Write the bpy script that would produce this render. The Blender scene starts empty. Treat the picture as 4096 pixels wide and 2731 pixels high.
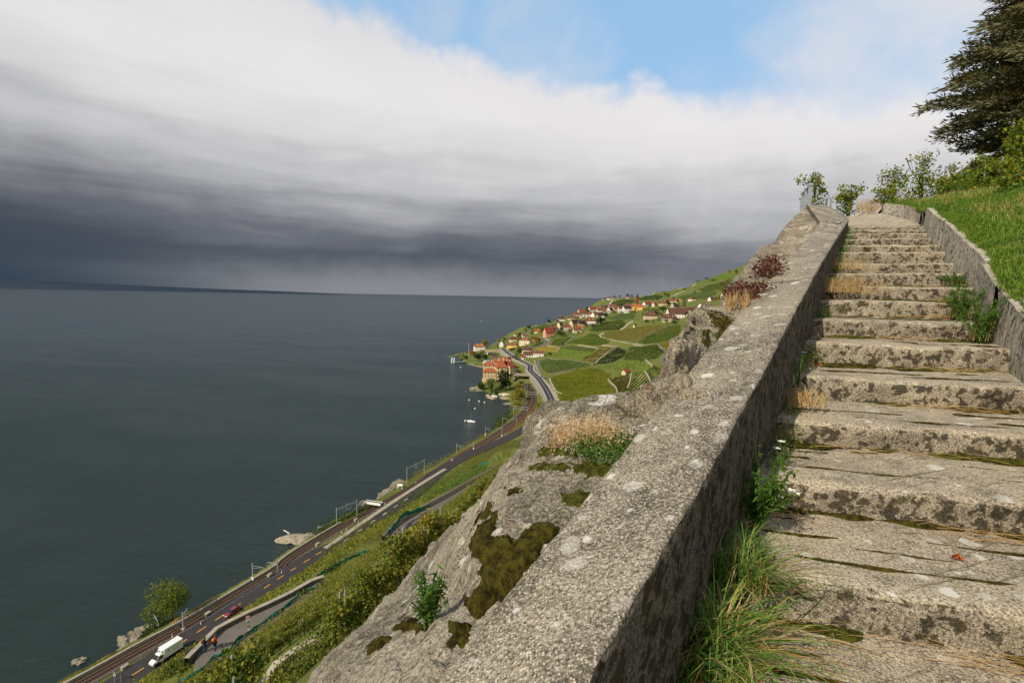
import bpy, math, random
import numpy as np
from math import sin, cos, tan, radians, degrees, atan, atan2, sqrt, pi, floor
from mathutils import Vector, Matrix, noise as mn
random.seed(7); RNG = np.random.default_rng(7)
scene = bpy.context.scene
COL = scene.collection
# ------------------------------------------------------------------ camera
F = 1916.0; ROLL = radians(1.05); PITCH = math.atan(182 / F); CH = 100.0
cam_data = bpy.data.cameras.new('camera'); cam = bpy.data.objects.new('camera', cam_data); COL.objects.link(cam)
cam_data.sensor_width = 36.0; cam_data.lens = 36.0 * F / 4096; cam_data.clip_start = 0.05; cam_data.clip_end = 120000
fwd = Vector((0, cos(PITCH), -sin(PITCH))); up = Vector((0, sin(PITCH), cos(PITCH))); rt = Vector((1, 0, 0))
r2 = rt * cos(ROLL) + up * sin(ROLL); u2 = -rt * sin(ROLL) + up * cos(ROLL)
cam.matrix_world = Matrix(((r2.x, u2.x, -fwd.x, 0), (r2.y, u2.y, -fwd.y, 0), (r2.z, u2.z, -fwd.z, CH), (0, 0, 0, 1)))
scene.camera = cam
# ------------------------------------------------------------------ light
SUN_AZ, SUN_EL = 226.0, 40.0          # compass style, 0 = along +Y, clockwise
sd = Vector((sin(radians(SUN_AZ)) * cos(radians(SUN_EL)), cos(radians(SUN_AZ)) * cos(radians(SUN_EL)), sin(radians(SUN_EL))))
sun_data = bpy.data.lights.new('sun', 'SUN'); sun_data.energy = 5.0; sun_data.angle = radians(0.6); sun_data.color = (1.0, 0.90, 0.74)
sun = bpy.data.objects.new('sun', sun_data); COL.objects.link(sun)
sun.rotation_euler = sd.to_track_quat('Z', 'Y').to_euler()
scene.view_settings.view_transform = 'Standard'; scene.view_settings.look = 'None'
scene.view_settings.exposure = 0.0; scene.view_settings.gamma = 1.0; scene.view_settings.use_curve_mapping = False
world = bpy.data.worlds.new('World'); scene.world = world; world.use_nodes = True
WN = world.node_tree
# ---- tiny node language -------------------------------------------------
class NT:
    def __init__(s, tree): s.t = tree; s.n = tree.nodes; s.l = tree.links
    def new(s, ty, **kw):
        n = s.n.new(ty)
        for k, v in kw.items(): setattr(n, k, v)
        return n
    def put(s, sock, v):
        if hasattr(v, 'is_output'): s.l.new(v, sock)
        elif v is not None:
            try: sock.default_value = v
            except Exception: sock.default_value = tuple(v) + (1,)
    def m(s, op, a, b=None, c=None, clamp=False):
        n = s.new('ShaderNodeMath', operation=op, use_clamp=clamp)
        for i, v in enumerate((a, b, c)):
            if v is not None: s.put(n.inputs[i], v)
        return n.outputs[0]
    def mr(s, v, a, b, c=0.0, d=1.0, smooth=True):
        n = s.new('ShaderNodeMapRange', interpolation_type='SMOOTHSTEP' if smooth else 'LINEAR')
        for i, x in enumerate((v, a, b, c, d)): s.put(n.inputs[i], x)
        return n.outputs[0]
    def mix(s, f, a, b, mode='MIX'):
        n = s.new('ShaderNodeMix', data_type='RGBA', blend_type=mode)
        s.put(n.inputs[0], f); s.put(n.inputs[6], C4(a)); s.put(n.inputs[7], C4(b))
        return n.outputs[2]
    def noise(s, vec, scale, detail=4, rough=.55, dist=0.0, out='Fac'):
        n = s.new('ShaderNodeTexNoise'); s.put(n.inputs['Vector'], vec)
        s.put(n.inputs['Scale'], scale); s.put(n.inputs['Detail'], detail); s.put(n.inputs['Roughness'], rough); s.put(n.inputs['Distortion'], dist)
        return n.outputs[out]
    def vor(s, vec, scale, feat='F1', out='Distance', rnd=1.0, dim='3D'):
        n = s.new('ShaderNodeTexVoronoi', feature=feat, voronoi_dimensions=dim); s.put(n.inputs['Vector'], vec); s.put(n.inputs['Scale'], scale)
        s.put(n.inputs['Randomness'], rnd)
        return n.outputs[out]
    def ramp(s, v, stops, interp='LINEAR'):
        n = s.new('ShaderNodeValToRGB'); cr = n.color_ramp; cr.interpolation = interp
        while len(cr.elements) < len(stops): cr.elements.new(0.5)
        for e, (p, c) in zip(cr.elements, stops): e.position = p; e.color = C4(c)
        s.put(n.inputs[0], v); return n.outputs[0]
    def comb(s, x, y, z):
        n = s.new('ShaderNodeCombineXYZ')
        for i, v in enumerate((x, y, z)): s.put(n.inputs[i], v)
        return n.outputs[0]
    def sep(s, v):
        n = s.new('ShaderNodeSeparateXYZ'); s.put(n.inputs[0], v); return n.outputs
    def scale(s, v, k):
        n = s.new('ShaderNodeVectorMath', operation='MULTIPLY'); s.put(n.inputs[0], v); n.inputs[1].default_value = k if hasattr(k, '__len__') else (k, k, k)
        return n.outputs[0]
def C4(c):
    if hasattr(c, 'is_output'): return c
    c = tuple(c); return c if len(c) == 4 else c + (1.0,)
def S(h):                    # sRGB hex -> linear
    v = [int(h[i:i + 2], 16) / 255 for i in (0, 2, 4)]
    return tuple(x / 12.92 if x <= .04045 else ((x + .055) / 1.055) ** 2.4 for x in v)
# ------------------------------------------------------------------ sky
def build_sky():
    for n in list(WN.nodes): WN.nodes.remove(n)
    t = NT(WN)
    out = t.new('ShaderNodeOutputWorld'); bg = t.new('ShaderNodeBackground'); bg.inputs[1].default_value = 0.1
    sky = t.new('ShaderNodeTexSky', sky_type='NISHITA'); sky.sun_disc = False
    sky.sun_elevation = radians(SUN_EL); sky.sun_rotation = radians(SUN_AZ); sky.altitude = 450; sky.ozone_density = 1.0
    d = t.new('ShaderNodeTexCoord').outputs['Generated']
    x, y, z = t.sep(d)
    el = t.m('MULTIPLY', t.m('ARCSINE', z), 57.2958)
    az = t.m('MULTIPLY', t.m('ARCTAN2', x, y), 57.2958)
    # clouds sit on a plane overhead, so they flatten into bands at the horizon
    den = t.m('ADD', t.m('MAXIMUM', z, 0.0), 0.10)
    cx = t.m('DIVIDE', x, den); cy = t.m('DIVIDE', y, den)
    P = t.comb(cx, cy, 0.0)
    A = t.comb(t.m('MULTIPLY', az, 0.030), t.m('MULTIPLY', el, 0.125), 3.1)
    n1 = t.noise(P, 0.55, 6, .55, .3); n2 = t.noise(P, 1.7, 7, .6, .4)
    nA = t.noise(A, 1.0, 5, .5, .2); nS = t.noise(t.comb(t.m('MULTIPLY', az, 0.055), t.m('MULTIPLY', el, 0.42), 7.7), 1.0, 6, .58, .35); nF = t.noise(d, 9.0, 7, .58, .3); nG = t.noise(d, 3.2, 5, .5, .3)
    # brightness of the cloud deck: dark storm base low down, bright above
    e2 = t.m('ADD', t.m('ADD', el, 1.4), t.m('MULTIPLY', az, 0.045))
    e3 = t.m('ADD', e2, t.m('MULTIPLY', t.m('SUBTRACT', nA, .5), 7.5))
    e3 = t.m('ADD', e3, t.m('MULTIPLY', t.m('SUBTRACT', nG, .5), 5.0))
    e3 = t.m('ADD', e3, t.m('ADD', t.m('MULTIPLY', t.m('SUBTRACT', nS, .5), 6.5), t.m('MULTIPLY', t.m('SUBTRACT', nF, .5), 2.0)))
    v = t.mr(e3, -3.0, 33.0, 0, 1, False)
    deck = t.ramp(v, [(0.0, S('5c626c')), (0.09, S('6f757d')), (0.15, S('5e646d')), (0.22, S('565c66')), (0.29, S('6e727b')), (0.36, S('94969c')),
                      (0.45, S('bfc0c3')), (0.55, S('dcdbdc')), (0.66, S('eae8e9')), (0.82, S('e2e1e3')), (1.0, S('d2d3d7'))])
    # the storm darkens towards the left
    leftd = t.mr(t.m('ADD', az, t.m('MULTIPLY', el, 1.1)), -50.0, -16.0, .75, 1)
    deck = t.mix(leftd, t.mix(1.0, deck, S('8f9297'), 'MULTIPLY'), deck)
    navy = t.m('MULTIPLY', t.mr(az, -50.0, -26.0, 1, 0), t.mr(el, 1.0, 9.0, 1, 0))
    deck = t.mix(t.m('MULTIPLY', navy, .75), deck, S('1d3348'))
    # a paler strip just above the horizon
    strip = t.m('MULTIPLY', t.mr(el, -1.2, 0.3), t.mr(t.m('ADD', el, t.m('ADD', t.m('MULTIPLY', nF, 3.4), t.m('MULTIPLY', nA, 2.5))), 3.0, 7.5, 1, 0))
    strip = t.m('MULTIPLY', strip, t.mr(az, -38.0, -18.0))
    deck = t.mix(t.m('MULTIPLY', strip, .8), deck, S('8e9096'))
    # faint billows
    deck = t.mix(t.m('MULTIPLY', t.mr(n1, .35, .7, 0, .16), t.mr(el, 8.0, 16.0)), deck, t.mix(1.0, deck, S('b4b6bd'), 'MULTIPLY'))
    # gap of blue sky up on the right, with thin veils in it
    edge = t.m('SUBTRACT', el, t.m('SUBTRACT', 23.6, t.m('MULTIPLY', az, 0.2)))
    edge = t.m('ADD', edge, t.m('MULTIPLY', t.m('SUBTRACT', nF, .5), 10.0))
    edge = t.m('ADD', edge, t.m('MULTIPLY', t.m('SUBTRACT', nG, .5), 8.0))
    clear = t.mr(edge, -1.2, 2.6)
    veil = t.mr(t.m('ADD', t.m('ADD', nG, t.m('MULTIPLY', nF, .35)), t.mr(az, 17.0, 34.0, -.10, .20)), .55, .98, 0, .8)
    clear = t.m('MULTIPLY', clear, t.m('SUBTRACT', 1.0, veil))
    rim = t.m('MULTIPLY', t.mr(edge, -9.0, -0.5), t.mr(az, -20.0, 20.0, .3, .9))
    deck = t.mix(t.m('MULTIPLY', rim, .55), deck, S('efeaea'))
    pale = t.m('MULTIPLY', t.mr(el, 34.0, 62.0, .68, .04), t.mr(t.m('ABSOLUTE', az), 70.0, 120.0, 1, .25))
    blue = t.mix(pale, t.mix(1.0, sky.outputs[0], (1.15, 1.12, 1.1), 'MULTIPLY'), tuple(c * 10.6 for c in S('a6d3fb')))
    deck10 = t.mix(1.0, deck, (10, 10, 10), 'MULTIPLY')
    col = t.mix(clear, deck10, blue)
    t.put(bg.inputs[0], col); t.l.new(bg.outputs[0], out.inputs[0])
build_sky()
# ------------------------------------------------------------------ pixel helpers (4096-wide photograph -> world)
CP, SP, CR, SR = cos(PITCH), sin(PITCH), cos(ROLL), sin(ROLL)
def ray(px, py):
    u = (px - 2048) / F; v = -(py - 1365.5) / F
    a = u * CR - v * SR; b = u * SR + v * CR
    return np.array([a, CP + b * SP, -SP + b * CP])
def at_t(px, py, t):            # along the ray at depth t
    p = ray(px, py) * t; return np.array([p[0], p[1], p[2] + CH])
def at_y(px, py, Y):
    r = ray(px, py); return at_t(px, py, Y / r[1])
def at_z(px, py, z):            # on the level z
    r = ray(px, py); return at_t(px, py, (z - CH) / r[2])
def Q(ox, oy, s): return lambda x, y: (ox + x / s, oy + y / s)
q1 = Q(560, 2400, 4.704); q3 = Q(200, 2400, 4.704); q4 = Q(1000, 1700, 2.24); q5 = Q(200, 2150, 2.138)
q6 = Q(2900, 600, 1.96); q7 = Q(2500, 1300, 1.0959); q8 = Q(1200, 1500, 1.274); qa = Q(1100, 1850, 3.92)
qb = Q(1600, 1480, 3.5636); qc = Q(1780, 1200, 3.5646); qd = Q(2150, 1060, 2.94); qe = Q(1700, 1050, 2.352)
qf = Q(3500, 0, 1.96); qg = Q(3296, 800, 2.94); qh = Q(2800, 1300, 1.8148); qi = Q(3100, 700, 5.2275); qj = Q(2100, 1600, 2.6133)
# ------------------------------------------------------------------ object helpers
def tag(o, label=None, cat=None, group=None, kind=None):
    if label: o['label'] = label
    if cat: o['category'] = cat
    if group: o['group'] = group
    if kind: o['kind'] = kind
    return o
def empty(name, loc=(0, 0, 0), label=None, cat=None, group=None, rz=0.0):
    o = bpy.data.objects.new(name, None); COL.objects.link(o); o.location = Vector(loc); o.rotation_euler[2] = rz
    o.empty_display_size = .1
    return tag(o, label, cat, group)
def kids(o, allk={}): return [c for c in o.children]
STUFFY = {'moss_cushion', 'green_blades', 'dry_blades', 'stem', 'seed_plumes'}
def link_mesh(name, me, mats, parent=None, smooth=False, world_origin=False):
    o = bpy.data.objects.new(name, me); COL.objects.link(o)
    for m in (mats if isinstance(mats, (list, tuple)) else [mats]): me.materials.append(m)
    me.polygons.foreach_set('use_smooth', np.full(len(me.polygons), bool(smooth)))
    if parent is not None: o.parent = parent
    if name in STUFFY: o['kind'] = 'stuff'
    return o
def copy_tree(o, name=None, parent=None):
    c = o.copy(); COL.objects.link(c)
    if parent is not None: c.parent = parent
    for ch in list(o.children): copy_tree(ch, None, c)
    return c
class MB:
    """collects geometry, builds one mesh object"""
    def __init__(s): s.v = []; s.f = []; s.mi = []; s.cur = 0
    def add(s, vs, fs):
        b = len(s.v); s.v.extend([tuple(map(float, v)) for v in vs]); s.f.extend([tuple(b + i for i in f) for f in fs]); s.mi.extend([s.cur] * len(fs))
    def box(s, c, size, rz=0.0, M=None):
        hx, hy, hz = size[0] / 2, size[1] / 2, size[2] / 2
        vs = [Vector((x, y, z)) for z in (-hz, hz) for y in (-hy, hy) for x in (-hx, hx)]
        R = Matrix.Rotation(rz, 3, 'Z') if M is None else M
        s.add([R @ v + Vector(c) for v in vs], [(0, 2, 3, 1), (4, 5, 7, 6), (0, 1, 5, 4), (2, 6, 7, 3), (0, 4, 6, 2), (1, 3, 7, 5)])
    def bar(s, a, b, w, h=None, upv=(0, 0, 1)):
        a, b = Vector(a), Vector(b); h = h or w; d = (b - a)
        if d.length < 1e-6: return
        n = d.normalized(); u = Vector(upv)
        if abs(n.dot(u)) > .98: u = Vector((0, 1, 0))
        sx = n.cross(u).normalized(); sz = sx.cross(n).normalized()
        vs = []
        for p in (a, b):
            for (i, j) in ((-1, -1), (1, -1), (1, 1), (-1, 1)): vs.append(p + sx * (i * w / 2) + sz * (j * h / 2))
        s.add(vs, [(0, 1, 2, 3), (7, 6, 5, 4), (0, 4, 5, 1), (1, 5, 6, 2), (2, 6, 7, 3), (3, 7, 4, 0)])
    def tube(s, pts, rad, n=6, cap=True):
        pts = [Vector(p) for p in pts]; k = len(pts)
        rads = rad if hasattr(rad, '__len__') else [rad] * k
        rings = []
        for i, p in enumerate(pts):
            d = (pts[min(i + 1, k - 1)] - pts[max(i - 1, 0)])
            if d.length < 1e-9: d = Vector((0, 0, 1))
            d.normalize(); u = Vector((0, 0, 1)) if abs(d.z) < .95 else Vector((1, 0, 0))
            a = d.cross(u).normalized(); b = d.cross(a)
            rings.append([p + (a * cos(2 * pi * j / n) + b * sin(2 * pi * j / n)) * rads[i] for j in range(n)])
        vs = [v for r in rings for v in r]; fs = []
        for i in range(k - 1):
            for j in range(n): fs.append((i * n + j, i * n + (j + 1) % n, (i + 1) * n + (j + 1) % n, (i + 1) * n + j))
        if cap: fs.append(tuple(range(n))[::-1]); fs.append(tuple((k - 1) * n + j for j in range(n)))
        s.add(vs, fs)
    def lathe(s, c, prof, n=10):
        c = Vector(c); vs = []; fs = []
        for (r, z) in prof:
            for j in range(n): vs.append(c + Vector((r * cos(2 * pi * j / n), r * sin(2 * pi * j / n), z)))
        for i in range(len(prof) - 1):
            for j in range(n): fs.append((i * n + j, i * n + (j + 1) % n, (i + 1) * n + (j + 1) % n, (i + 1) * n + j))
        fs.append(tuple(range(n))[::-1]); fs.append(tuple((len(prof) - 1) * n + j for j in range(n)))
        s.add(vs, fs)
    def prism(s, poly, z0, z1):
        n = len(poly); vs = [(p[0], p[1], z0) for p in poly] + [(p[0], p[1], z1) for p in poly]
        s.add(vs, [tuple(range(n))[::-1], tuple(range(n, 2 * n))] + [(i, (i + 1) % n, n + (i + 1) % n, n + i) for i in range(n)])
    def blob(s, c, r, seed=0, sub=2, amp=.25, freq=1.0, flat=None):
        import bmesh
        bm = bmesh.new(); bmesh.ops.create_icosphere(bm, subdivisions=sub, radius=1)
        rr = r if hasattr(r, '__len__') else (r, r, r); vs = []
        for v in bm.verts:
            k = 1 + amp * mn.noise(v.co * freq * 1.7 + Vector((seed * 3.1, seed * 1.7, 0))) * 1.6 + amp * .5 * mn.noise(v.co * freq * 4 + Vector((seed, 0, 0)))
            z = v.co.z * k * rr[2]
            vs.append((c[0] + v.co.x * k * rr[0], c[1] + v.co.y * k * rr[1], c[2] + z))
        s.add(vs, [tuple(v.index for v in f.verts) for f in bm.faces]); bm.free()
    def mesh(s, name):
        me = bpy.data.meshes.new(name); me.from_pydata(s.v, [], s.f)
        if s.mi and max(s.mi) > 0: me.polygons.foreach_set('material_index', s.mi)
        me.update(); return me
    def build(s, name, mats, parent=None, smooth=False): return link_mesh(name, s.mesh(name), mats, parent, smooth)
def np_mesh(name, V, Fq):
    """fast mesh from numpy: V (n,3), Fq (m,3|4)"""
    me = bpy.data.meshes.new(name); V = np.asarray(V, dtype=np.float32); Fq = np.asarray(Fq, dtype=np.int32)
    k = Fq.shape[1]; me.vertices.add(len(V)); me.vertices.foreach_set('co', V.ravel())
    me.loops.add(Fq.size); me.loops.foreach_set('vertex_index', Fq.ravel())
    me.polygons.add(len(Fq)); me.polygons.foreach_set('loop_start', np.arange(0, Fq.size, k, dtype=np.int32))
    me.polygons.foreach_set('loop_total', np.full(len(Fq), k, dtype=np.int32)); me.update(calc_edges=True); me.validate()
    return me
def grid_faces(nu, nv):
    i = np.arange(nu - 1)[:, None] * nv + np.arange(nv - 1)[None, :]
    i = i.ravel(); return np.stack([i, i + nv, i + nv + 1, i + 1], 1)
# numpy noise -------------------------------------------------------------
def _h(ix, iy, iz, seed):
    n = (ix * 374761393 + iy * 668265263 + iz * 2147483647 + seed * 974711) & 0xffffffff
    n = ((n ^ (n >> 13)) * 1274126177) & 0xffffffff
    n = (n ^ (n >> 16)) & 0xffffff
    return n / float(0xffffff) * 2 - 1
def vnoise(P, seed=0):
    P = np.asarray(P, dtype=np.float64); I = np.floor(P).astype(np.int64); f = P - I; f = f * f * (3 - 2 * f)
    r = 0
    for dx in (0, 1):
        for dy in (0, 1):
            for dz in (0, 1):
                w = (f[:, 0] if dx else 1 - f[:, 0]) * (f[:, 1] if dy else 1 - f[:, 1]) * (f[:, 2] if dz else 1 - f[:, 2])
                r = r + w * _h(I[:, 0] + dx, I[:, 1] + dy, I[:, 2] + dz, seed)
    return r
def fbm(P, octv=4, seed=0, gain=.5):
    a = 1; r = 0; P = np.asarray(P, dtype=np.float64)
    for o in range(octv): r = r + a * vnoise(P * 2 ** o + o * 17.3, seed + o); a *= gain
    return r
# ------------------------------------------------------------------ materials
MATS = {}
def newmat(name):
    m = bpy.data.materials.new(name); m.use_nodes = True; MATS[name] = m
    t = NT(m.node_tree); b = m.node_tree.nodes['Principled BSDF']; return m, t, b
def bump(t, b, h, dist, strength=1.0, nrm=None):
    n = t.new('ShaderNodeBump'); n.inputs['Distance'].default_value = dist; n.inputs['Strength'].default_value = strength
    t.put(n.inputs['Height'], h)
    if nrm is not None: t.put(n.inputs['Normal'], nrm)
    t.put(b.inputs['Normal'], n.outputs[0]); return n.outputs[0]
def pos(t): return t.new('ShaderNodeNewGeometry').outputs['Position']
def simple(name, col, rough=.8, spec=.3, var=.25, sc=3.0, bumpd=0.0, metal=0.0, col2=None):
    m, t, b = newmat(name); p = pos(t)
    n = t.noise(p, sc, 5, .6)
    c2 = col2 if col2 else tuple(c * (1 - var) for c in col)
    t.put(b.inputs['Base Color'], t.mix(t.mr(n, .3, .7), c2, col)); b.inputs['Roughness'].default_value = rough
    b.inputs['Specular IOR Level'].default_value = spec; b.inputs['Metallic'].default_value = metal
    if bumpd: bump(t, b, t.noise(p, sc * 4, 4, .6), bumpd)
    return m
def leafmat(name, cols, sc=.6, trans=.35, rough=.6):
    """colour differs from leaf to leaf and slowly through the plant"""
    m, t, b = newmat(name); g = t.new('ShaderNodeNewGeometry')
    rnd = g.outputs['Random Per Island']; n = t.noise(g.outputs['Position'], sc, 3, .6)
    v = t.m('ADD', t.m('MULTIPLY', rnd, .62), t.m('MULTIPLY', t.m('SUBTRACT', n, .31), .95), clamp=True)
    k = len(cols) - 1; c = t.ramp(v, [(i / k, q) for i, q in enumerate(cols)])
    t.put(b.inputs['Base Color'], c); b.inputs['Roughness'].default_value = rough; b.inputs['Specular IOR Level'].default_value = .25
    tr = t.new('ShaderNodeBsdfTranslucent'); t.put(tr.inputs[0], t.mix(1.0, c, (1.25, 1.2, .7), 'MULTIPLY'))
    mx = t.new('ShaderNodeMixShader'); mx.inputs[0].default_value = trans
    t.l.new(b.outputs[0], mx.inputs[1]); t.l.new(tr.outputs[0], mx.inputs[2])
    t.l.new(mx.outputs[0], m.node_tree.nodes['Material Output'].inputs[0]); return m

def concrete(name, base, dark, light, riser_moss=False, lichen=.5, streak=False, grime=.5, side=0.0):
    m, t, b = newmat(name); g = t.new('ShaderNodeNewGeometry'); p = g.outputs['Position']; nz = t.sep(g.outputs['True Normal'])[2]
    big = t.noise(p, 1.6, 4, .6); mid = t.noise(p, 9, 5, .65); fine = t.noise(p, 105, 3, .7)
    c = t.mix(t.mr(mid, .30, .62), dark, base); c = t.mix(t.mr(big, .42, .62, 0, .55), c, light)
    # aggregate: pale and dark grains
    gr = t.vor(p, 150); gcol = t.sep(t.vor(p, 150, out='Color'))[0]
    grain = t.m('MULTIPLY', t.mr(gr, .30, .42, 1, 0), t.mr(gcol, .62, .70))
    c = t.mix(t.m('MULTIPLY', grain, .8), c, S('cfc6b4'))
    dk = t.m('MULTIPLY', t.mr(gr, .25, .45, 1, 0), t.mr(gcol, .36, .28))
    c = t.mix(t.m('MULTIPLY', dk, .75), c, S('2e2b27'))
    c = t.mix(t.mr(fine, .50, .66, 0, .8), c, S('332f28'))
    c = t.mix(t.mr(fine, .48, .34, 0, .6), c, S('cdc3ad'))
    # lichen rosettes
    warp = t.new('ShaderNodeVectorMath', operation='ADD'); t.put(warp.inputs[0], p); t.put(warp.inputs[1], t.scale(t.noise(p, 22, 3, .6, out='Color'), .055))
    lv = t.vor(warp.outputs[0], 8.5, dim='2D'); lc = t.sep(t.vor(warp.outputs[0], 8.5, out='Color', dim='2D'))
    rad = t.mr(lc[0], 0, 1, .06, .34, False)
    lm = t.m('MULTIPLY', t.m('MULTIPLY', t.mr(t.m('SUBTRACT', lv, rad), -.06, .05, 1, 0), t.mr(nz, .6, .8)), t.mr(lc[1], 1 - lichen, 1.02 - lichen))
    c = t.mix(t.m('MULTIPLY', lm, t.m('MULTIPLY', t.mr(mid, .3, .6, .25, .95), t.mr(lc[2], 0, 1, .35, 1.0))), c, S('c6c2b9'))
    lv2 = t.vor(warp.outputs[0], 17); lc2 = t.sep(t.vor(warp.outputs[0], 17, out='Color'))
    lm2 = t.m('MULTIPLY', t.mr(lv2, .10, .26, 1, 0), t.mr(lc2[1], .86, .88))
    c = t.mix(t.m('MULTIPLY', lm2, .8), c, S('c9c6bf'))
    # upright faces: painted shade, as strong as side, then patches of dark crust and moss
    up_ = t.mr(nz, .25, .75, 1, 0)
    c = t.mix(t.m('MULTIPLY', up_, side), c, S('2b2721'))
    gm = t.noise(p, 15.0, 6, .65, .3)
    k = t.m('MULTIPLY', t.mr(t.m('ADD', gm, t.m('MULTIPLY', t.noise(p, 30, 3, .6), .25)), .66 - .12 * grime, .72 - .12 * grime), up_)
    c = t.mix(t.m('MULTIPLY', k, .8), c, t.mix(t.mr(t.noise(p, 12, 3), .45, .6), S('1d1812'), S('33280f')))
    if streak:
        st = t.noise(t.scale(p, (9, 9, 1.1)), 2.2, 5, .65)
        c = t.mix(t.m('MULTIPLY', t.mr(st, .52, .66), t.m('MULTIPLY', up_, .6)), c, S('3b342b'))
        c = t.mix(t.m('MULTIPLY', t.mr(st, .46, .34), t.m('MULTIPLY', up_, .5)), c, S('bdb4a4'))
    if riser_moss:
        gmo = t.mr(t.m('ADD', t.noise(p, 3.1, 5, .7), t.m('MULTIPLY', t.noise(p, 19, 3), .2)), .70, .78)
        c = t.mix(t.m('MULTIPLY', gmo, t.m('MULTIPLY', up_, .7)), c, S('38360c'))
        ln = t.noise(t.scale(RotVec(t, p, radians(-16)), (1.2, 26, 1.2)), 1.6, 4, .6)
        c = t.mix(t.m('MULTIPLY', t.mr(ln, .60, .66), t.m('MULTIPLY', t.mr(nz, .8, .95), .55)), c, S('3b3423'))
    t.put(b.inputs['Base Color'], c); b.inputs['Roughness'].default_value = .93; b.inputs['Specular IOR Level'].default_value = .15
    h = t.m('ADD', t.m('MULTIPLY', mid, 1.2), t.m('ADD', t.m('MULTIPLY', fine, .55), t.m('MULTIPLY', gr, -.30)))
    bump(t, b, h, .007, .9); return m
def RotVec(t, v, a):
    n = t.new('ShaderNodeVectorRotate', rotation_type='Z_AXIS'); t.put(n.inputs['Vector'], v); n.inputs['Angle'].default_value = a; return n.outputs[0]
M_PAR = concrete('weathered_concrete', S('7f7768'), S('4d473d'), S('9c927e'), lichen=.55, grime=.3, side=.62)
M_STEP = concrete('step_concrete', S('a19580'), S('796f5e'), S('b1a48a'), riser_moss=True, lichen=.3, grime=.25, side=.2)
M_CURB = concrete('curb_concrete', S('b6ae9d'), S('8f8879'), S('c2baa9'), lichen=.12, streak=True, grime=.0)
def rockmat(name, base, dark, light, pebb=14.0):
    m, t, b = newmat(name); g = t.new('ShaderNodeNewGeometry'); p = g.outputs['Position']
    big = t.noise(p, 1.3, 5, .65, .4); mid = t.noise(p, 8, 7, .75); fine = t.noise(p, 85, 3, .7)
    c = t.mix(t.mr(mid, .38, .62), dark, base); c = t.mix(t.mr(big, .45, .6, 0, .7), c, light)
    pv = t.vor(p, pebb); pc = t.sep(t.vor(p, pebb, out='Color'))
    pe = t.m('MULTIPLY', t.mr(pv, .30, .45, 1, 0), t.mr(t.m('ADD', pc[0], t.m('MULTIPLY', big, .5)), .92, .97))
    c = t.mix(t.m('MULTIPLY', pe, .8), c, t.mix(pc[1], S('cfc5b0'), S('7a5f45')))
    c = t.mix(t.mr(fine, .5, .66, 0, .75), c, S('3a342b')); c = t.mix(t.mr(fine, .48, .34, 0, .6), c, S('cfc6b2'))
    pit = t.vor(p, 26); c = t.mix(t.m('MULTIPLY', t.mr(pit, .05, .2, 1, 0), t.mr(big, .45, .6, .2, .9)), c, S('2c261d'))
    wl = t.mr(t.m('ADD', t.noise(p, 5.5, 5, .7, .5), t.m('MULTIPLY', fine, .12)), .66, .70)
    c = t.mix(t.m('MULTIPLY', wl, .9), c, S('d5d2c9'))
    cr = t.noise(t.scale(RotVec(t, p, .6), (3, 1.0, .9)), 1.1, 3, .6, .3)
    crk = t.mr(t.m('ABSOLUTE', t.m('SUBTRACT', cr, .5)), .0, .018, 1, 0)
    c = t.mix(t.m('MULTIPLY', crk, .22), c, S('2e271c'))
    bl = t.mr(t.noise(p, 2.7, 6, .72, .4), .62, .68)
    c = t.mix(t.m('MULTIPLY', bl, .75), c, S('2d2519'))
    t.put(b.inputs['Base Color'], c); b.inputs['Roughness'].default_value = .95; b.inputs['Specular IOR Level'].default_value = .12
    h = t.m('ADD', t.m('ADD', t.m('MULTIPLY', mid, 2.2), t.mr(pit, .0, .2, -.35, 0)), t.m('ADD', t.m('MULTIPLY', fine, .5), t.m('ADD', t.m('MULTIPLY', pe, .5), t.m('MULTIPLY', crk, -.4))))
    bump(t, b, h, .03, 1.0); return m
M_ROCK = rockmat('conglomerate_rock', S('9a9280'), S('665f4f'), S('b3aa95'))
M_ROCKW = rockmat('pale_mortar_rock', S('9d917c'), S('6b6150'), S('c0b296'), 9.0)
M_MOSS = simple('moss', S('57501a'), .95, .1, .5, 28, .02, col2=S('251e08'))
M_MOSSG = simple('green_moss', S('5f6320'), .95, .1, .5, 34, .02, col2=S('2b280a'))
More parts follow.
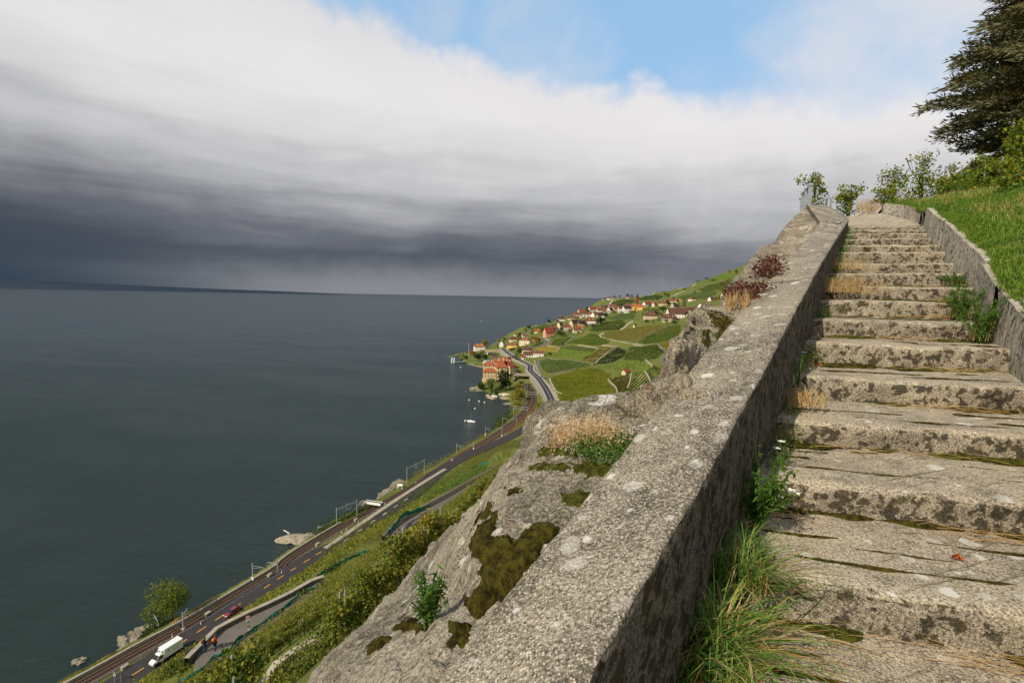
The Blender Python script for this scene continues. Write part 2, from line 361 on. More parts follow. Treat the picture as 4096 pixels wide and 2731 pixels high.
def water():
    m, t, b = newmat('lake_water'); g = t.new('ShaderNodeNewGeometry'); p = g.outputs['Position']
    x, y, z = t.sep(p)
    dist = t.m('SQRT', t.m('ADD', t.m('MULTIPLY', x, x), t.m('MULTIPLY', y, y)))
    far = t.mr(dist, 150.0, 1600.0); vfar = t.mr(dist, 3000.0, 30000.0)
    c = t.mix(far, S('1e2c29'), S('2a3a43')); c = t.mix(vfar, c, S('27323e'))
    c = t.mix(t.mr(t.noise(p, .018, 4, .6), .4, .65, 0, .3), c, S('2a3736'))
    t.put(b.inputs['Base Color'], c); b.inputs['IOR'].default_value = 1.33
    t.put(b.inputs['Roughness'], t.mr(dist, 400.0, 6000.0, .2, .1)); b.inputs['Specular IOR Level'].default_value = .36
    rp = RotVec(t, p, radians(18)); w1 = t.noise(t.scale(rp, (.22, .62, 1)), 1.0, 5, .62, .4)
    w2 = t.noise(t.scale(rp, (.05, .13, 1)), 1.0, 4, .6, .3); w3 = t.noise(t.scale(rp, (.8, 2.0, 1)), 1.0, 3, .6)
    h = t.m('ADD', t.m('MULTIPLY', w1, 1.0), t.m('ADD', t.m('MULTIPLY', w2, 2.2), t.m('MULTIPLY', w3, .18)))
    nb_ = t.new('ShaderNodeBump'); nb_.inputs['Distance'].default_value = 1.0; t.put(nb_.inputs['Strength'], t.mr(t.noise(t.scale(rp, (.004, .016, 1)), 1.0, 5, .6, .5), .35, .65, .7, 1.15)); t.put(nb_.inputs['Height'], h); 
    df = t.new('ShaderNodeBsdfDiffuse'); t.put(df.inputs[0], c); gl = t.new('ShaderNodeBsdfGlossy'); gl.inputs['Roughness'].default_value = .17; t.put(gl.inputs['Normal'], nb_.outputs[0])
    fr = t.new('ShaderNodeFresnel'); fr.inputs['IOR'].default_value = 1.33; t.put(fr.inputs['Normal'], nb_.outputs[0]); mx = t.new('ShaderNodeMixShader')
    t.put(mx.inputs[0], t.m('MINIMUM', t.m('MULTIPLY', fr.outputs[0], .72), .34)); t.l.new(df.outputs[0], mx.inputs[1]); t.l.new(gl.outputs[0], mx.inputs[2]); t.l.new(mx.outputs[0], m.node_tree.nodes['Material Output'].inputs[0]); return m
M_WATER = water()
def landmat():
    m, t, b = newmat('hillside_earth'); p = pos(t)
    a = t.noise(p, .02, 5, .6); c_ = t.noise(p, .25, 5, .65); f = t.noise(p, 2.2, 4, .7)
    c = t.mix(t.mr(a, .42, .6), S('5a642c'), S('6a6c34')); c = t.mix(t.mr(c_, .4, .7, 0, .6), c, S('465220'))
    c = t.mix(t.mr(f, .5, .7, 0, .5), c, S('6c6238'))
    t.put(b.inputs['Base Color'], c); b.inputs['Roughness'].default_value = .95; b.inputs['Specular IOR Level'].default_value = .1
    bump(t, b, f, .15); return m
M_LAND = landmat()
M_ASPH = simple('asphalt', S('4c4a49'), .9, .2, .18, .7, .004); M_ASPHD = simple('dark_asphalt', S('3a3838'), .9, .2, .2, .7, .004)
M_PATH = simple('worn_path_asphalt', S('6b655d'), .92, .2, .16, .8, .004)
M_CONC = simple('plain_concrete', S('a59c8c'), .9, .2, .3, 1.2, .01); M_CONCD = simple('stained_concrete', S('6e675b'), .9, .2, .35, 1.5, .02)
M_BALL = simple('track_ballast', S('6b5a4b'), .95, .1, .4, 5, .05, col2=S('41352b')); M_RAIL = simple('rail_steel', S('5c4230'), .5, .5, .3, 3)
M_SLEEP = simple('sleeper', S('4d3f33'), .9, .2, .3, 2)
M_WHITE = simple('white_paint', S('e6e4df'), .6, .3, .05, 2); M_YEL = simple('yellow_marking', S('d9a02c'), .7, .3, .15, 2)
M_GALV = simple('galvanised_steel', S('a5acad'), .45, .5, .15, 4, metal=.3); M_DKST = simple('dark_steel', S('3c4042'), .6, .4, .2, 4)
M_STONE = simple('pale_wall_stone', S('b5a78c'), .92, .15, .4, 1.1, .03); M_STONED = simple('vineyard_wall_stone', S('8b8069'), .95, .15, .45, .8, .05)
M_SHORE = simple('shore_boulder', S('8d8676'), .9, .2, .45, 1.4, .05)
M_TRUNK = simple('bark', S('5a4a38'), .95, .1, .4, 9, .01); M_TRUNKG = simple('grey_bark', S('8a8478'), .95, .1, .3, 3, .02)
VG = [S('26310f'), S('3f4a18'), S('575a1c'), S('766a22'), S('8a6a26')]
M_VINE = leafmat('vine_leaf', [S('2c3b12'), S('44561a'), S('5e6d22'), S('7a7c28'), S('94822f'), S('94652c')], .35, .3)
M_VINEN = leafmat('near_vine_leaf', [S('2e4312'), S('4d661c'), S('6e8226'), S('99922c'), S('b3902e')], 2.0, .4)
M_LEAF = leafmat('broad_leaf', [S('1c2a0e'), S('2e4015'), S('43551b'), S('5c6b24')], .25)
M_TREE = leafmat('lakeside_tree_leaf', [S('33461a'), S('4f6120'), S('6e7a2a'), S('8f8a34')], .25)
M_LEAFY = leafmat('yellowing_leaf', [S('4f561a'), S('727022'), S('938a34'), S('a6923c')], .25)
M_LEAFO = leafmat('orange_autumn_leaf', [S('6b4416'), S('94601f'), S('a8792c'), S('7d7a2a')], .25)
M_LEAFD = leafmat('dark_conifer_leaf', [S('121d0d'), S('1d2c14'), S('2a3a1a'), S('35451e')], .25, .15)
M_WILL = leafmat('willow_leaf', [S('434c20'), S('5e6730'), S('7d8344'), S('8b9050')], .2)
M_CEDAR = leafmat('cedar_needles', [S('2b2f20'), S('474b32'), S('656640'), S('5a5e42'), S('6b5a38'), S('9a5c2e')], .9, .15)
M_GRASS = leafmat('grass_blade', [S('3d5a1a'), S('5a7d22'), S('7a9a34'), S('8f9c48'), S('b39c5c')], 3.0, .4)
M_GRASSF = leafmat('tuft_blade', [S('35551f'), S('4b752c'), S('668c3c'), S('8d9a4c'), S('a58a4a')], 8.0, .35)
M_DRY = leafmat('dry_grass', [S('a07a42'), S('b89a64'), S('c9b084'), S('8f6634')], 6.0, .35)
M_PLUME = leafmat('plume', [S('d8c0a2'), S('e2ceb4'), S('cfae88'), S('b98c5c')], 8, .4)
M_HERB = leafmat('herb_leaf', [S('2c4716'), S('426322'), S('5b7d2e'), S('6f8f3c')], 12, .4)
M_RED = leafmat('red_leaf', [S('3a1a17'), S('522a24'), S('6b3a2d'), S('6a5034')], 6, .35)
M_NET = simple('teal_netting', S('23806b'), .8, .2, .6, 3.5)
M_WIN = simple('window_glass', S('232a30'), .15, .6, .3, 1.0); M_SHUT = simple('shutter', S('5a4a3a'), .8, .2, .2, 2)
WALLC = {k: simple('plaster_' + k, S(v), .9, .2, .10, .6) for k, v in dict(white='e9e3d6', cream='e0d2ad', yellow='e6bf6c', grey='b4ab99', pink='dba38f', stone='c8b28c', beige='cfbf9f').items()}
def tile(name, c1, c2):
    m, t, b = newmat(name); p = pos(t); n = t.noise(p, 1.1, 4, .7); w = t.new('ShaderNodeTexWave'); w.bands_direction = 'Z'; w.inputs['Scale'].default_value = 1.6; t.put(w.inputs['Vector'], p)
    c = t.mix(t.mr(n, .35, .65), c2, c1); c = t.mix(t.mr(w.outputs['Fac'], .1, .6, .35, 0), c, tuple(k * .55 for k in c2))
    t.put(b.inputs['Base Color'], c); b.inputs['Roughness'].default_value = .9; b.inputs['Specular IOR Level'].default_value = .15; return m
ROOFC = dict(orange=tile('orange_roof_tile', S('a8663f'), S('83492f')), red=tile('red_roof_tile', S('954836'), S('72382b')),
             brown=tile('brown_roof_tile', S('6b4c40'), S('4b352d')), dark=tile('dark_roof_tile', S('503e36'), S('372b27')), rust=tile('rust_roof_tile', S('82543f'), S('5f3d30')))
# ================================================================== SHAPE OF THE LAND
RW = [q3(560, 1480), q3(1100, 1180), q3(1700, 850)] + [q5(*p) for p in ((1180, 730), (1400, 590), (1700, 410), (2000, 230), (2352, 20))]
def smooth_line(P, step, it=2):
    P = np.asarray(P, float)
    for _ in range(it):                                   # Chaikin
        A = P[:-1] * .75 + P[1:] * .25; B = P[:-1] * .25 + P[1:] * .75
        P = np.concatenate([P[:1], np.stack([A, B], 1).reshape(-1, P.shape[1]), P[-1:]])
    d = np.r_[0, np.cumsum(np.linalg.norm(np.diff(P[:, :2], axis=0), axis=1))]
    s = np.arange(0, d[-1], step); s = np.r_[s, d[-1]] if d[-1] - s[-1] > step * .3 else s
    return np.stack([np.interp(s, d, P[:, k]) for k in range(P.shape[1])], 1)
def offset_line(P, off):
    d = np.gradient(P[:, :2], axis=0); d /= np.linalg.norm(d, axis=1)[:, None] + 1e-9
    O = P.copy(); O[:, 0] += d[:, 1] * off; O[:, 1] -= d[:, 0] * off; return O       # +off = to the right
def L(pts, z0, z1=None):
    n = len(pts); z1 = z0 if z1 is None else z1
    return np.array([at_z(p[0], p[1], z0 + (z1 - z0) * i / max(n - 1, 1)) for i, p in enumerate(pts)])
# railway (centre of the two tracks)
rail_px = [q3(330, 1700), q3(1060, 1300), q3(1640, 965)] + [q5(*p) for p in ((1180, 745), (1420, 600), (1720, 418), (2010, 243))] + \
          [q4(*p) for p in ((330, 1215), (620, 1030), (900, 865), (1200, 690), (1500, 520))] + \
          [qb(*p) for p in ((390, 1500), (720, 1320), (1000, 1165), (1250, 1010), (1490, 850), (1690, 700), (1830, 560), (1885, 440), (1875, 340), (1835, 250), (1800, 190))]
RAIL = L(rail_px, 5.0, 6.5)
ext = RAIL[0] + (RAIL[0] - RAIL[1]) * 3.0; RAIL = np.vstack([ext, RAIL]); RAIL = smooth_line(RAIL, 3.0)
# far part of the line beyond the tunnel under the road
RAIL2 = smooth_line(L([qc(850, 960), qc(800, 905), qc(745, 840), qc(705, 790), qc(690, 750)], 6.5), 4.0)
# lakeside road
road_px = [q5(560, 1260), q5(960, 1010), q5(1240, 822)] + [q5(*p) for p in ((1450, 682), (1750, 480), (2070, 275))] + \
          [q4(*p) for p in ((390, 1288), (612, 1148), (860, 1030), (985, 943), (1100, 865), (1205, 795), (1305, 727), (1397, 665), (1500, 590))] + [qb(620, 1400), qb(900, 1238), qb(1200, 1115), qb(1480, 1000), qb(1880, 775)]
R1 = L(road_px, 5.6, 9.0); R1 = np.vstack([R1[0] + (R1[0] - R1[1]) * 2.5, R1])
r2px = [qc(1545, 1500), qc(1515, 1420), qc(1470, 1320), qc(1400, 1200), qc(1320, 1100), qc(1250, 1040), qc(1205, 990), qc(1225, 935), qc(1150, 895), qc(1000, 825), qc(910, 765), qc(850, 715), qc(830, 690)]
R2 = L(r2px, 13, 17.5)
ROAD = smooth_line(np.vstack([R1, R2]), 3.0)
PATHA = smooth_line(L([q1(1000, 1250), q1(1250, 1020), q1(1450, 830), q1(1700, 640), q1(2030, 440), q1(2352, 260)], 60), 1.5)
PATHB = smooth_line(L([q4(470, 1420), q4(700, 1290)], 59.5), 2)
pa_end = PATHA[-1]
PATH = np.array([PATHA[0], PATHA[len(PATHA) // 2], PATHA[-1]])
PATHC = L([q4(1245, 965), q4(1330, 880), q4(1450, 790), q4(1700, 655), q4(1900, 540), q4(2060, 450), q4(2200, 360)], 58, 54)
PATH = smooth_line(np.vstack([L([q1(960, 1330), q1(1210, 1060), q1(1450, 820), q1(1700, 640), q1(2030, 440), q1(2352, 260)], 60), (PATHA[-1] * .5 + PATHC[0] * .5)[None], PATHC]), 2.0)
# shoreline, land on the right hand side going away from the camera
shore_px = [q3(0, 1800), q3(200, 1557), q3(600, 1370), q3(1000, 1190), q3(1440, 990), q3(1600, 840), q3(1750, 650), q3(2050, 450), q3(2300, 375)] + \
    [q5(1190, 650), q5(1500, 475), q5(1700, 375), q5(1950, 215), q5(2120, 110)] + [qa(440, 1370), qa(560, 1280), qa(640, 1060), qa(850, 950), qa(1000, 880), qa(1190, 770), qa(1500, 700), qa(1660, 610), qa(1850, 480), qa(2060, 340), qa(2352, 190)] + \
    [qb(480, 1385), qb(720, 1230), qb(1000, 1060), qb(1220, 950), qb(1335, 860), qb(1370, 760), qb(1450, 690), qb(1570, 620), qb(1620, 530), qb(1540, 490), qb(1570, 430), qb(1440, 400), qb(1440, 370), qb(1350, 350), qb(1280, 330), qb(1200, 300), qb(1100, 290), qb(1035, 265), qb(1110, 215), qb(1180, 160)] + \
    [qc(545, 1130), qc(548, 965), qc(470, 945), qc(350, 915), qc(300, 885), qc(215, 858), qc(205, 810), qc(250, 775)]
SH = [tuple(at_z(p[0], p[1], 0)[:2]) for p in shore_px]
SH = [(-160, -200), (-150, 0)] + [p for p in SH if p[1] > 20] + [(-112, 745), (-95, 800), (-70, 850), (-45, 930), (-25, 1010), (10, 1120), (60, 1260), (110, 1400), (230, 1650), (380, 1950), (560, 2400), (760, 3100), (1300, 4400)]
SH = np.array(SH)
LANDPOLY = np.vstack([SH, [(9000, 4400), (9000, -200)]])
def seg_dist(P, L_, closed=False, vals=None):
    """distance of points P (n,2) to polyline L_, and interpolated third column"""
    best = np.full(len(P), 1e9); bv = np.zeros(len(P))
    n = len(L_) - (0 if closed else 1)
    for i in range(n):
        a = L_[i]; b = L_[(i + 1) % len(L_)]; ab = b[:2] - a[:2]; q = ab @ ab + 1e-9
        t = np.clip(((P - a[:2]) @ ab) / q, 0, 1); d = np.hypot(P[:, 0] - a[0] - t * ab[0], P[:, 1] - a[1] - t * ab[1])
        k = d < best; best[k] = d[k]
        if vals is not None: bv[k] = (vals[i] + (vals[(i + 1) % len(vals)] - vals[i]) * t)[k]
    return best, bv
def _early(): pass
def inside(P, poly):
    c = np.zeros(len(P), bool); n = len(poly); j = n - 1
    for i in range(n):
        xi, yi = poly[i][:2]; xj, yj = poly[j][:2]
        if yi != yj:
            k = ((yi > P[:, 1]) != (yj > P[:, 1])) & (P[:, 0] < (xj - xi) * (P[:, 1] - yi) / (yj - yi) + xi); c ^= k
        j = i
    return c
pl = [q1(1000, 1360), q1(1060, 1020), q1(1190, 890), q1(1320, 730), q1(1480, 570), q1(1720, 440), q1(2030, 290), q1(2352, 130), q5(2100, 490), q5(2300, 370)]
pr0 = [q1(1090, 1400), q1(1180, 1270), q1(1360, 1120), q1(1560, 1000), q1(1760, 880), q1(1900, 740), q1(2100, 640), q1(2352, 480), q5(2140, 560), q5(2340, 440)]
PPOLY = np.vstack([L(pl, 60)[:, :2], L(pr0, 60)[::-1, :2]])
ctrl = []
def cz(px, py, z): p = at_z(px, py, z); ctrl.append((p[0], p[1], z))
def ct(px, py, t, dz=0): p = at_t(px, py, t); ctrl.append((p[0], p[1], p[2] + dz))
def cy(px, py, Y, dz=0): p = at_y(px, py, Y); ctrl.append((p[0], p[1], p[2] + dz))
for Ln, st in ((RAIL, 12), (ROAD, 12), (PATH, 10), (RAIL2, 8)):
    for p in Ln[::st]: ctrl.append((p[0], p[1], p[2] - .25))
for p in SH[2:-9]: ctrl.append((p[0], p[1], 1.5))
# vineyard slope under the viewpoint
for a in ((1200, 2700, 14), (1200, 2600, 18), (1300, 2529, 18.5), (1380, 2590, 16)): ct(*a, dz=-.5)
for a in ((1550, 2440, 20), (1400, 2400, 27), (1500, 2300, 33), (1740, 2180, 32), (1600, 2250, 31), (1800, 2050, 52), (1880, 1960, 55), (2000, 1850, 80), (2115, 1740, 130),
          (900, 2640, 38), (950, 2650, 31), (1150, 2500, 36), (1000, 2560, 45), (820, 2685, 42), (1300, 2330, 60), (1500, 2180, 76), (1700, 2030, 95), (1250, 2450, 33), (1650, 2120, 62), (1100, 2600, 25)): ct(*a, dz=-1.45)
for p in [q1(1090, 1290), q1(1340, 1060), q1(1600, 965), q1(1800, 720), q1(1960, 620), q5(1900, 660), q5(2050, 540), q5(2180, 440), q5(2300, 390)]:
    P = at_z(*p, 60); k = 1 - 2.0 / np.hypot(P[0], P[1]); ctrl.append((P[0] * k, P[1] * k, 58.6 + 1.2))
for a in ((-7, 9, 90), (-14, 2, 86), (-20, -10, 82), (-30, 10, 73), (-3, 14, 91.5), (1, 22, 89), (5, 30, 88), (0, 0, 95.5), (3, -8, 97), (0, -25, 92), (5, 5, 97.5), (8, 11, 100.2), (12, 10, 101.2), (20, 0, 103), (20, 25, 104), (10, 24, 96), (6, 40, 90),
          (30, 150, 56), (55, 150, 58), (25, 250, 30), (50, 250, 36), (90, 250, 47), (100, 150, 72), (160, 250, 66), (25, 90, 60), (60, 60, 94), (25, 60, 76), (45, 100, 68), (70, 150, 64), (35, 45, 86), (40, 320, 24), (80, 330, 28), (130, 330, 42), (200, 400, 46),
          (100, 40, 120), (200, 100, 140), (400, 300, 150), (300, -100, 170), (700, 600, 230), (1000, 1200, 270), (1500, 2500, 480), (1500, 800, 400), (3000, 3000, 800), (9000, 4000, 1200), (9000, -200, 1200), (1000, -200, 420), (100, -200, 110), (-60, -200, 50), (-140, -200, 5)): ctrl.append(a)
for p in PATHC: ctrl.append((p[0] + 2.6, p[1] - 2.6, p[2] - 1.3)); ctrl.append((p[0] + .8, p[1] - .8, p[2] - .3))
# far hillside
for a in ((2250, 1580, 15), (2600, 1560, 22), (2500, 1470, 30), (2620, 1400, 40), (2600, 1320, 52), (2400, 1400, 28), (2200, 1450, 19.5), (2300, 1300, 45), (2200, 1350, 31), (2150, 1385, 25), (2700, 1470, 36), (2750, 1400, 46), (2700, 1320, 56), (2800, 1300, 64),
          (2400, 1275, 54), (2440, 1530, 19.5), (2300, 1480, 22), (2120, 1420, 19), (2160, 1440, 18.5)): cz(*a)
for a in ((2380, 1212, 1380), (2450, 1215, 1300), (2550, 1204, 1340), (2700, 1190, 1250), (2350, 1232, 1300), (2300, 1258, 1200), (2200, 1295, 1060), (2600, 1250, 1050), (2700, 1240, 950), (2500, 1250, 1080)): cy(*a)
SKY = [((2090, 1308), 1000), ((2150, 1301), 1060), ((2235, 1272), 1150), ((2320, 1242), 1250), ((2385, 1222), 1340), ((2396, 1202), 1400), ((2456, 1193), 1450), ((2545, 1186), 1560), ((2619, 1170), 1700),
       ((2687, 1158), 1850), ((2776, 1133), 2050), ((2844, 1111), 2200), ((2915, 1094), 2350), ((2946, 1078), 2450), ((3050, 1040), 2550)]
for (p, Y) in SKY:
    cy(p[0], p[1], Y); q = at_y(p[0], p[1], Y); ctrl.append((q[0] * 1.12 - 20, q[1] * 1.14, q[2] - 40 - (q[2] * .2)))
for a in ((2800, 1180, 1500), (2900, 1150, 1700), (2700, 1185, 1550), (2650, 1200, 1450), (3000, 1100, 1900)): cy(*a)
ctrl = np.array(ctrl)
def _phi(d): return np.sqrt(d * d + 9.0)
def rbf_fit(C):
    n = len(C); D = _phi(np.hypot(C[:, None, 0] - C[None, :, 0], C[:, None, 1] - C[None, :, 1]))
    A = np.zeros((n + 3, n + 3)); A[:n, :n] = D + np.eye(n) * -.4; A[:n, n] = 1; A[:n, n + 1:] = C[:, :2] / 1000; A[n, :n] = 1; A[n + 1:, :n] = C[:, :2].T / 1000
    return np.linalg.lstsq(A, np.r_[C[:, 2], 0, 0, 0], rcond=None)[0]
WTS = rbf_fit(ctrl)
def zraw(P):
    P = np.asarray(P, float); n = len(ctrl); r = np.full(len(P), WTS[n]) + P @ WTS[n + 1:] / 1000
    for i in range(n): r += WTS[i] * _phi(np.hypot(P[:, 0] - ctrl[i, 0], P[:, 1] - ctrl[i, 1]))
    return r
FLAT = [(RAIL, 5.6, 3.0), (ROAD, 5.2, 2.0), (PATH, 2.4, 2.0), (RAIL2, 5.6, 5.0)]
def zland(P):
    P = np.asarray(P, float); z = zraw(P)
    d, _ = seg_dist(P, SH); ins = inside(P, LANDPOLY); far = np.clip((P[:, 1] - 900) / 400, 0, 1)
    k = 1.1 + .3 * far
    z = np.where(ins, np.minimum(np.maximum(z, 1.0), d * k - .1), -np.minimum(d * .35, 30) - .3)
    for Ln, w, bl in FLAT:
        dd, vz = seg_dist(P, Ln[::3] if len(Ln) > 30 else Ln, vals=(Ln[::3] if len(Ln) > 30 else Ln)[:, 2])
        kk = np.clip(1 - (dd - w) / bl, 0, 1); kk = kk * kk * (3 - 2 * kk); z = np.where(ins, z * (1 - kk) + (vz - .3) * kk, z)
    for Ln, w, cl in ((RAIL, 7.0, .45), (ROAD, 6.6, .25), (PATH, 2.6, .3)):
        dd, vz = seg_dist(P, Ln[::2], vals=Ln[::2, 2]); z = np.where(ins & (dd < w), np.minimum(z, vz - cl), z)
    VB = np.vstack([ROAD[(ROAD[:, 1] > 90) & (ROAD[:, 1] < 340)][::4, :2], [(60, 300), (10, 150)], PATH[::-3, :2], [(-45, 35), (-90, 60)]])
    vi = inside(P, VB); dr, _ = seg_dist(P, ROAD[::3]); dp, _ = seg_dist(P, PATH[::2]); z = np.where(vi & ins, z - 2.0 * np.clip(np.minimum((dr - 4.5) / 5, (dp - 1.6) / 2.5), 0, 1), z)
    pd_, _ = seg_dist(P, PPOLY, closed=True); pin = inside(P, PPOLY); z = np.where(pin | (pd_ < 1.3), np.minimum(z, 59.55), z)
    return z
# polar sheet round the viewpoint
NA, NR = 620, 520
AZ = np.radians(np.linspace(-78, 74, NA)); RR = 5.0 * (4700 / 5.0) ** (np.linspace(0, 1, NR) ** .93)
GA, GR = np.meshgrid(AZ, RR, indexing='ij'); TX = (GR * np.sin(GA)).ravel(); TY = (GR * np.cos(GA)).ravel()
TP = np.stack([TX, TY], 1); TZ = zland(TP)
_dn = np.minimum(np.minimum(seg_dist(TP, RAIL[::3])[0], seg_dist(TP, ROAD[::3])[0]), seg_dist(TP, PATH[::2])[0])
TZ += np.clip((_dn - 8) / 8, 0, 1) * np.where(TZ > .5, fbm(np.stack([TX / 14, TY / 14, TX * 0], 1), 3, 5) * np.clip(np.hypot(TX, TY) / 300, .12, .8), 0)
ZG = TZ.reshape(NA, NR)
def zat(x, y):
    """height of the land sheet"""
    x = np.atleast_1d(np.asarray(x, float)); y = np.atleast_1d(np.asarray(y, float))
    a = np.degrees(np.arctan2(x, y)); r = np.hypot(x, y)
    u = np.clip((a + 78) / 152 * (NA - 1), 0, NA - 1.001); v = np.clip((np.clip(np.log(np.maximum(r, 5.001) / 5) / math.log(4700 / 5.0), 0, 1)) ** (1 / .93) * (NR - 1), 0, NR - 1.001)
    i = u.astype(int); j = v.astype(int); f = u - i; g = v - j
    return ZG[i, j] * (1 - f) * (1 - g) + ZG[i + 1, j] * f * (1 - g) + ZG[i, j + 1] * (1 - f) * g + ZG[i + 1, j + 1] * f * g
Z1 = lambda x, y: float(zat(x, y)[0])
TS = 12.0 * (4500 / 12.0) ** np.linspace(0, 1, 2600)
def cast(px, py, tmin=12.0, last=0):
    """where the sight line through a point of the picture meets the land"""
    r = ray(px, py); X = r[0] * TS; Y = r[1] * TS; Z = CH + r[2] * TS
    h = Z - np.maximum(zat(X, Y), 0); k = np.where((h < 0) & (TS > tmin) & (zat(X, Y) > .4))[0]
    if len(k) == 0: return cast(px + .5, py + 3, tmin, last + 1) if last < 14 else None
    i = k[0]
    if i == 0: t = TS[0]
    else: t = TS[i - 1] + (TS[i] - TS[i - 1]) * (h[i - 1] / (h[i - 1] - h[i] + 1e-9)) if h[i - 1] > 0 else TS[i]
    return np.array([r[0] * t, r[1] * t, CH + r[2] * t])
me = np_mesh('hillside_ground', np.stack([TX, TY, TZ], 1), grid_faces(NA, NR))
land = link_mesh('hillside_ground', me, M_LAND, smooth=True); tag(land, kind='structure')
# lake and far shore
w = MB(); R0 = 60000; w.add([(-R0, -3000, 0), (R0, -3000, 0), (R0, R0, 0), (-R0, R0, 0)], [(0, 1, 2, 3)])
tag(w.build('lake_water', M_WATER), kind='structure')
def far_hills():
    m = simple('far_mountain', S('303b47'), 1.0, 0, .1, .0005); mb = MB()
    px = [-700, -300, 0, 200, 400, 600, 800, 1000, 1100, 1250]; ph = [-1, 80, 62, 50, 40, 31, 24, 15, 9, 2]
    vs = []; Y = 24000
    for i, (x, h) in enumerate(zip(px, ph)):
        h = max(h, 80) if i == 0 else h
        b = at_z(x, 1149 + x * .018 + 8, 0); b = ray(x, 1149); k = Y / b[1]; X = b[0] * k; z = h / F * Y * .55
        vs += [(X, Y, -5), (X, Y + 500, z * .55), (X, Y + 2500, z), (X, Y + 6000, z * .9)]
    fs = [(i * 4 + j, (i + 1) * 4 + j, (i + 1) * 4 + j + 1, i * 4 + j + 1) for i in range(len(px) - 1) for j in range(3)]
    mb.add(vs, fs); tag(mb.build('far_hills', m, smooth=True), kind='structure')
far_hills()
print('terrain done')
# ================================================================== STAIRS, PARAPET, KERB WALL
P0 = np.array([.86, 1.81]); P1 = np.array([6.81, 9.94]); WD = (P1 - P0) / np.linalg.norm(P1 - P0); WNR = np.array([-WD[1], WD[0]])
def on_wall(px, py, off=0.0):
    """point of the upright plane off metres to the left of the parapet's stair face"""
    r = ray(px, py); t = ((P0 + off * WNR) @ WNR) / (r[:2] @ WNR); p = r * t
    return np.array([p[0], p[1], p[2] + CH]), float((p[:2] - P0) @ WD)
mid_y = [2404, 1971, 1711, 1524, 1384, 1284, 1207, 1146, 1092, 1054, 1008, 980, 955, 934, 919, 906]
RGT = [(2.02, 1.42), (2.45, 1.95), (2.85, 2.47), (3.3, 3.02), (3.72, 3.55), (4.1, 4.1), (4.5, 4.6), (4.9, 5.1), (5.25, 5.6), (5.62, 6.15), (5.98, 6.7), (6.36, 7.25), (6.75, 7.85), (7.15, 8.45), (7.6, 9.0), (8.02, 9.6)]
ndir = np.array([1.2, -.30]); ndir /= np.linalg.norm(ndir)
STEPS = []
rm = ray(3600, 1200)[:2]; rm /= np.linalg.norm(rm)
for i in range(16):
    s = 2.06 + (12.5 - 2.06) * (i / 15) ** 1.0; c = rm * s
    rr = ray(3600, mid_y[i]); z = rr[2] * (s / np.hypot(rr[0], rr[1])) + CH
    # left end on the parapet face, right end on the kerb wall line
    tl = ((P0 - c) @ WNR) / (ndir @ WNR); Lp = c + ndir * tl
    rp = np.array(RGT[i]); best, _ = seg_dist(c[None], np.array(RGT)); 
    # intersect nosing line with kerb polyline
    Rp = None; G = np.array([(1.2, .4)] + RGT + [(8.6, 10.6)])
    for a, b in zip(G[:-1], G[1:]):
        M_ = np.array([ndir, a - b]).T; 
        try: u = np.linalg.solve(M_, a - c)
        except Exception: continue
        if -.001 <= u[1] <= 1.001 and u[0] > 0: Rp = c + ndir * u[0]
    if Rp is None: Rp = rp
    STEPS.append((Lp, Rp, z))
dl = STEPS[1][0] - STEPS[0][0]; dr = STEPS[1][1] - STEPS[0][1]; dz = STEPS[1][2] - STEPS[0][2]
STEPS = [(STEPS[0][0] - dl * k, STEPS[0][1] - dr * k, STEPS[0][2] - .17 * k) for k in (3, 2, 1)] + STEPS
FLIGHT = empty('stone_staircase', (P0[0], P0[1], CH - 1.4), 'long flight of worn concrete steps with mossy risers climbing beside the parapet', 'staircase')
def local(V, o): return np.asarray(V) - np.array(o.location)
def make_step(k):
    Lp, Rp, z = STEPS[k]
    if k + 1 < len(STEPS): Lb, Rb, zn = STEPS[k + 1]
    else: Lb, Rb, zn = Lp + (.5, .9), Rp + (.2, .9), z + .02
    zb = STEPS[k - 1][2] if k else z - .17
    n = 90; U = np.linspace(-.04, 1.04, n)
    prof = [(.0, -.06 - (z - zb)), (0.0, -(z - zb) + .0), (.004, -(z - zb) * .5), (-.004, -.045), (.0, -.022), (.012, -.006), (.035, .0)]
    back = [.12, .22, .34, .46, .58, .70, .82, .94, 1.03, 1.10]
    V = []
    for u in U:
        a = Lp + (Rp - Lp) * u; b = Lb + (Rb - Lb) * u; d = (b - a); ln = np.linalg.norm(d); dn = d / ln
        for (o, h) in prof: V.append((a[0] + dn[0] * o, a[1] + dn[1] * o, z + h))
        for q in back:
            V.append((a[0] + d[0] * q, a[1] + d[1] * q, z + .012 * q * ln))
    V = np.array(V); m = len(prof) + len(back)
    nz_ = fbm(V * 2.2 + k * 9, 4, 3) * .012 + fbm(V * 14 + k * 5, 3, 8) * .004
    W = V.copy(); W[:, 2] += nz_; fr = np.tile(np.r_[np.ones(len(prof) - 1), np.zeros(len(back) + 1)], n)
    dn = (Lb - Lp) / np.linalg.norm(Lb - Lp)
    ed = (fbm(V * 5.5 + 31, 4, 11) * .022 - np.clip(fbm(V * 9 + 77, 2, 4) - .45, 0, 1) * .05) * fr
    W[:, 0] += dn[0] * ed; W[:, 1] += dn[1] * ed
    me = np_mesh('step', local(W, FLIGHT), grid_faces(n, m)[:, ::-1])
    return link_mesh('step', me, M_STEP, FLIGHT, smooth=True)
for k in range(len(STEPS)): make_step(k)
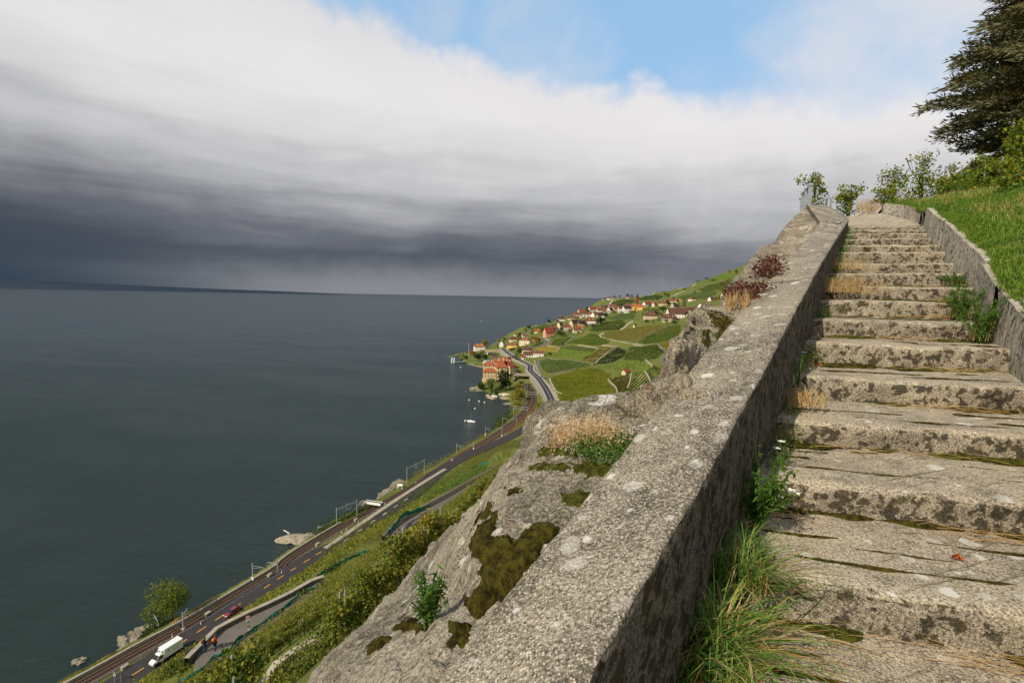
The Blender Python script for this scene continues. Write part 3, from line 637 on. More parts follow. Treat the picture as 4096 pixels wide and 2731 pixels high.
def ribbon_moss(name, parent, pts, wid, ht, mat, seed=0, dens=1.0):
    """a cushion of moss along a line: ragged outline, domed section, tufted top"""
    P = np.asarray(pts, float); ln = np.linalg.norm(P[-1] - P[0]); n = max(8, int(ln / .012)); m = 9
    t = np.linspace(0, 1, n); seg = np.linspace(0, 1, len(P)); C = np.stack([np.interp(t, seg, P[:, k]) for k in range(3)], 1)
    d = C[-1] - C[0]; d /= np.linalg.norm(d); sd_ = np.array([d[1], -d[0], 0])
    env = np.clip(np.minimum(t, 1 - t) * 7, 0, 1) ** .6
    wn = np.clip(.62 + .75 * fbm(np.stack([t * ln * 5, t * 0 + seed, t * 0], 1), 4, seed), .05, 1.6) * wid * env
    V = []
    for i in range(n):
        for j in range(m):
            s = j / (m - 1); o = -s * wn[i]; h = math.sin(pi * min(1, s * 1.15 + .02)) ** .6 if s < .85 else max(0, (1 - s) / .15) * .6
            V.append(C[i] + sd_ * -o + np.array([0, 0, h * ht * min(1, wn[i] / wid + .1) - (.004 if s in (0, 1) else 0)]))
    V = np.array(V); V[:, 2] += np.abs(fbm(V * 70, 2, seed)) * ht * .45
    return link_mesh(name, np_mesh(name, local(V, parent) if parent is not None else V, grid_faces(n, m)), mat, parent, smooth=True)
def on_tread(k, u, q):
    """point of the top of step k: u across, q from nosing to the next riser"""
    Lp, Rp, z = STEPS[k]; Lb, Rb, zn = STEPS[min(k + 1, len(STEPS) - 1)]
    a = Lp + (Rp - Lp) * u; b = Lb + (Rb - Lb) * u; p = a + (b - a) * q; return np.array([p[0], p[1], z + .012 * q * np.linalg.norm(b - a)])
for k in range(1, len(STEPS) - 2):       # moss in the angle of tread and riser
    for j, (u0, u1) in enumerate([(.02, .4), (.36, .75), (.7, 1.0)]):
        if random.random() < .18: continue
        u0 += random.uniform(-.04, .06); u1 += random.uniform(-.08, .04)
        o = ribbon_moss('moss', FLIGHT, [on_tread(k, u0, 1.0), on_tread(k, (u0 + u1) / 2, .995), on_tread(k, u1, 1.0)], random.uniform(.05, .10), .022, random.choice([M_MOSS, M_MOSSG]), seed=k * 5 + j)
        tag(o, kind=None)
for k, u0, u1, q in ((2, .05, .3, .75), (3, .02, .30, .62), (3, .35, .95, .5), (4, .0, .22, .80), (4, .55, 1.0, .72), (4, .75, 1.05, .45), (3, .0, .16, .85), (5, .7, 1.0, .7), (5, .85, 1.05, .4), (2, .6, 1.0, .45), (6, .75, 1.0, .72), (4, .0, .16, .60), (3, .1, .8, .30), (3, .4, 1.0, .72), (4, .15, .7, .35), (5, .0, .5, .5), (5, .3, .9, .25), (6, .1, .6, .5), (6, .5, 1.0, .3), (2, .1, .7, .6), (2, .5, 1.0, .25), (7, .0, .6, .55), (7, .5, 1, .35), (8, .1, .9, .5), (4, .3, .95, .9), (9, .3, 1, .5)):
    ribbon_moss('moss', FLIGHT, [on_tread(k, u0, q), on_tread(k, (u0 + u1) / 2, q - .02), on_tread(k, u1, q)], .016, .008, M_MOSS, seed=int(k * 13 + q * 100))

PARA = empty('parapet_wall', (P0[0], P0[1], CH - 1.4), 'broad sloping concrete parapet spotted with pale lichen, left of the steps', 'wall')
in_px = [(2500, 2463), (2765, 1993), (3011, 1537), (3109, 1400), (3237, 1136), (3344, 957), (3395, 876)]
IN = [on_wall(*p) for p in in_px]; s_in = np.array([p[1] for p in IN]); z_in = np.array([p[0][2] for p in IN])
out_px = [(1781, 2654), (1985, 2426), (2260, 2081), (2534, 1759), (2900, 1314), (3104, 1085), (3165, 1029), (3280, 884)]
OUTP = [on_wall(*p, off=.36) for p in out_px]; s_out = np.array([p[1] for p in OUTP]); z_out = np.array([p[0][2] for p in OUTP])
def ext_interp(s, S_, Z_):
    z = np.interp(s, S_, Z_); g0 = (Z_[1] - Z_[0]) / (S_[1] - S_[0]); return np.where(s < S_[0], Z_[0] + (s - S_[0]) * g0, z)
def smooth_curve(S_, Z_, deg=3): 
    c = np.polyfit(S_, Z_, deg); return lambda s: np.polyval(c, s)
zin = smooth_curve(s_in, z_in, 4); zout = smooth_curve(s_out, z_out, 3)
def wall_seg(s0, s1, n, name='wall_segment', j1=0.0):
    V = []; prof = [(0, -1.1), (0, -.5), (0.0, -.08), (.0, -.012), (.012, 0), (.09, 0), (.18, 0), (.27, 0), (.348, 0), (.36, -.012), (.36, -.10), (.36, -.6), (.36, -1.3)]
    for s in np.linspace(s0, s1, n):
        for (o, h) in prof:
            s_ = s + (j1 * (o / .36) if s == s1 else 0)
            z = (zin(s_) * (1 - o / .36) + zout(min(s_, s_out[-1])) * (o / .36)) + h
            p = P0 + WD * s_ + WNR * o; V.append((p[0], p[1], z))
    V = np.array(V); V0 = V.copy()
    V[:, 2] += fbm(V0 * 3, 4, 21) * .007 + fbm(V0 * 16, 3, 5) * .004
    e = fbm(V0 * 11, 3, 9) * .006; V[:, 0] += WNR[0] * e; V[:, 1] += WNR[1] * e
    me = np_mesh(name, local(V, PARA), grid_faces(n, len(prof)))
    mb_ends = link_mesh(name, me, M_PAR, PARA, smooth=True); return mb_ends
s_end = s_in[-1]
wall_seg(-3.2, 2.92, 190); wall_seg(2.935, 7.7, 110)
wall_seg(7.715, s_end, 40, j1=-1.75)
def parapet_turn():
    """upper end of the parapet, bending left over the crest"""
    a_i = np.array([P0[0] + WD[0] * s_end, P0[1] + WD[1] * s_end, zin(s_end)]); s_o = s_end - 1.75
    a_o = np.array([P0[0] + WD[0] * s_o + WNR[0] * .36, P0[1] + WD[1] * s_o + WNR[1] * .36, zout(min(s_o, s_out[-1]))])
    I = [a_i + np.array([.0, .0, .002]), at_t(*qi(1490, 880), 10.2), at_t(*qi(1270, 735), 10.9), at_t(*qi(1140, 670), 11.3), at_t(*qi(1040, 622), 11.7), at_t(*qi(960, 640), 12.8)]
    O = [a_o + np.array([.0, .0, .002]), at_t(*qi(905, 925), 8.75), at_t(*qi(800, 790), 9.6), at_t(*qi(730, 690), 10.4), at_t(*qi(672, 628), 11.1), at_t(*qi(640, 650), 12.2)]
    I = smooth_line(I, .12, 1); O = smooth_line(O, .12, 1); n = 40
    I = I[np.linspace(0, len(I) - 1, n).astype(int)]; O = O[np.linspace(0, len(O) - 1, n).astype(int)]
    V = []
    for i in range(n):
        row = [I[i] + (O[i] - I[i]) * k for k in (0, .15, .4, .6, .85, 1)]
        if i < 9:        # blend out of the skewed joint of the straight part
            jr = []
            for k in (0, .15, .4, .6, .85, 1): o_ = .36 * k; s_ = s_end - 1.75 * k; q = P0 + WD * s_ + WNR * o_; jr.append(np.array([q[0], q[1], zin(s_) * (1 - k) + zout(min(s_, s_out[-1])) * k]))
            f_ = i / 9.0; row = [a * (1 - f_) + b * f_ for a, b in zip(jr, row)]
        V += [row[0] + (0, 0, -1.6), row[0] + (0, 0, -.5)] + row + [row[-1] + (0, 0, -.3), row[-1] + (0, 0, -1.4)]
    V = np.array(V); V[:, 2] += fbm(V * 4, 3, 2) * .006
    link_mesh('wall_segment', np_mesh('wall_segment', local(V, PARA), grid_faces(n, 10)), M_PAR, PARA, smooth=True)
    return I, O
TURN_I, TURN_O = parapet_turn()

KERB = empty('kerb_wall', (4, 4, CH), 'low leaning concrete retaining wall in upright slabs along the right side of the steps', 'wall')
G = np.array([(1.0, .1)] + RGT + [(8.0, 10.05)])
def kerb_seg(a, b, h0, h1, lean=.06, th=.11, shift=0.0):
    Ln = smooth_line(np.c_[G, np.zeros(len(G))], .08, 2); d = np.r_[0, np.cumsum(np.linalg.norm(np.diff(Ln[:, :2], axis=0), axis=1))] / 1.0
    s = np.linspace(a, b, max(6, int((b - a) / .07))); X = np.interp(s, d, Ln[:, 0]); Y = np.interp(s, d, Ln[:, 1])
    dx = np.gradient(X); dy = np.gradient(Y); q = np.hypot(dx, dy); nx, ny = dy / q, -dx / q
    zs = np.array([st[2] for st in STEPS]); ps = np.array([st[1] for st in STEPS]); dd = [np.argmin(np.hypot(Ln[:, 0] - p[0], Ln[:, 1] - p[1])) for p in ps]; zz = np.interp(s, d[dd], zs)
    V = []
    for i in range(len(s)):
        h = h0 + (h1 - h0) * i / (len(s) - 1)
        for (o, z) in ((0, -.35), (0, 0.0), (lean * .5, h * .5), (lean, h - .012), (lean + .012, h), (lean + th - .01, h), (lean + th, h - .01), (lean + th, -.3)):
            o += shift; V.append((X[i] + nx[i] * o, Y[i] + ny[i] * o, zz[i] + z))
    V = np.array(V); e = fbm(V * 6, 4, 13) * .010; V[:, 0] += e; V[:, 1] += e; V[:, 2] += fbm(V * 5, 3, 14) * .010
    n = len(s); fc = grid_faces(n, 8)
    me = np_mesh('wall_slab', local(V, KERB), np.vstack([fc, [[0, 1, 2, 3], [4, 5, 6, 7], [(n - 1) * 8 + k for k in (3, 2, 1, 0)], [(n - 1) * 8 + k for k in (7, 6, 5, 4)]]])); link_mesh('wall_slab', me, M_CURB, KERB, smooth=False)
    return np.stack([X + nx * (lean + th + shift), Y + ny * (lean + th + shift), zz + h1], 1)
KT = [kerb_seg(0, 2.6, .30, .30, .02, .09), kerb_seg(2.62, 5.1, .30, .31, .02, .09, shift=.01), kerb_seg(5.12, 6.1, .33, .33, .02, .09, shift=-.02), kerb_seg(6.12, 7.6, .34, .35, .03, .09), kerb_seg(7.61, 9.1, .36, .36, .03, .09, shift=.008), kerb_seg(9.11, 11.6, .37, .37, .03, .09)]
KERB_TOP = np.vstack(KT)
def kerb_upper():
    for pts, hh in (([(1562, 612, 9.9), (1500, 560, 10.6), (1400, 520, 11.4), (1250, 492, 12.4)], [(1552, 462), (1500, 452), (1400, 432), (1255, 415)]),
                    ([(1190, 505, 13.2), (1120, 512, 14.4), (1040, 518, 15.6), (960, 521, 16.5)], [(1230, 455), (1160, 440), (1110, 455), (1050, 490)])):
        V = []
        for (x, y, t), (hx, hy) in zip(pts, hh):
            f_ = at_t(*q6(x, y), t); top = at_t(*q6(hx, hy), t * 1.01); b = np.array([.03, .13, 0]); V += [f_ - (0, 0, .3), f_, top, top + b + (0.05, 0, .0), top + b - (0, 0, .5)]
        link_mesh('wall_slab', np_mesh('wall_slab', local(np.array(V), KERB), grid_faces(len(pts), 5)), M_CURB, KERB)
kerb_upper()
# landing at the top of the flight
Lp, Rp, zt = STEPS[-1]
lp = [np.r_[Lp - WNR * -.1, zt], np.r_[Rp, zt], at_t(*q6(1500, 562), 10.7), at_t(*q6(1250, 494), 12.6), at_t(*q6(1180, 510), 13.3), at_t(*q6(960, 520), 14.5), at_t(*q6(930, 520), 12.5)]
mb = MB(); mb.add([p - (0, 0, .004) for p in lp], [tuple(range(len(lp)))]); o = mb.build('landing', M_PATH2 if 'M_PATH2' in globals() else M_STEP); tag(o, kind='structure')
print('stairs done')
# ================================================================== ROCK OUTCROPS BESIDE THE PARAPET
def catmull(K, n):
    K = np.asarray(K, float); m = len(K); out = []
    t = np.linspace(0, m - 1.0001, n); i = t.astype(int); f = (t - i)[:, None]
    a = K[np.clip(i - 1, 0, m - 1)]; b = K[i]; c = K[np.clip(i + 1, 0, m - 1)]; d = K[np.clip(i + 2, 0, m - 1)]
    f = f.reshape((-1,) + (1,) * (K.ndim - 1))
    return .5 * (2 * b + (c - a) * f + (2 * a - 5 * b + 4 * c - d) * f * f + (3 * b - a - 3 * c + d) * f ** 3)
ROCKSURF = []
def rock_lobe(name, label, stations, nu, nv, mat, amp=.05, seed=0, out=(-.55, .15), drop=9.0, pebble=.0):
    """stations: rows of 3D points running from the parapet outwards; the last one is carried on down the cliff"""
    K = []
    for row in stations:
        row = [np.array(p, float) for p in row]
        e = row[-1]; d = np.array([out[0], out[1], 0.0]); 
        row += [e + d * .25 + (0, 0, -.45), e + d * .9 + (0, 0, -1.9), e + d * 2.2 + (0, 0, -4.5), e + d * 4.5 + (0, 0, -drop)]
        K.append(row)
    K = catmull(np.array(K), nu); ncol = K.shape[1]
    V = catmull(np.transpose(K, (1, 0, 2)), nv * (ncol - 1) // 1); V = np.transpose(V, (1, 0, 2)); nu_, nv_ = V.shape[:2]
    du = np.gradient(V, axis=0); dv = np.gradient(V, axis=1); N = np.cross(du, dv); N /= np.linalg.norm(N, axis=2)[..., None] + 1e-9
    if N[..., 2].mean() < 0: N = -N
    P = V.reshape(-1, 3); colw = np.clip(np.linspace(0, ncol - 1, nv_) / .55, .12, 1); cw = np.tile(colw, nu_)
    f1 = fbm(P * 1.6, 4, seed); f2 = 1 - np.abs(fbm(P * 3.3 + 9, 4, seed + 3)); f3 = fbm(P * 13, 4, seed + 5)
    dsp = amp * (f1 * 1.1 + (f2 - .7) * .9 * (np.abs(f1) + .25)) * cw + amp * .30 * f3 * cw
    cr = np.abs(fbm(P * np.array([1.3, 2.6, 1.3]) + 40, 3, seed + 8)); dsp -= np.clip(.05 - cr, 0, .05) / .05 * amp * .5 * cw
    if pebble:
        pb = np.clip(vnoise(P * 16, seed + 20), .1, 1) - .1; dsp += pebble * pb * cw
    P = P + N.reshape(-1, 3) * dsp[:, None]
    me = np_mesh(name, P, grid_faces(nu_, nv_)); o = link_mesh(name, me, mat, smooth=True)
    tag(o, label, 'rock face'); ROCKSURF.append((P.reshape(nu_, nv_, 3), N)); return o, P.reshape(nu_, nv_, 3)
def W_(px, py, dz=-.05, k=.0):
    p, s = on_wall(px, py, off=.36); q = p - np.array([0, 0, -dz]); q[:2] -= WNR * .03 ; return q
def Zc(p, z): return at_z(p[0], p[1], CH + z)
def wz(px, py, dz=-.065):
    p = on_wall(px, py, off=.345)[0]; return np.array([p[0], p[1], p[2] + dz])
def st1(w, e, ez, m_, mz, s, sz): return [wz(*w), Zc(e, ez), Zc(m_, mz), Zc(s, sz)]
def st1(w, e, de, m_, dm, s, ds):
    W = wz(*w); h = W[2] - CH + .04; return [W, Zc(e, h + de), Zc(m_, h + dm), Zc(s, h + ds)]
S1 = [st1((1600, 2860), q8(430, 1700), -.14, q8(150, 1740), -.5, q8(-60, 1700), -1.1),
      st1(q8(600, 1640), q8(380, 1600), -.13, q8(180, 1600), -.5, q8(40, 1600), -1.1),
      st1(q8(740, 1470), q8(520, 1440), -.11, q8(300, 1420), -.5, q8(78, 1490), -1.3),
      st1(q8(870, 1325), q8(690, 1240), -.09, q8(480, 1280), -.5, q8(290, 1300), -1.55),
      st1(q8(1000, 1180), q8(850, 1080), -.08, q8(690, 1110), -.45, q8(520, 1095), -1.6),
      st1(q8(1170, 975), q8(920, 900), -.08, q8(800, 930), -.35, q8(668, 890), -1.2),
      st1(q8(1350, 750), q8(1060, 730), -.07, q8(930, 740), -.20, q8(828, 725), -.6),
      st1(q8(1460, 612), q8(1180, 580), -.07, q8(1050, 580), -.14, q8(950, 565), -.36),
      st1(q8(1580, 470), q8(1300, 440), -.07, q8(1180, 430), -.12, q8(1060, 425), -.28),
      st1(q8(1700, 332), q8(1430, 330), -.06, q8(1290, 330), -.10, q8(1152, 350), -.22),
      st1(q8(1770, 255), q8(1500, 240), -.05, q8(1340, 240), -.08, q8(1195, 220), -.15),
      st1(q8(1850, 165), q8(1600, 170), -.04, q8(1460, 170), -.06, q8(1340, 158), -.10),
      st1((2730, 1532), q8(1860, 120), -.05, q8(1780, 100), -.07, q8(1700, 95), -.09)]
lobe1, L1 = rock_lobe('rock_outcrop', 'big pale conglomerate rock with thick brown moss cushions, nearest beside the parapet', S1, 420, 60, M_ROCK, .038, 3, pebble=.02)
def st2(w, t, s, ts, k=.5, lift=.03):
    a = wz(*w, dz=-.03); b = at_t(s[0], s[1], ts); m1 = a * (1 - .35) + b * .35 + (0, 0, lift); m2 = a * .3 + b * .7 + (0, 0, lift); return [a, m1, m2, b]
S2 = [st2((2750, 1510), 0, (2672, 1532), 2.45), st2((2830, 1415), 0, (2690, 1432), 2.5), st2((2880, 1350), 0, (2711, 1362), 2.75), st2((2930, 1290), 0, (2729, 1305), 3.1),
      st2((2975, 1237), 0, (2752, 1262), 3.5), st2((3010, 1196), 0, (2790, 1236), 4.0), st2((3035, 1168), 0, (2850, 1228), 4.4), st2((3050, 1150), 0, (2925, 1225), 4.6)]
lobe2, L2 = rock_lobe('rock_outcrop', 'rugged lichen-white boulder with a mossy top, second outcrop up the parapet', S2, 160, 44, M_ROCKW, .06, 11, out=(-.42, .12), pebble=.03)
S3 = [st2((3015, 1190), 0, (2898, 1215), 4.9), st2((3040, 1160), 0, (2905, 1170), 5.1), st2((3065, 1135), 0, (2935, 1128), 5.4), st2((3100, 1092), 0, (2961, 1096), 5.8), st2((3120, 1070), 0, (3002, 1056), 6.3),
      st2((3140, 1050), 0, (3034, 1033), 6.8), st2((3165, 1027), 0, (3042, 1004), 7.2), st2((3190, 997), 0, (3075, 996), 7.6), st2((3205, 980), 0, (3099, 988), 8.0)]
lobe3, L3 = rock_lobe('rock_outcrop', 'smooth pale rock shoulder with red-leaved creepers, third outcrop up the parapet', S3, 120, 40, M_ROCKW, .05, 17, out=(-.5, -.1))
def st4(w, s, tw, ts): a = at_t(w[0] + 14, w[1], tw); b = at_t(s[0], s[1], ts); return [a, a * .66 + b * .34 + (0, 0, -.03), a * .3 + b * .7 - (0, 0, .0), b]
S4 = [st4((3205, 985), (3090, 995), 7.6, 7.9), st4((3212, 968), (3100, 985), 7.9, 8.2), st4((3235, 940), (3105, 965), 8.2, 8.6), st4((3255, 912), (3122, 925), 8.5, 9.3), st4((3272, 892), (3152, 892), 8.7, 10.0),
      st4((3262, 866), (3186, 862), 9.3, 10.7), st4((3245, 845), (3207, 842), 10.2, 11.2), st4((3228, 822), (3226, 824), 11.2, 11.6)]
lobe4, L4 = rock_lobe('rock_outcrop', 'smooth beige rock face streaked with dark moss below the bend of the parapet', S4, 110, 40, M_ROCKW, .035, 23, out=(-.5, .1))
# moss cushions on the near rock
def surf_cast(px, py, Lb):
    """nearest point of a rock grid to the sight line (grid search)"""
    r = ray(px, py); r = r / np.linalg.norm(r); Pq = Lb.reshape(-1, 3) - (0, 0, CH); t = Pq @ r; d = np.linalg.norm(Pq - t[:, None] * r, axis=1)
    d = np.where(t > .2, d / np.maximum(t, .2), 9); k = np.where(d < d.min() + .006)[0]; k = k[np.argmin(t[k])]; return Lb.reshape(-1, 3)[k]
def moss_patch(poly, Lb, mat, thick=.03, seed=0, parent=None, name='moss_cushion', label=None):
    poly = np.array(poly, float); x0, y0 = poly.min(0); x1, y1 = poly.max(0)
    g = Lb.reshape(-1, 3); nu_, nv_ = Lb.shape[:2]
    # screen position of every rock vertex, to choose the ones the cushion covers
    q = g - (0, 0, CH); d = q[:, 1] * CP - q[:, 2] * SP; v = (q[:, 1] * SP + q[:, 2] * CP) / d; u = q[:, 0] / d
    X = 2048 + (u * CR + v * SR) * F; Y = 1365.5 - (-u * SR + v * CR) * F
    dist, _ = seg_dist(np.stack([X, Y], 1), poly, closed=True); ins = inside(np.stack([X, Y], 1), poly); dep = np.where(ins, dist, -dist) + fbm(g * 18, 3, seed) * 16 + fbm(g * 55, 2, seed + 7) * 14
    cols = np.tile(np.arange(nv_), nu_); ok = (d > .2) & (cols < nv_ * .62)
    h = np.where(ok, np.clip(dep / 34, -.4, 1), -1); h = np.where(h > 0, np.clip(h, 0, 1) ** .8, h)
    keep = h > -.35; nrm = np.array([-.25, -.2, .95]); nrm /= np.linalg.norm(nrm)
    P = g + nrm * (h * thick)[:, None] + nrm * (np.abs(fbm(g * 60, 2, seed + 2)) * thick * .35 * (h > 0))[:, None] + nrm * (fbm(g * 9, 2, seed) * .25 * thick * (h > .3))[:, None]
    Fq = grid_faces(nu_, nv_); Fq = Fq[keep[Fq].all(1)]
    if len(Fq) < 4: return
    used = np.unique(Fq); mp = -np.ones(len(g), int); mp[used] = np.arange(len(used))
    return link_mesh(name, np_mesh(name, P[used], mp[Fq]), mat, parent, smooth=True)
for i, (poly, mt, th) in enumerate((
        ([q8(870, 850), q8(900, 770), q8(980, 745), q8(990, 820), q8(1090, 840), q8(1190, 770), q8(1360, 735), q8(1200, 940), q8(1080, 1090), q8(960, 1200), q8(900, 1250), q8(850, 1170), q8(900, 1100), q8(930, 960), q8(880, 930)], M_MOSS, .035),
        ([q8(760, 1250), q8(860, 1250), q8(890, 1280), q8(820, 1380), q8(770, 1370)], M_MOSS, .03),
        ([q8(470, 1290), q8(560, 1240), q8(650, 1270), q8(640, 1300), q8(540, 1310)], M_MOSS, .03),
        ([q8(1170, 460), q8(1400, 450), q8(1600, 450), q8(1540, 520), q8(1370, 490), q8(1180, 490)], M_MOSSG, .02),
        ([q8(1330, 605), q8(1470, 600), q8(1425, 665), q8(1340, 640)], M_MOSSG, .02),
        ([q8(1200, 380), q8(1300, 360), q8(1400, 400), q8(1200, 405)], M_MOSSG, .02),
        ([q8(1040, 575), q8(1140, 580), q8(1120, 600), q8(1060, 600)], M_MOSS, .015),
        ([q8(900, 740), q8(960, 650), q8(1000, 720)], M_MOSS, .015),
        ([q8(340, 1380), q8(420, 1330), q8(460, 1350), q8(360, 1420)], M_MOSS, .02))):
    o = moss_patch(poly, L1, mt, th * .75, seed=i, parent=lobe1)
for i, poly in enumerate(([qd(2010, 560), qd(2200, 590), qd(2330, 640), qd(2200, 780), qd(2050, 690)], [qd(1920, 780), qd(2030, 790), qd(2000, 860), qd(1920, 840)], [qd(2110, 760), qd(2230, 740), qd(2120, 860)], [qd(1960, 880), qd(2010, 900), qd(1990, 970), qd(1950, 950)])):
    moss_patch(poly, L2, M_MOSSG if i else M_MOSS, .025, seed=30 + i, parent=lobe2)
# ================================================================== GRASS, HERBS
def blades(name, base, n, hgt, wid, mat, bend=.5, parent=None, lean=None, spread=1.0, kind=None, jit=.4, segs=3):
    """base: (k,3) root points; every blade a tapering curved strip"""
    base = np.asarray(base, float); k = len(base); idx = RNG.integers(0, k, n) if n != k else np.arange(k); B = base[idx]
    ang = RNG.uniform(0, 2 * pi, n); H = hgt * RNG.uniform(1 - jit, 1 + jit * .6, n); bd = bend * RNG.uniform(.3, 1.3, n)
    D = np.stack([np.cos(ang), np.sin(ang), 0 * ang], 1) * spread
    if lean is not None: D = D + np.array(lean); 
    sd_ = np.stack([-np.sin(ang), np.cos(ang), 0 * ang], 1)
    V = np.zeros((n, (segs) * 2 + 1, 3)); 
    for s in range(segs):
        f = s / segs; c = B + D * (H * bd * f * f)[:, None] + np.array([0, 0, 1]) * (H * (f - .28 * bd * f * f * 1.2))[:, None]
        w = wid * (1 - f * .75) * .5; V[:, s * 2] = c - sd_ * w; V[:, s * 2 + 1] = c + sd_ * w
    V[:, segs * 2] = B + D * (H * bd)[:, None] + np.array([0, 0, 1]) * (H * (1 - .34 * bd * 1.4))[:, None]
    m = segs * 2 + 1; T = []
    for s in range(segs - 1): T += [(s * 2, s * 2 + 1, s * 2 + 3), (s * 2, s * 2 + 3, s * 2 + 2)]
    T.append((segs * 2 - 2, segs * 2 - 1, segs * 2)); T = np.array(T)
    Fq = (T[None] + (np.arange(n) * m)[:, None, None]).reshape(-1, 3); Pv = V.reshape(-1, 3)
    if parent is not None: Pv = Pv - np.array(parent.location)
    o = link_mesh(name, np_mesh(name, Pv, Fq), mat, parent)
    if kind: o['kind'] = kind
    return o
def leaves(P, size, up_bias=.3, jit=.35, droop=0.0, narrow=.62, N=None):
    """one bent leaf (2 tris folded) per point -> verts, faces"""
    n = len(P); d = RNG.normal(size=(n, 3)); d[:, 2] += droop; d /= np.linalg.norm(d, axis=1)[:, None]
    u = RNG.normal(size=(n, 3)); u[:, 2] += up_bias * 3; s = np.cross(d, u); s /= np.linalg.norm(s, axis=1)[:, None] + 1e-9
    nn = np.cross(s, d); z = (size * RNG.uniform(1 - jit, 1 + jit, n))[:, None]
    V = np.stack([P - d * z * .5, P - s * z * narrow * .5 + nn * z * .10, P + d * z * .5, P + s * z * narrow * .5 + nn * z * .10], 1)
    Fq = np.array([[0, 1, 2, 3]])[None, 0] + (np.arange(n) * 4)[:, None]
    return V.reshape(-1, 3), Fq
def leaf_mesh(name, P, size, mat, parent=None, **k):
    V, Fq = leaves(np.asarray(P, float), size, **k); me = np_mesh(name, V, Fq)
    return link_mesh(name, me, mat, parent)
def blob_points(lobes, n, shell=.55):
    """points scattered through a union of ellipsoids, denser towards the outside"""
    L_ = np.array([l[:6] for l in lobes], float); w = L_[:, 3] * L_[:, 4] * L_[:, 5]; k = RNG.choice(len(L_), n, p=w / w.sum())
    d = RNG.normal(size=(n, 3)); d /= np.linalg.norm(d, axis=1)[:, None]; r = RNG.uniform(shell ** 2, 1, n) ** .5
    r *= 1 + .18 * RNG.normal(size=n) * .5
    return L_[k, :3] + d * r[:, None] * L_[k, 3:]
# right-hand grass bank
KT2 = KERB_TOP[::4]
bank_top = [at_t(*q6(3200, 420), 3.2), at_t(*q6(2900, 330), 5.0), at_t(*q6(2600, 290), 7.2), at_t(*q6(2344, 292), 9.5), at_t(*q6(2150, 320), 10.5), at_t(*q6(1950, 350), 11.5), at_t(*q6(1750, 378), 12.5), at_t(*q6(1600, 390), 13.3), at_t(*q6(1480, 402), 14.0), at_t(*q6(1380, 415), 14.6), at_t(*q6(1280, 420), 15.2)]
bank_top = [np.array([9, -3, 101.8]), np.array([8.6, 0, 102.0])] + [bank_top[1] + (2.5, 0, .2)] + bank_top[2:]
BA = smooth_line(KERB_TOP[::3], .12, 1); BB = smooth_line(np.array(bank_top), .3, 2)
nb = 70; BA = BA[np.linspace(0, len(BA) - 1, nb).astype(int)]
t5 = at_t(*q6(1400, 440), 12.6); t6 = at_t(*q6(1260, 425), 13.0)
BA = np.vstack([BA[:-4], np.linspace(BA[-5], t5, 5)[1:], np.linspace(t5, t6, 4)[1:]]); nb = len(BA); BB = BB[np.linspace(0, len(BB) - 1, nb).astype(int)]
BK = []
for i in range(nb):
    a = BA[i] - (0, 0, .04); b = BB[i]; out_ = b - a; out_[2] = 0; BK.append([a + (0, 0, -.05), a, a + (b - a) * .25 + (0, 0, .02), a + (b - a) * .6, b, b + out_ * .5 + (0, 0, -.1), b + out_ * 2 + (0, 0, -1.6)])
BANK = np.transpose(catmull(np.transpose(np.array(BK), (1, 0, 2)), 46), (1, 0, 2)); bs = BANK.shape
BP = BANK.reshape(-1, 3); BP[:, 2] += fbm(BP * .9, 3, 4) * .06 * np.tile(np.clip(np.linspace(0, 4, bs[1]), 0, 1), bs[0])
o = link_mesh('grass_bank_soil', np_mesh('grass_bank_soil', BP, grid_faces(bs[0], bs[1])), M_LAND, smooth=True); tag(o, kind='structure')
BG = BP.reshape(bs)
def bank_pts(n, v0=.06, v1=.86, pw=1.0):
    u = RNG.uniform(0, bs[0] - 1.001, n); v = (v0 + (v1 - v0) * RNG.uniform(0, 1, n) ** pw) * (bs[1] - 1.001); i = u.astype(int); j = v.astype(int); f = (u - i)[:, None]; g_ = (v - j)[:, None]
    return BG[i, j] * (1 - f) * (1 - g_) + BG[i + 1, j] * f * (1 - g_) + BG[i, j + 1] * (1 - f) * g_ + BG[i + 1, j + 1] * f * g_
pts = bank_pts(60000); cl = fbm(pts * 1.1, 3, 9); near = np.hypot(pts[:, 0], pts[:, 1]); keep = (cl > -.55)
pts = pts[keep]
o = blades('bank_grass', pts, 52000, .13, .011, M_GRASS, .7); tag(o, kind='stuff')
lv = bank_pts(22000); lv[:, 2] += RNG.uniform(.01, .09, len(lv)); o = leaf_mesh('bank_ground_cover', lv, .035, M_HERB); tag(o, kind='stuff')
dp = bank_pts(9000, .3, .98, .7); dp = dp[fbm(dp * .8, 3, 31) > -.05]; o = blades('bank_dry_grass', dp, 9000, .17, .008, M_DRY, .5); tag(o, kind='stuff')

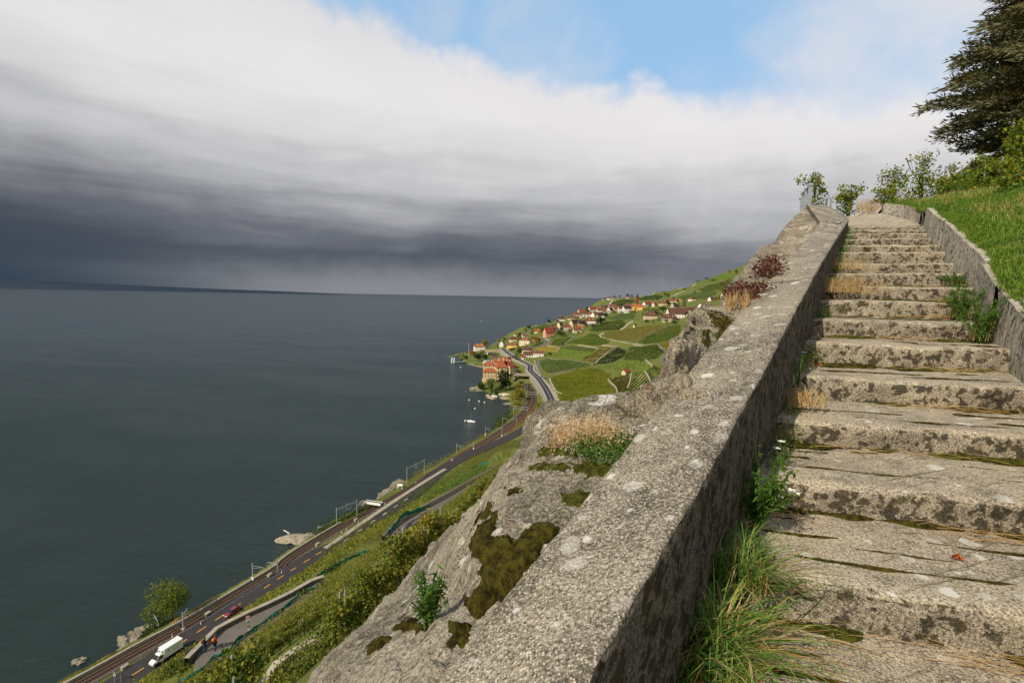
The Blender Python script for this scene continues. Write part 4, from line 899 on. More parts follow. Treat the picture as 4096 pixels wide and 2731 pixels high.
def herb(name, label, loc, h, rad, nst, leaf, mat, n, cat='plant', group=None, flower=None, droopy=0.0, narrow=.22):
    """leafy herb: thin stems, leaves along them"""
    e = empty(name, loc, label, cat, group); sm = MB(); LP = []; tips = []
    for i in range(nst):
        a = random.uniform(0, 2 * pi); r = rad * random.uniform(.2, 1); hh = h * random.uniform(.55, 1)
        pts_ = [Vector((0, 0, 0)), Vector((cos(a) * r * .4, sin(a) * r * .4, hh * .5)), Vector((cos(a) * r, sin(a) * r, hh * (1 - droopy)))]
        sm.tube(pts_, [.004, .003, .0015], 4, False); tips.append(pts_[2])
        for k in range(max(3, n // nst)):
            f = random.uniform(.12, 1); p = pts_[0].lerp(pts_[1], f * 2) if f < .5 else pts_[1].lerp(pts_[2], f * 2 - 1); LP.append(tuple(p + Vector([random.gauss(0, leaf * .35) for _ in range(3)])))
    sm.build('stem', M_HERB, e); leaf_mesh('foliage', LP, leaf, mat, e, narrow=narrow)
    if flower:
        fm, fs, k = flower
        for i in range(k):
            f = MB(); p = tips[i % len(tips)] + Vector((random.gauss(0, .01), random.gauss(0, .01), .008))
            for q in range(5): a = q * 1.2566; c_ = p + Vector((cos(a), sin(a), .25)) * fs * .5; f.add([p, c_ + Vector((-sin(a), cos(a), 0)) * fs * .3, c_ + Vector((cos(a), sin(a), 0)) * fs * .35, c_ - Vector((-sin(a), cos(a), 0)) * fs * .3], [(0, 1, 2, 3)])
            f.build('flower', fm, e)
    return e
def tuft(label, loc, n, h, spread, mat=M_GRASSF, dry=.25, rad=.05, lean=(0, 0, 0), cat='grass tuft', wid=.006, name='grass_tuft', bend=.9):
    e = empty(name, loc, label, cat); B = np.array(loc) + np.stack([RNG.normal(0, rad, n), RNG.normal(0, rad, n), np.zeros(n)], 1)
    blades('green_blades', B, n, h, wid, mat, bend, e, lean=lean, spread=spread, segs=5, jit=.5)
    k = int(n * dry)
    if k > 4: blades('dry_blades', B[:k], k, h * .8, wid * .8, M_DRY, bend * 1.2, e, lean=lean, spread=spread * 1.2, segs=4, jit=.6)
    return e
def foot(s, off=-.04, dz=0):           # a spot on the tread beside the parapet
    p = P0 + WD * s - WNR * abs(off); zz = np.interp(s, [float((st[0] - P0) @ WD) for st in STEPS], [st[2] for st in STEPS]); return (p[0], p[1], zz - .10 + dz)
LN = (.35, -.12, 0)
fp = lambda x, y, z: tuple(at_z(x, y, CH + z))
tuft('large fresh green grass tuft arching over the lowest treads, in the parapet shade', fp(2850, 2680, -1.2), 330, .30, 1.0, lean=LN, rad=.06, dry=.45, wid=.0085)
tuft('green and straw-coloured grass tuft between the largest tuft and the mossy third tread', fp(2945, 2330, -1.05), 210, .22, 1.0, lean=LN, dry=.6, rad=.045)
tuft('small grass tuft at the very bottom edge against the dark parapet foot', fp(2700, 2790, -1.25), 160, .30, .7, lean=LN, rad=.04)
tuft('thin dry grass tuft leaning over the broken left end of a step', foot(-.35, .08, .02), 70, .22, .9, M_DRY, lean=LN, rad=.05)
tuft('golden dry grass clump beside the parapet on the sixth to eighth steps up', foot(4.6, .14, .04), 520, .27, .75, M_DRY, rad=.17, dry=.2, wid=.0035, bend=1.1)
tuft('small golden grass wisp just above the dry clump by the parapet', foot(5.9, .12, .04), 260, .22, .75, M_DRY, rad=.14, dry=.2, wid=.0035, bend=1.1)
tuft('brownish dry tuft in the corner of step and parapet below the violet flowers', foot(1.6, .10, .05), 110, .14, .9, M_DRY, rad=.07)
M_VIO = simple('violet_petal', S('9a7fd0'), .7, .2, .1, 9); M_WHT = simple('white_petal', S('e9e4dc'), .7, .2, .1, 9); M_PINK = simple('pink_petal', S('c9577c'), .7, .2, .1, 9)
herb('leafy_herb', 'bushy bright green toadflax-like herb growing from the parapet foot', foot(.28, .06, .05), .34, .15, 24, .035, M_HERB, 1000)
herb('leafy_herb', 'low fern-like green herb at the left end of the third tread', foot(-.05, .09, .02), .16, .2, 20, .022, M_HERB, 1200)
herb('leafy_herb', 'small yellow-green sprig against the shaded parapet side', foot(-.22, .02, .12), .14, .05, 9, .02, M_HERB, 240)
herb('leafy_herb', 'low green herb under the bushy herb, by the white blossom', foot(.05, .13, .04), .10, .10, 9, .025, M_HERB, 200)
herb('flowering_herb', 'slim plant with violet flowers beside the parapet', foot(1.75, .05, .10), .26, .08, 7, .02, M_HERB, 130, flower=(M_VIO, .022, 4))
herb('flowering_herb', 'white-flowered herb growing out of the joint on the fourth step', foot(.75, .10, .04), .20, .07, 7, .02, M_HERB, 130, flower=(M_WHT, .026, 2))
herb('flowering_herb', 'green herb with a cluster of white blossom by the parapet', foot(.42, .14, .05), .12, .05, 6, .02, M_HERB, 80, flower=(M_WHT, .03, 5))
for i, (u, k, lab, hh) in enumerate(((.97, 7, 'dark leafy wildflower bush with brown seed heads in the right corner of the steps', .34), (.90, 8, 'wildflower plant with a pink blossom near the right kerb wall', .30), (.99, 10, 'small green weed at the right end of an upper step', .16))):
    p = on_tread(k, u - .03, .75); herb('wildflower_bush', lab, tuple(p), hh * 1.2, .24, 26, .036, M_HERB, 1300, flower=(M_PINK, .02, 3))
    blades('seed_heads', np.array([p + (RNG.normal(0, .08), RNG.normal(0, .08), .02) for _ in range(30)]), 60, hh * .8, .0028, M_DRY, .7)['kind'] = 'stuff'
herb('leafy_herb', 'single green sprout at the right end of the fourth tread', tuple(on_tread(5, 1.0, .55)), .12, .05, 5, .03, M_HERB, 60)
# straw lying on the treads
st = MB()
for k, u0, u1, n in ((3, .45, 1.05, 26), (4, .1, .9, 14), (5, .5, 1.0, 22), (6, .5, 1.0, 20), (7, .0, .9, 14), (8, .4, 1, 16), (9, .6, 1, 14), (2, .05, 1.0, 40), (10, .5, 1, 14), (3, .0, .2, 16)):
    for _ in range(n):
        a = on_tread(k, random.uniform(u0, u1), random.uniform(.82, 1.0)); b = on_tread(k, random.uniform(u0, u1), random.uniform(.78, 1.0)); d = b - a; ln = np.linalg.norm(d); L_ = random.uniform(.08, .35); b = a + d / max(ln, .01) * L_
        z = random.uniform(.01, .035); st.tube([a + (0, 0, z * .4), (a + b) / 2 + (0, 0, z + random.uniform(0, .01)), b + (0, 0, z * .5)], random.uniform(.0007, .0016), 3, False)
o = st.build('straw', M_DRY, FLIGHT); o.data.transform(Matrix.Translation(-FLIGHT.location)); o['kind'] = 'stuff'
lf = MB()
for (k, u, q) in ((6, .06, .9), (6, .09, .85), (5, .05, .8), (3, .03, .6), (3, .62, .5), (8, .8, .9)):
    p = Vector(on_tread(k, u, q)); 
    for j in range(3): lf.add([p + Vector((random.uniform(-.03, .03), random.uniform(-.03, .03), random.uniform(.003, .035))) for _ in range(4)], [(0, 1, 2, 3)])
o = lf.build('dead_leaves', simple('dead_leaf', S('9a4f24'), .8, .2, .3, 9)); tag(o, kind='stuff')
def weed_strip(label, mat, s0, s1, n, size, w, h, seed, narrow=.3):
    ss_ = RNG.uniform(s0, s1, n); ok = vnoise(np.stack([ss_ * 2.2, ss_ * 0 + seed, ss_ * 0], 1), seed) > -.25; ss_ = ss_[ok]
    P = np.array([foot(x, abs(random.gauss(0, w)) + .01, .03 + abs(random.gauss(0, h))) for x in ss_]); e = empty('wall_foot_weeds', P[0], label, 'weeds'); o = leaf_mesh('foliage', P - P[0], size, mat, e, narrow=narrow); o['kind'] = 'stuff'
weed_strip('small green weeds rooted in the joint between parapet and steps', M_HERB, -.9, 3.6, 3400, .02, .05, .05, 3)
weed_strip('brown withered weeds in the joint between parapet and steps', M_DRY, -.9, 4.4, 1500, .03, .07, .03, 9, .12)
weed_strip('dark low weeds along the upper part of the parapet foot', M_HERB, 3.4, 9.4, 2200, .028, .06, .06, 15)
# plants on the rocks
def rockp(px, py, Lb=None): return tuple(surf_cast(px, py, L1 if Lb is None else Lb))
bp = []
for _ in range(1500):
    x, y = random.uniform(220, 1060), random.uniform(250, 560)
    if y > 640 - (x - 700) * .0 or random.random() > .9: continue
    bp.append((x, y))
gx = [rockp(*qj(random.uniform(250, 900), random.uniform(330, 520))) for _ in range(60)]
e = empty('dry_plume_grass', gx[0], 'clump of pinkish feathery dry grass growing on the near rock', 'dry grass')
blades('dry_blades', np.array(gx), 420, .11, .0035, M_DRY, .5, e, segs=4, jit=.5)
hp = np.array([gx[i % len(gx)] for i in range(2600)]) + np.stack([RNG.normal(0, .05, 2600), RNG.normal(0, .05, 2600), RNG.uniform(.015, .11, 2600)], 1)
leaf_mesh('seed_plumes', hp - np.array(gx[0]), .013, M_PLUME, e, narrow=.3)
gh = [rockp(*qj(random.uniform(520, 1140), random.uniform(400, 640))) for _ in range(90)]
e = empty('ground_herb', gh[0], 'mat of small green herb leaves between the dry grass and the parapet', 'herb')
hp = np.array([gh[i % len(gh)] for i in range(1600)]) + np.stack([RNG.normal(0, .03, 1600), RNG.normal(0, .03, 1600), RNG.uniform(.0, .06, 1600)], 1)
leaf_mesh('foliage', hp - np.array(gh[0]), .014, M_HERB, e)
herb('leafy_herb', 'upright green herb with narrow leaves growing from a cleft in the near rock', rockp(*q8(640, 1250)), .14, .06, 12, .034, M_HERB, 330, narrow=.2)
for (px, py, lb, lab) in ((*qi(480, 1400), L3, 'dark red creeper on the rock shoulder nearer the parapet bend'), (*qd(2290, 300), L3, 'red-brown creeper hanging over the pale rock shoulder'), (*qd(2180, 450), L2, 'rusty red creeper behind the second rock outcrop')):
    pass
def creeper(label, boxes, Lb, n, size=.035):
    P = np.array([rockp(random.uniform(x0, x1), random.uniform(y0, y1), Lb) for (x0, y0, x1, y1) in boxes for _ in range(n // 12)])
    e = empty('red_creeper', P[0], label, 'creeper'); Q_ = P[RNG.integers(0, len(P), n)] + np.stack([RNG.normal(0, .05, n), RNG.normal(0, .05, n), RNG.uniform(0, .10, n)], 1)
    leaf_mesh('foliage', Q_ - P[0], size, M_RED, e); s = MB()
    for _ in range(24): a = P[random.randrange(len(P))] - P[0]; s.tube([a, a + np.array([random.gauss(0, .06), random.gauss(0, .06), .06]), a + np.array([random.gauss(0, .1), random.gauss(0, .1), .10])], .002, 3, False)
    s.build('stem', M_TRUNK, e)
creeper('deep red creeper spilling over the third outcrop next to the parapet', [(3040, 1040, 3120, 1105)], L3, 420)
creeper('deep red creeper at the foot of the third outcrop', [(2900, 1150, 3040, 1215)], L3, 520)
b2 = np.array([rockp(random.uniform(2900, 3000), random.uniform(1215, 1240), L2) for _ in range(30)])
e = empty('dry_grass_clump', b2[0], 'straw-coloured grass on top of the second outcrop', 'dry grass'); blades('dry_blades', b2, 200, .16, .005, M_DRY, .6, e, segs=4)
# ================================================================== TOP OF THE STAIRS
RAIL_Y = empty('metal_railing', at_t(*qi(740, 640), 11.8), 'blue-grey steel railing standing behind the top of the parapet', 'railing')
def rbuild(name, mb, mat): o = mb.build(name, mat, RAIL_Y); o.data.transform(Matrix.Translation(-RAIL_Y.location)); return o
posts = [(qi(745, 215), qi(728, 640), 11.9), (qi(660, 300), qi(640, 700), 12.7), (qi(588, 385), qi(568, 745), 13.5)]
tops = []
for tp, bt, t in posts:
    a = at_t(*tp, t); b = at_t(*bt, t); b[:2] = a[:2]; b[2] -= .5; m = MB(); m.bar(b, a, .075, .05); m.tube([a - (0.05, 0, 0), a + (.05, 0, 0)], .045, 8); rbuild('post', m, M_GALV); tops.append(a)
m = MB(); m.tube(tops, .025, 6); m.tube([a - (0, 0, .5) for a in tops], .02, 6); rbuild('rail', m, M_GALV)
a = tops[0] - (0, 0, .5); b = at_t(*qi(1130, 478), 12.6); m = MB(); m.tube([a, b], .025, 6); rbuild('rail', m, M_GALV)
for dx in (-.06, .06): m = MB(); m.bar(b + (dx, 0, -.8), b + (dx, 0, 0), .04); rbuild('post', m, M_GALV)
def vine_plant(label, px, py, t, h, w, n=420, group=None, stake=True, leaf=.085, mat=None, depth=None):
    g0 = at_t(px, py, t); e = empty('grape_vine', g0, label, 'vine', group); m = MB(); hh = h
    pts_ = [Vector((0, 0, -.25))] + [Vector((random.gauss(0, .04), random.gauss(0, .04), hh * k)) for k in (.2, .4, .55)]; m.tube(pts_, [.03, .028, .022, .018], 6)
    for k in range(6): a = random.uniform(0, 6.28); m.tube([pts_[2], pts_[3] + Vector((cos(a) * w * .3, sin(a) * .2, .1)), pts_[3] + Vector((cos(a) * w * .5, sin(a) * .25, hh * .35))], .006, 4, False)
    m.build('trunk', M_TRUNK, e)
    lob = [(random.gauss(0, w * .26), random.gauss(0, .12), hh * random.uniform(.12, .88), w * random.uniform(.2, .36), .25, hh * random.uniform(.12, .22)) for _ in range(12)]
    lob += [(random.gauss(0, w * .3), 0, hh * random.uniform(.08, .35), w * .3, .22, hh * .14) for _ in range(5)]
    lob += [(random.gauss(0, w * .3), 0, hh * random.uniform(.75, 1.0), w * .08, .1, hh * .12) for _ in range(3)]
    P = blob_points(lob, int(n * 3.0), .2); leaf_mesh('foliage', P, leaf * .95, mat or M_VINEN, e, narrow=.95)
    if stake: s = MB(); s.bar((.05, .03, -.3), (.05, .03, hh * .95), .035); s.build('stake', M_GALV, e)
    return e
VR = 'vines of the row on the bank skyline'
for (x, y, t, h, w, lab) in ((1310, 400, 15.5, 1.15, .95, 'leafy green grape vine at the left end of the skyline row'), (1530, 395, 15.0, 1.45, 1.0, 'tall grape vine with one shoot rising highest above the row'),
                             (1700, 385, 14.5, 1.0, .6, 'small grape vine between the tall one and the low bush'), (1830, 370, 13.8, .95, .75, 'grape vine with sparse top shoots left of the stone building'),
                             (2010, 340, 13.0, 1.0, .95, 'yellowing grape vine in front of the stone building'), (2140, 325, 12.3, .9, .85, 'browning grape vine below the right end of the stone building')):
    vine_plant(lab, *q6(x, y), t, h, w, 330, group=VR, leaf=.065)
vine_plant('large grape vine on a thick steel stake at the right edge of the picture', *q6(2330, 345), 9.0, 1.55, .62, 500, leaf=.062)
vine_plant('bushy grape vine standing alone beyond the landing', *q6(965, 515), 15.0, .95, .62, 330, leaf=.062)
vine_plant('grape vine behind the steel railing', *qi(800, 700), 17.5, 1.25, .9, 300, leaf=.075)
vine_plant('low grape vine shoots where the bank begins', *q6(1230, 420), 14.2, .4, .6, 120, leaf=.06, stake=False)
e = herb('fennel_bush', 'small feathery pale green bush under the skyline vines', tuple(at_t(*q6(1860, 370), 12.2)), .55, .3, 30, .05, M_HERB, 900, narrow=.12)
wd = np.array([at_t(*q6(random.uniform(1030, 1230), 500 - random.uniform(0, 10)), random.uniform(13.5, 14.5)) for _ in range(40)])
e = empty('dry_weeds', wd[0], 'dry weeds with seed stalks along the far side of the landing', 'weeds'); blades('dry_blades', wd, 260, .42, .010, M_DRY, .25, e, segs=4)
B_ = np.array([at_t(*q6(random.uniform(880, 1050), 520), 14.0) for _ in range(10)])
# stone building on the skyline
bld = empty('stone_building', at_t(*q6(2060, 330), 30), 'old grey stone wall top with a sloping coping on the skyline behind the vines', 'building')
m = MB(); t = 30
ptsb = [q6(1900, 420), q6(1925, 130), q6(1945, 100), q6(1998, 85), q6(2000, 430)]
def slab(name, px, t0, depth, mat):
    A = [at_t(*p, t0) for p in px]; dv = np.array([.45, .9, 0]) * depth; n = len(A); m = MB(); m.add(A + [a + dv for a in A], [tuple(range(n)), tuple(range(n, 2 * n))[::-1]] + [(i, n + i, n + (i + 1) % n, (i + 1) % n) for i in range(n)])
    o = m.build(name, mat, bld); o.data.transform(Matrix.Translation(-bld.location)); return o
slab('wall', ptsb, 30, 3, M_CONCD)
slab('wall', [q6(1995, 440), q6(1995, 125), q6(2030, 68), q6(2170, 48), q6(2172, 95), q6(2260, 90), q6(2260, 440)], 29.5, 3, M_STONED)
slab('coping', [q6(1925, 130), q6(1945, 98), q6(2000, 82), q6(2032, 52), q6(2170, 34), q6(2172, 50), q6(2034, 70), q6(2002, 97), q6(1950, 113), q6(1930, 145)], 29.0, 1.0, M_CONC)
# ================================================================== CEDAR
def cedar():
    top = at_t(4096, -420, 24.0); base = at_t(4490, 700, 24.0); X0, Y0, z0 = base[0], base[1], base[2] - 2
    e = empty('cedar_tree', (X0, Y0, z0), 'dark blue-green cedar with rusty brown cone tips spreading in from the top right corner', 'cedar tree')
    Ht = 17.0; m = MB(); m.tube([(0, 0, 0), (.1, 0, Ht * .5), (0, .1, Ht)], [.55, .38, .06], 10); m.build('trunk', M_TRUNK, e)
    bm_ = MB(); VV = []; FF = []; nb_ = 0; P1_ = []; D1 = []
    for lv in range(46):
        zz = 2.2 + (Ht - 2.8) * (lv / 45) ** .95; R = 8.1 * (1 - ((zz - 2.0) / Ht) ** 1.5 * .9) * (.58 + .42 * min(1, (zz - 2.0) / 3.6)); nbr = 9 if lv < 38 else 5
        for b in range(nbr):
            a = 2 * pi * b / nbr + lv * 1.1 + random.gauss(0, .16)
            Rb = R * random.uniform(.78, 1.06); dirv = Vector((cos(a), sin(a), 0)); sg = dirv.cross(Vector((0, 0, 1)))
            A = Vector((0, 0, zz)); M1 = dirv * (Rb * .5) + Vector((0, 0, zz + Rb * .17)); B = dirv * Rb + Vector((0, 0, zz + Rb * .12))
            bm_.tube([A, M1, B], [.10, .06, .015], 5, False)
            # flat plates of twigs along the limb
            for k in range(26):
                f = .22 + .8 * (k / 25); c = A.lerp(M1, f * 2) if f < .5 else M1.lerp(B, f * 2 - 1); wdt = (1.05 - abs(f - .6)) * Rb * .22
                for s in (-1, 1):
                    ln = wdt * random.uniform(.6, 1.1); td = (dirv * random.uniform(.45, .9) + sg * s * random.uniform(.5, 1) + Vector((0, 0, random.uniform(-.18, .16)))).normalized()
                    for q in range(13):
                        g_ = random.random(); P1_.append(c + td * ln * g_ + Vector((random.gauss(0, .07), random.gauss(0, .07), random.gauss(0, .055) + .02))); D1.append(td + Vector((random.gauss(0, .35), random.gauss(0, .35), random.gauss(0, .3) + .12)))
    bm_.build('limbs', M_TRUNK, e)
    P = np.array([tuple(p) for p in P1_]); D = np.array([tuple(d) for d in D1]); D /= np.linalg.norm(D, axis=1)[:, None]; n = len(P)
    for rep in range(1):
        s = np.cross(D, RNG.normal(size=(n, 3))); s /= np.linalg.norm(s, axis=1)[:, None]; ln = RNG.uniform(.22, .5, n)[:, None]; w = .04
        V = np.stack([P, P + D * ln * .45 - s * w, P + D * ln, P + D * ln * .45 + s * w], 1)
        o = link_mesh('needles', np_mesh('needles', V.reshape(-1, 3), np.array([[0, 1, 2, 3]]) + (np.arange(n) * 4)[:, None]), M_CEDAR, e)
    return e
cedar()
print('foreground done')
# ================================================================== RAILWAY, ROAD, PATH
def sweep(P, prof, closed=False, sub=1):
    P = np.asarray(P, float); d = np.gradient(P[:, :2], axis=0); d /= np.linalg.norm(d, axis=1)[:, None] + 1e-9
    V = [];
    for (o, h) in prof: V.append(np.stack([P[:, 0] + d[:, 1] * o, P[:, 1] - d[:, 0] * o, P[:, 2] + h], 1))
    V = np.stack(V, 1); n, m = V.shape[:2]
    if closed: V = np.concatenate([V, V[:, :1]], 1); m += 1
    return V.reshape(-1, 3), grid_faces(n, m)
def sweep_obj(name, P, prof, mat, parent=None, closed=False, **k):
    V, Fq = sweep(P, prof, closed)
    if parent is not None: V = V - np.array(parent.location)
    return link_mesh(name, np_mesh(name, V, Fq), mat, parent)
def proj(P):
    P = np.asarray(P, float) - (0, 0, CH); d = P[..., 1] * CP - P[..., 2] * SP; v = (P[..., 1] * SP + P[..., 2] * CP) / d; u = P[..., 0] / d
    return np.stack([2048 + (u * CR + v * SR) * F, 1365.5 - (-u * SR + v * CR) * F], -1)
def near_i(P, px, py): q = proj(P); return int(np.argmin(np.hypot(q[:, 0] - px, q[:, 1] - py)))
_i0 = near_i(RAIL, *q4(1500, 520)); _i1 = near_i(RAIL, *qb(1000, 1165)); KW = np.clip((np.arange(len(RAIL)) - _i0) / max(1, _i1 - _i0), 0, 1); KW = KW * KW * (3 - 2 * KW)
def sweep_var(name, P, prof, mat, parent=None, closed=False):
    '''prof: (offset where the line is single, offset where it is double, height)'''
    d = np.gradient(P[:, :2], axis=0); d /= np.linalg.norm(d, axis=1)[:, None] + 1e-9; K = KW[:len(P)]; V = []
    for (oa, ob, h) in prof: o = oa + (ob - oa) * K; V.append(np.stack([P[:, 0] + d[:, 1] * o, P[:, 1] - d[:, 0] * o, P[:, 2] + h], 1))
    V = np.stack(V, 1)
    if closed: V = np.concatenate([V, V[:, :1]], 1)
    n, m = V.shape[:2]; V = V.reshape(-1, 3)
    if parent is not None: V = V - np.array(parent.location)
    return link_mesh(name, np_mesh(name, V, grid_faces(n, m)), mat, parent)
TRACK = empty('railway_track', RAIL[0], 'railway line along the lake shore, doubling into two tracks in the curve', 'railway')
sweep_var('ballast', RAIL, [(-2.2, -5.0, -.35), (-1.7, -4.3, -.05), (1.9, 4.3, -.05), (2.4, 5.0, -.35)], M_BALL, TRACK)
for oa, ob in ((-.75, -2.6), (.75, -1.1), (-.75, 1.1), (.75, 2.6)): sweep_var('rail', RAIL, [(oa - .07, ob - .07, -.02), (oa - .07, ob - .07, .16), (oa + .07, ob + .07, .16), (oa + .07, ob + .07, -.02)], M_RAIL, TRACK)
sl = MB()
for i in range(0, len(RAIL) - 1):
    for f in (0, .25, .5, .75):
        p = RAIL[i] * (1 - f) + RAIL[i + 1] * f; d = RAIL[i + 1] - RAIL[i]; a = atan2(d[1], d[0])
        for s_ in ((-1, 1) if KW[i] > .05 else (0,)): n_ = np.array([d[1], -d[0], 0]) / np.hypot(d[0], d[1]); c = p + n_ * s_ * 1.85 * KW[i]; sl.box((c[0] - TRACK.location.x, c[1] - TRACK.location.y, c[2] - TRACK.location.z), (.26, 2.4, .10), a)
o = sl.build('sleepers', M_SLEEP, TRACK); o['kind'] = 'stuff'
T2 = empty('railway_track', RAIL2[0], 'railway line emerging behind the road bridge by the small station', 'railway')
sweep_obj('ballast', RAIL2, [(-5, -.3), (-4.3, 0), (4.3, 0), (5, -.3)], M_BALL, T2)
for o_ in (-2.6, -1.1, 1.1, 2.6): sweep_obj('rail', RAIL2, [(o_ - .1, 0), (o_ - .1, .2), (o_ + .1, .2), (o_ + .1, 0)], M_RAIL, T2)
# sea wall with pale coping
k0 = 0; k1 = near_i(RAIL, *qa(1100, 960)); SEA = RAIL[:k1 + 1]
e = empty('lakeside_wall', SEA[0], 'long pale-topped stone wall between the lakeside railway and the water', 'wall')
sweep_var('coping', SEA, [(-3.1, -5.75, -.15), (-3.1, -5.75, .62), (-2.45, -5.05, .62), (-2.45, -5.05, -.2)], M_CONC, e); sweep_var('wall_body', SEA, [(-3.4, -6.0, -4.5), (-3.05, -5.7, -.1), (-2.5, -5.1, -.1), (-2.5, -5.1, -.6)], M_STONED, e)
# road
ro = sweep_obj('road', ROAD, [(-4.0, -.12), (-3.4, 0), (0, .04), (3.4, 0), (3.6, -.12)], M_ASPHD); tag(ro, kind='structure')
def rz(f, x, y, dz=0.0):
    px = f(x, y); z = 6.0
    for _ in range(3): p = at_z(*px, z); z = float(ROAD[int(np.argmin(np.hypot(ROAD[:, 0] - p[0], ROAD[:, 1] - p[1]))), 2]) + dz
    return z
def dash(a, b, w, mat, z, parent=ro, name='lane_dash'):
    a = np.array(a); b = np.array(b); d = b - a; d[2] = 0; n = np.array([d[1], -d[0], 0]) / np.linalg.norm(d) * w / 2; m = MB(); up_ = np.array([0, 0, z]); m.add([a - n + up_, a + n + up_, b + n + up_, b - n + up_], [(0, 1, 2, 3)]); return m.build(name, mat, parent)
seg = np.r_[0, np.cumsum(np.linalg.norm(np.diff(ROAD[:, :2], axis=0), axis=1))]
def rp(s, o=0.0):
    p = np.array([np.interp(s, seg, ROAD[:, k]) for k in range(3)]); q = np.array([np.interp(s + .5, seg, ROAD[:, k]) for k in range(3)]); d = q - p; d /= np.linalg.norm(d[:2]) + 1e-9; return p + np.array([d[1], -d[0], 0]) * o
i_y = seg[near_i(ROAD, *q4(640, 1130))]; i_w = seg[near_i(ROAD, *q4(1420, 650))]
def sroad(px, py): return seg[near_i(ROAD, px, py)]
for a, b in (((125, 1462), (180, 1424)), ((245, 1382), (300, 1345)), ((362, 1305), (420, 1270)), ((480, 1232), (535, 1198)), ((590, 1162), (640, 1132))):
    dash(at_z(*q4(*a), rz(q4, *a)), at_z(*q4(*b), rz(q4, *b)), .3, M_YEL, .07)
for a, b in (((1412, 380), (1570, 272)), ((1070, 606), (1245, 490)), ((785, 798), (885, 730)), ((1850, 85), (1895, 60)), ((0, 1320), (70, 1270))): dash(at_z(*q1(*a), rz(q1, *a)), at_z(*q1(*b), rz(q1, *b)), .28, M_YEL, .07)
dash(at_z(*q3(1540, 1415), rz(q3, 1540, 1415)), at_z(*q3(1765, 1270), rz(q3, 1765, 1270)), .28, M_YEL, .07)
for a, b in (((838, 1042), (882, 1014)), ((963, 958), (1005, 930)), ((1078, 880), (1120, 852)), ((1190, 805), (1222, 783)), ((1290, 738), (1322, 715)), ((1383, 675), (1412, 656))):
    dash(at_z(*q4(*a), rz(q4, *a)), at_z(*q4(*b), rz(q4, *b)), .3, M_WHITE, .08)
PALE = smooth_line(np.array([at_z(*q4(*p), rz(q4, *p)) for p in ((672, 1103), (900, 950), (1100, 810), (1300, 675), (1500, 545), (1750, 392))]), 2)
e = sweep_obj('pale_kerb_strip', PALE, [(-1.0, -.1), (-1.0, .12), (.95, .12), (.95, -.1)], M_CONC); tag(e, kind='structure')
# edge lines and centre line on the distant part of the road
s0 = sroad(*qc(1560, 1500)); s1 = seg[-1]
FARR = ROAD[near_i(ROAD, *qc(1560, 1500)) - 8:]
for a, b, w_ in ((-5.9, -3.9, 1.1), (3.9, 5.9, 1.1)):
    o = sweep_obj('pavement', FARR, [(a, -.05), (a, .14), (b, .14), (b, -.05)], M_CONC); tag(o, kind='structure')
sv = sweep_obj('sandy_verge', FARR[:70], [(5.9, .1), (9.0, .35), (9.6, -.6)], simple('pale_sand', S('b39c78'), .95, .1, .25, 1.5, .02)); tag(sv, kind='structure')
for o_ in (-3.4, 3.4): o = sweep_obj('edge_line', FARR, [(o_ - .12, .045), (o_ + .12, .045)], M_WHITE, ro)
ss = s0 - 20
while ss < s1 - 6: dash(rp(ss, .1), rp(ss + 4, .1), .3, M_WHITE, .06); ss += 7.5
# retaining wall above the railway below the far road
o = sweep_obj('road_retaining_wall', FARR, [(-5.95, .1), (-5.95, 1.0), (-6.3, 1.0), (-6.35, -6)], M_CONC); tag(o, 'long concrete retaining wall with parapet on the lake side of the curving main road', 'wall')
# bridge over the railway beside the castle
bp_ = at_z(*qc(1130, 1075), 13.5)
e = empty('road_bridge', tuple(bp_), 'short concrete road bridge over the railway beside the castle yard', 'bridge')
m = MB(); m.box((0, 0, 0), (22, 8, 1.0), -.25); m.build('deck', M_CONCD, e)
for s_ in (-4, 4): m = MB(); m.box((s_ * .25, s_, .9), (22, .4, 1.0), -.25); m.build('parapet', M_CONC, e)
for x_ in (-10, 10): m = MB(); m.box((x_, 0, -4), (1.6, 8, 7.4), -.25); m.build('abutment', M_STONED, e)
e = empty('road_bridge', tuple(at_z(*qc(695, 720), 13)), 'arched stone road bridge over the railway near the cypress and the white gabled house', 'bridge')
m = MB(); m.box((0, 0, 0), (28, 7, 1.2)); m.build('deck', M_STONE, e)
for x_ in (-13, 13): m = MB(); m.box((x_, 0, -3.6), (4, 7, 6)); m.build('abutment', M_STONED, e)
m = MB(); n_ = 12
for k in range(n_):
    a0, a1 = pi * k / n_, pi * (k + 1) / n_; x0, x1 = cos(a0) * 11, cos(a1) * 11; z0_, z1_ = -5.5 + sin(a0) * 4.6, -5.5 + sin(a1) * 4.6; m.add([(x0, -3.6, z0_), (x1, -3.6, z1_), (x1, -3.6, -.5), (x0, -3.6, -.5)], [(0, 1, 2, 3)])
m.build('arch_face', M_STONE, e)
# rail-road fence
FN = offset_line(RAIL, 1.0); _d = FN - RAIL; FN = RAIL + _d * (3.6 + 2.0 * KW)[:, None]; fz0 = FN[:near_i(FN, *qb(1560, 960)) + 1]
fe = empty('track_fence', fz0[0], 'long low fence of grey posts and two rails between railway and road', 'fence'); fo = np.array(fe.location)
pm = MB(); pm.box((0, 0, .6), (.16, .16, 1.2)); pme = pm.mesh('post'); pme.materials.append(M_CONC)
for i in range(0, len(fz0)):
    o = bpy.data.objects.new('post', pme); COL.objects.link(o); o.parent = fe; o.location = Vector(fz0[i] - fo)
for h in (.6, 1.12): sweep_obj('rail', fz0, [(-.03, h - .03), (-.03, h + .03), (.03, h + .03), (.03, h - .03)], M_GALV, fe, closed=True)
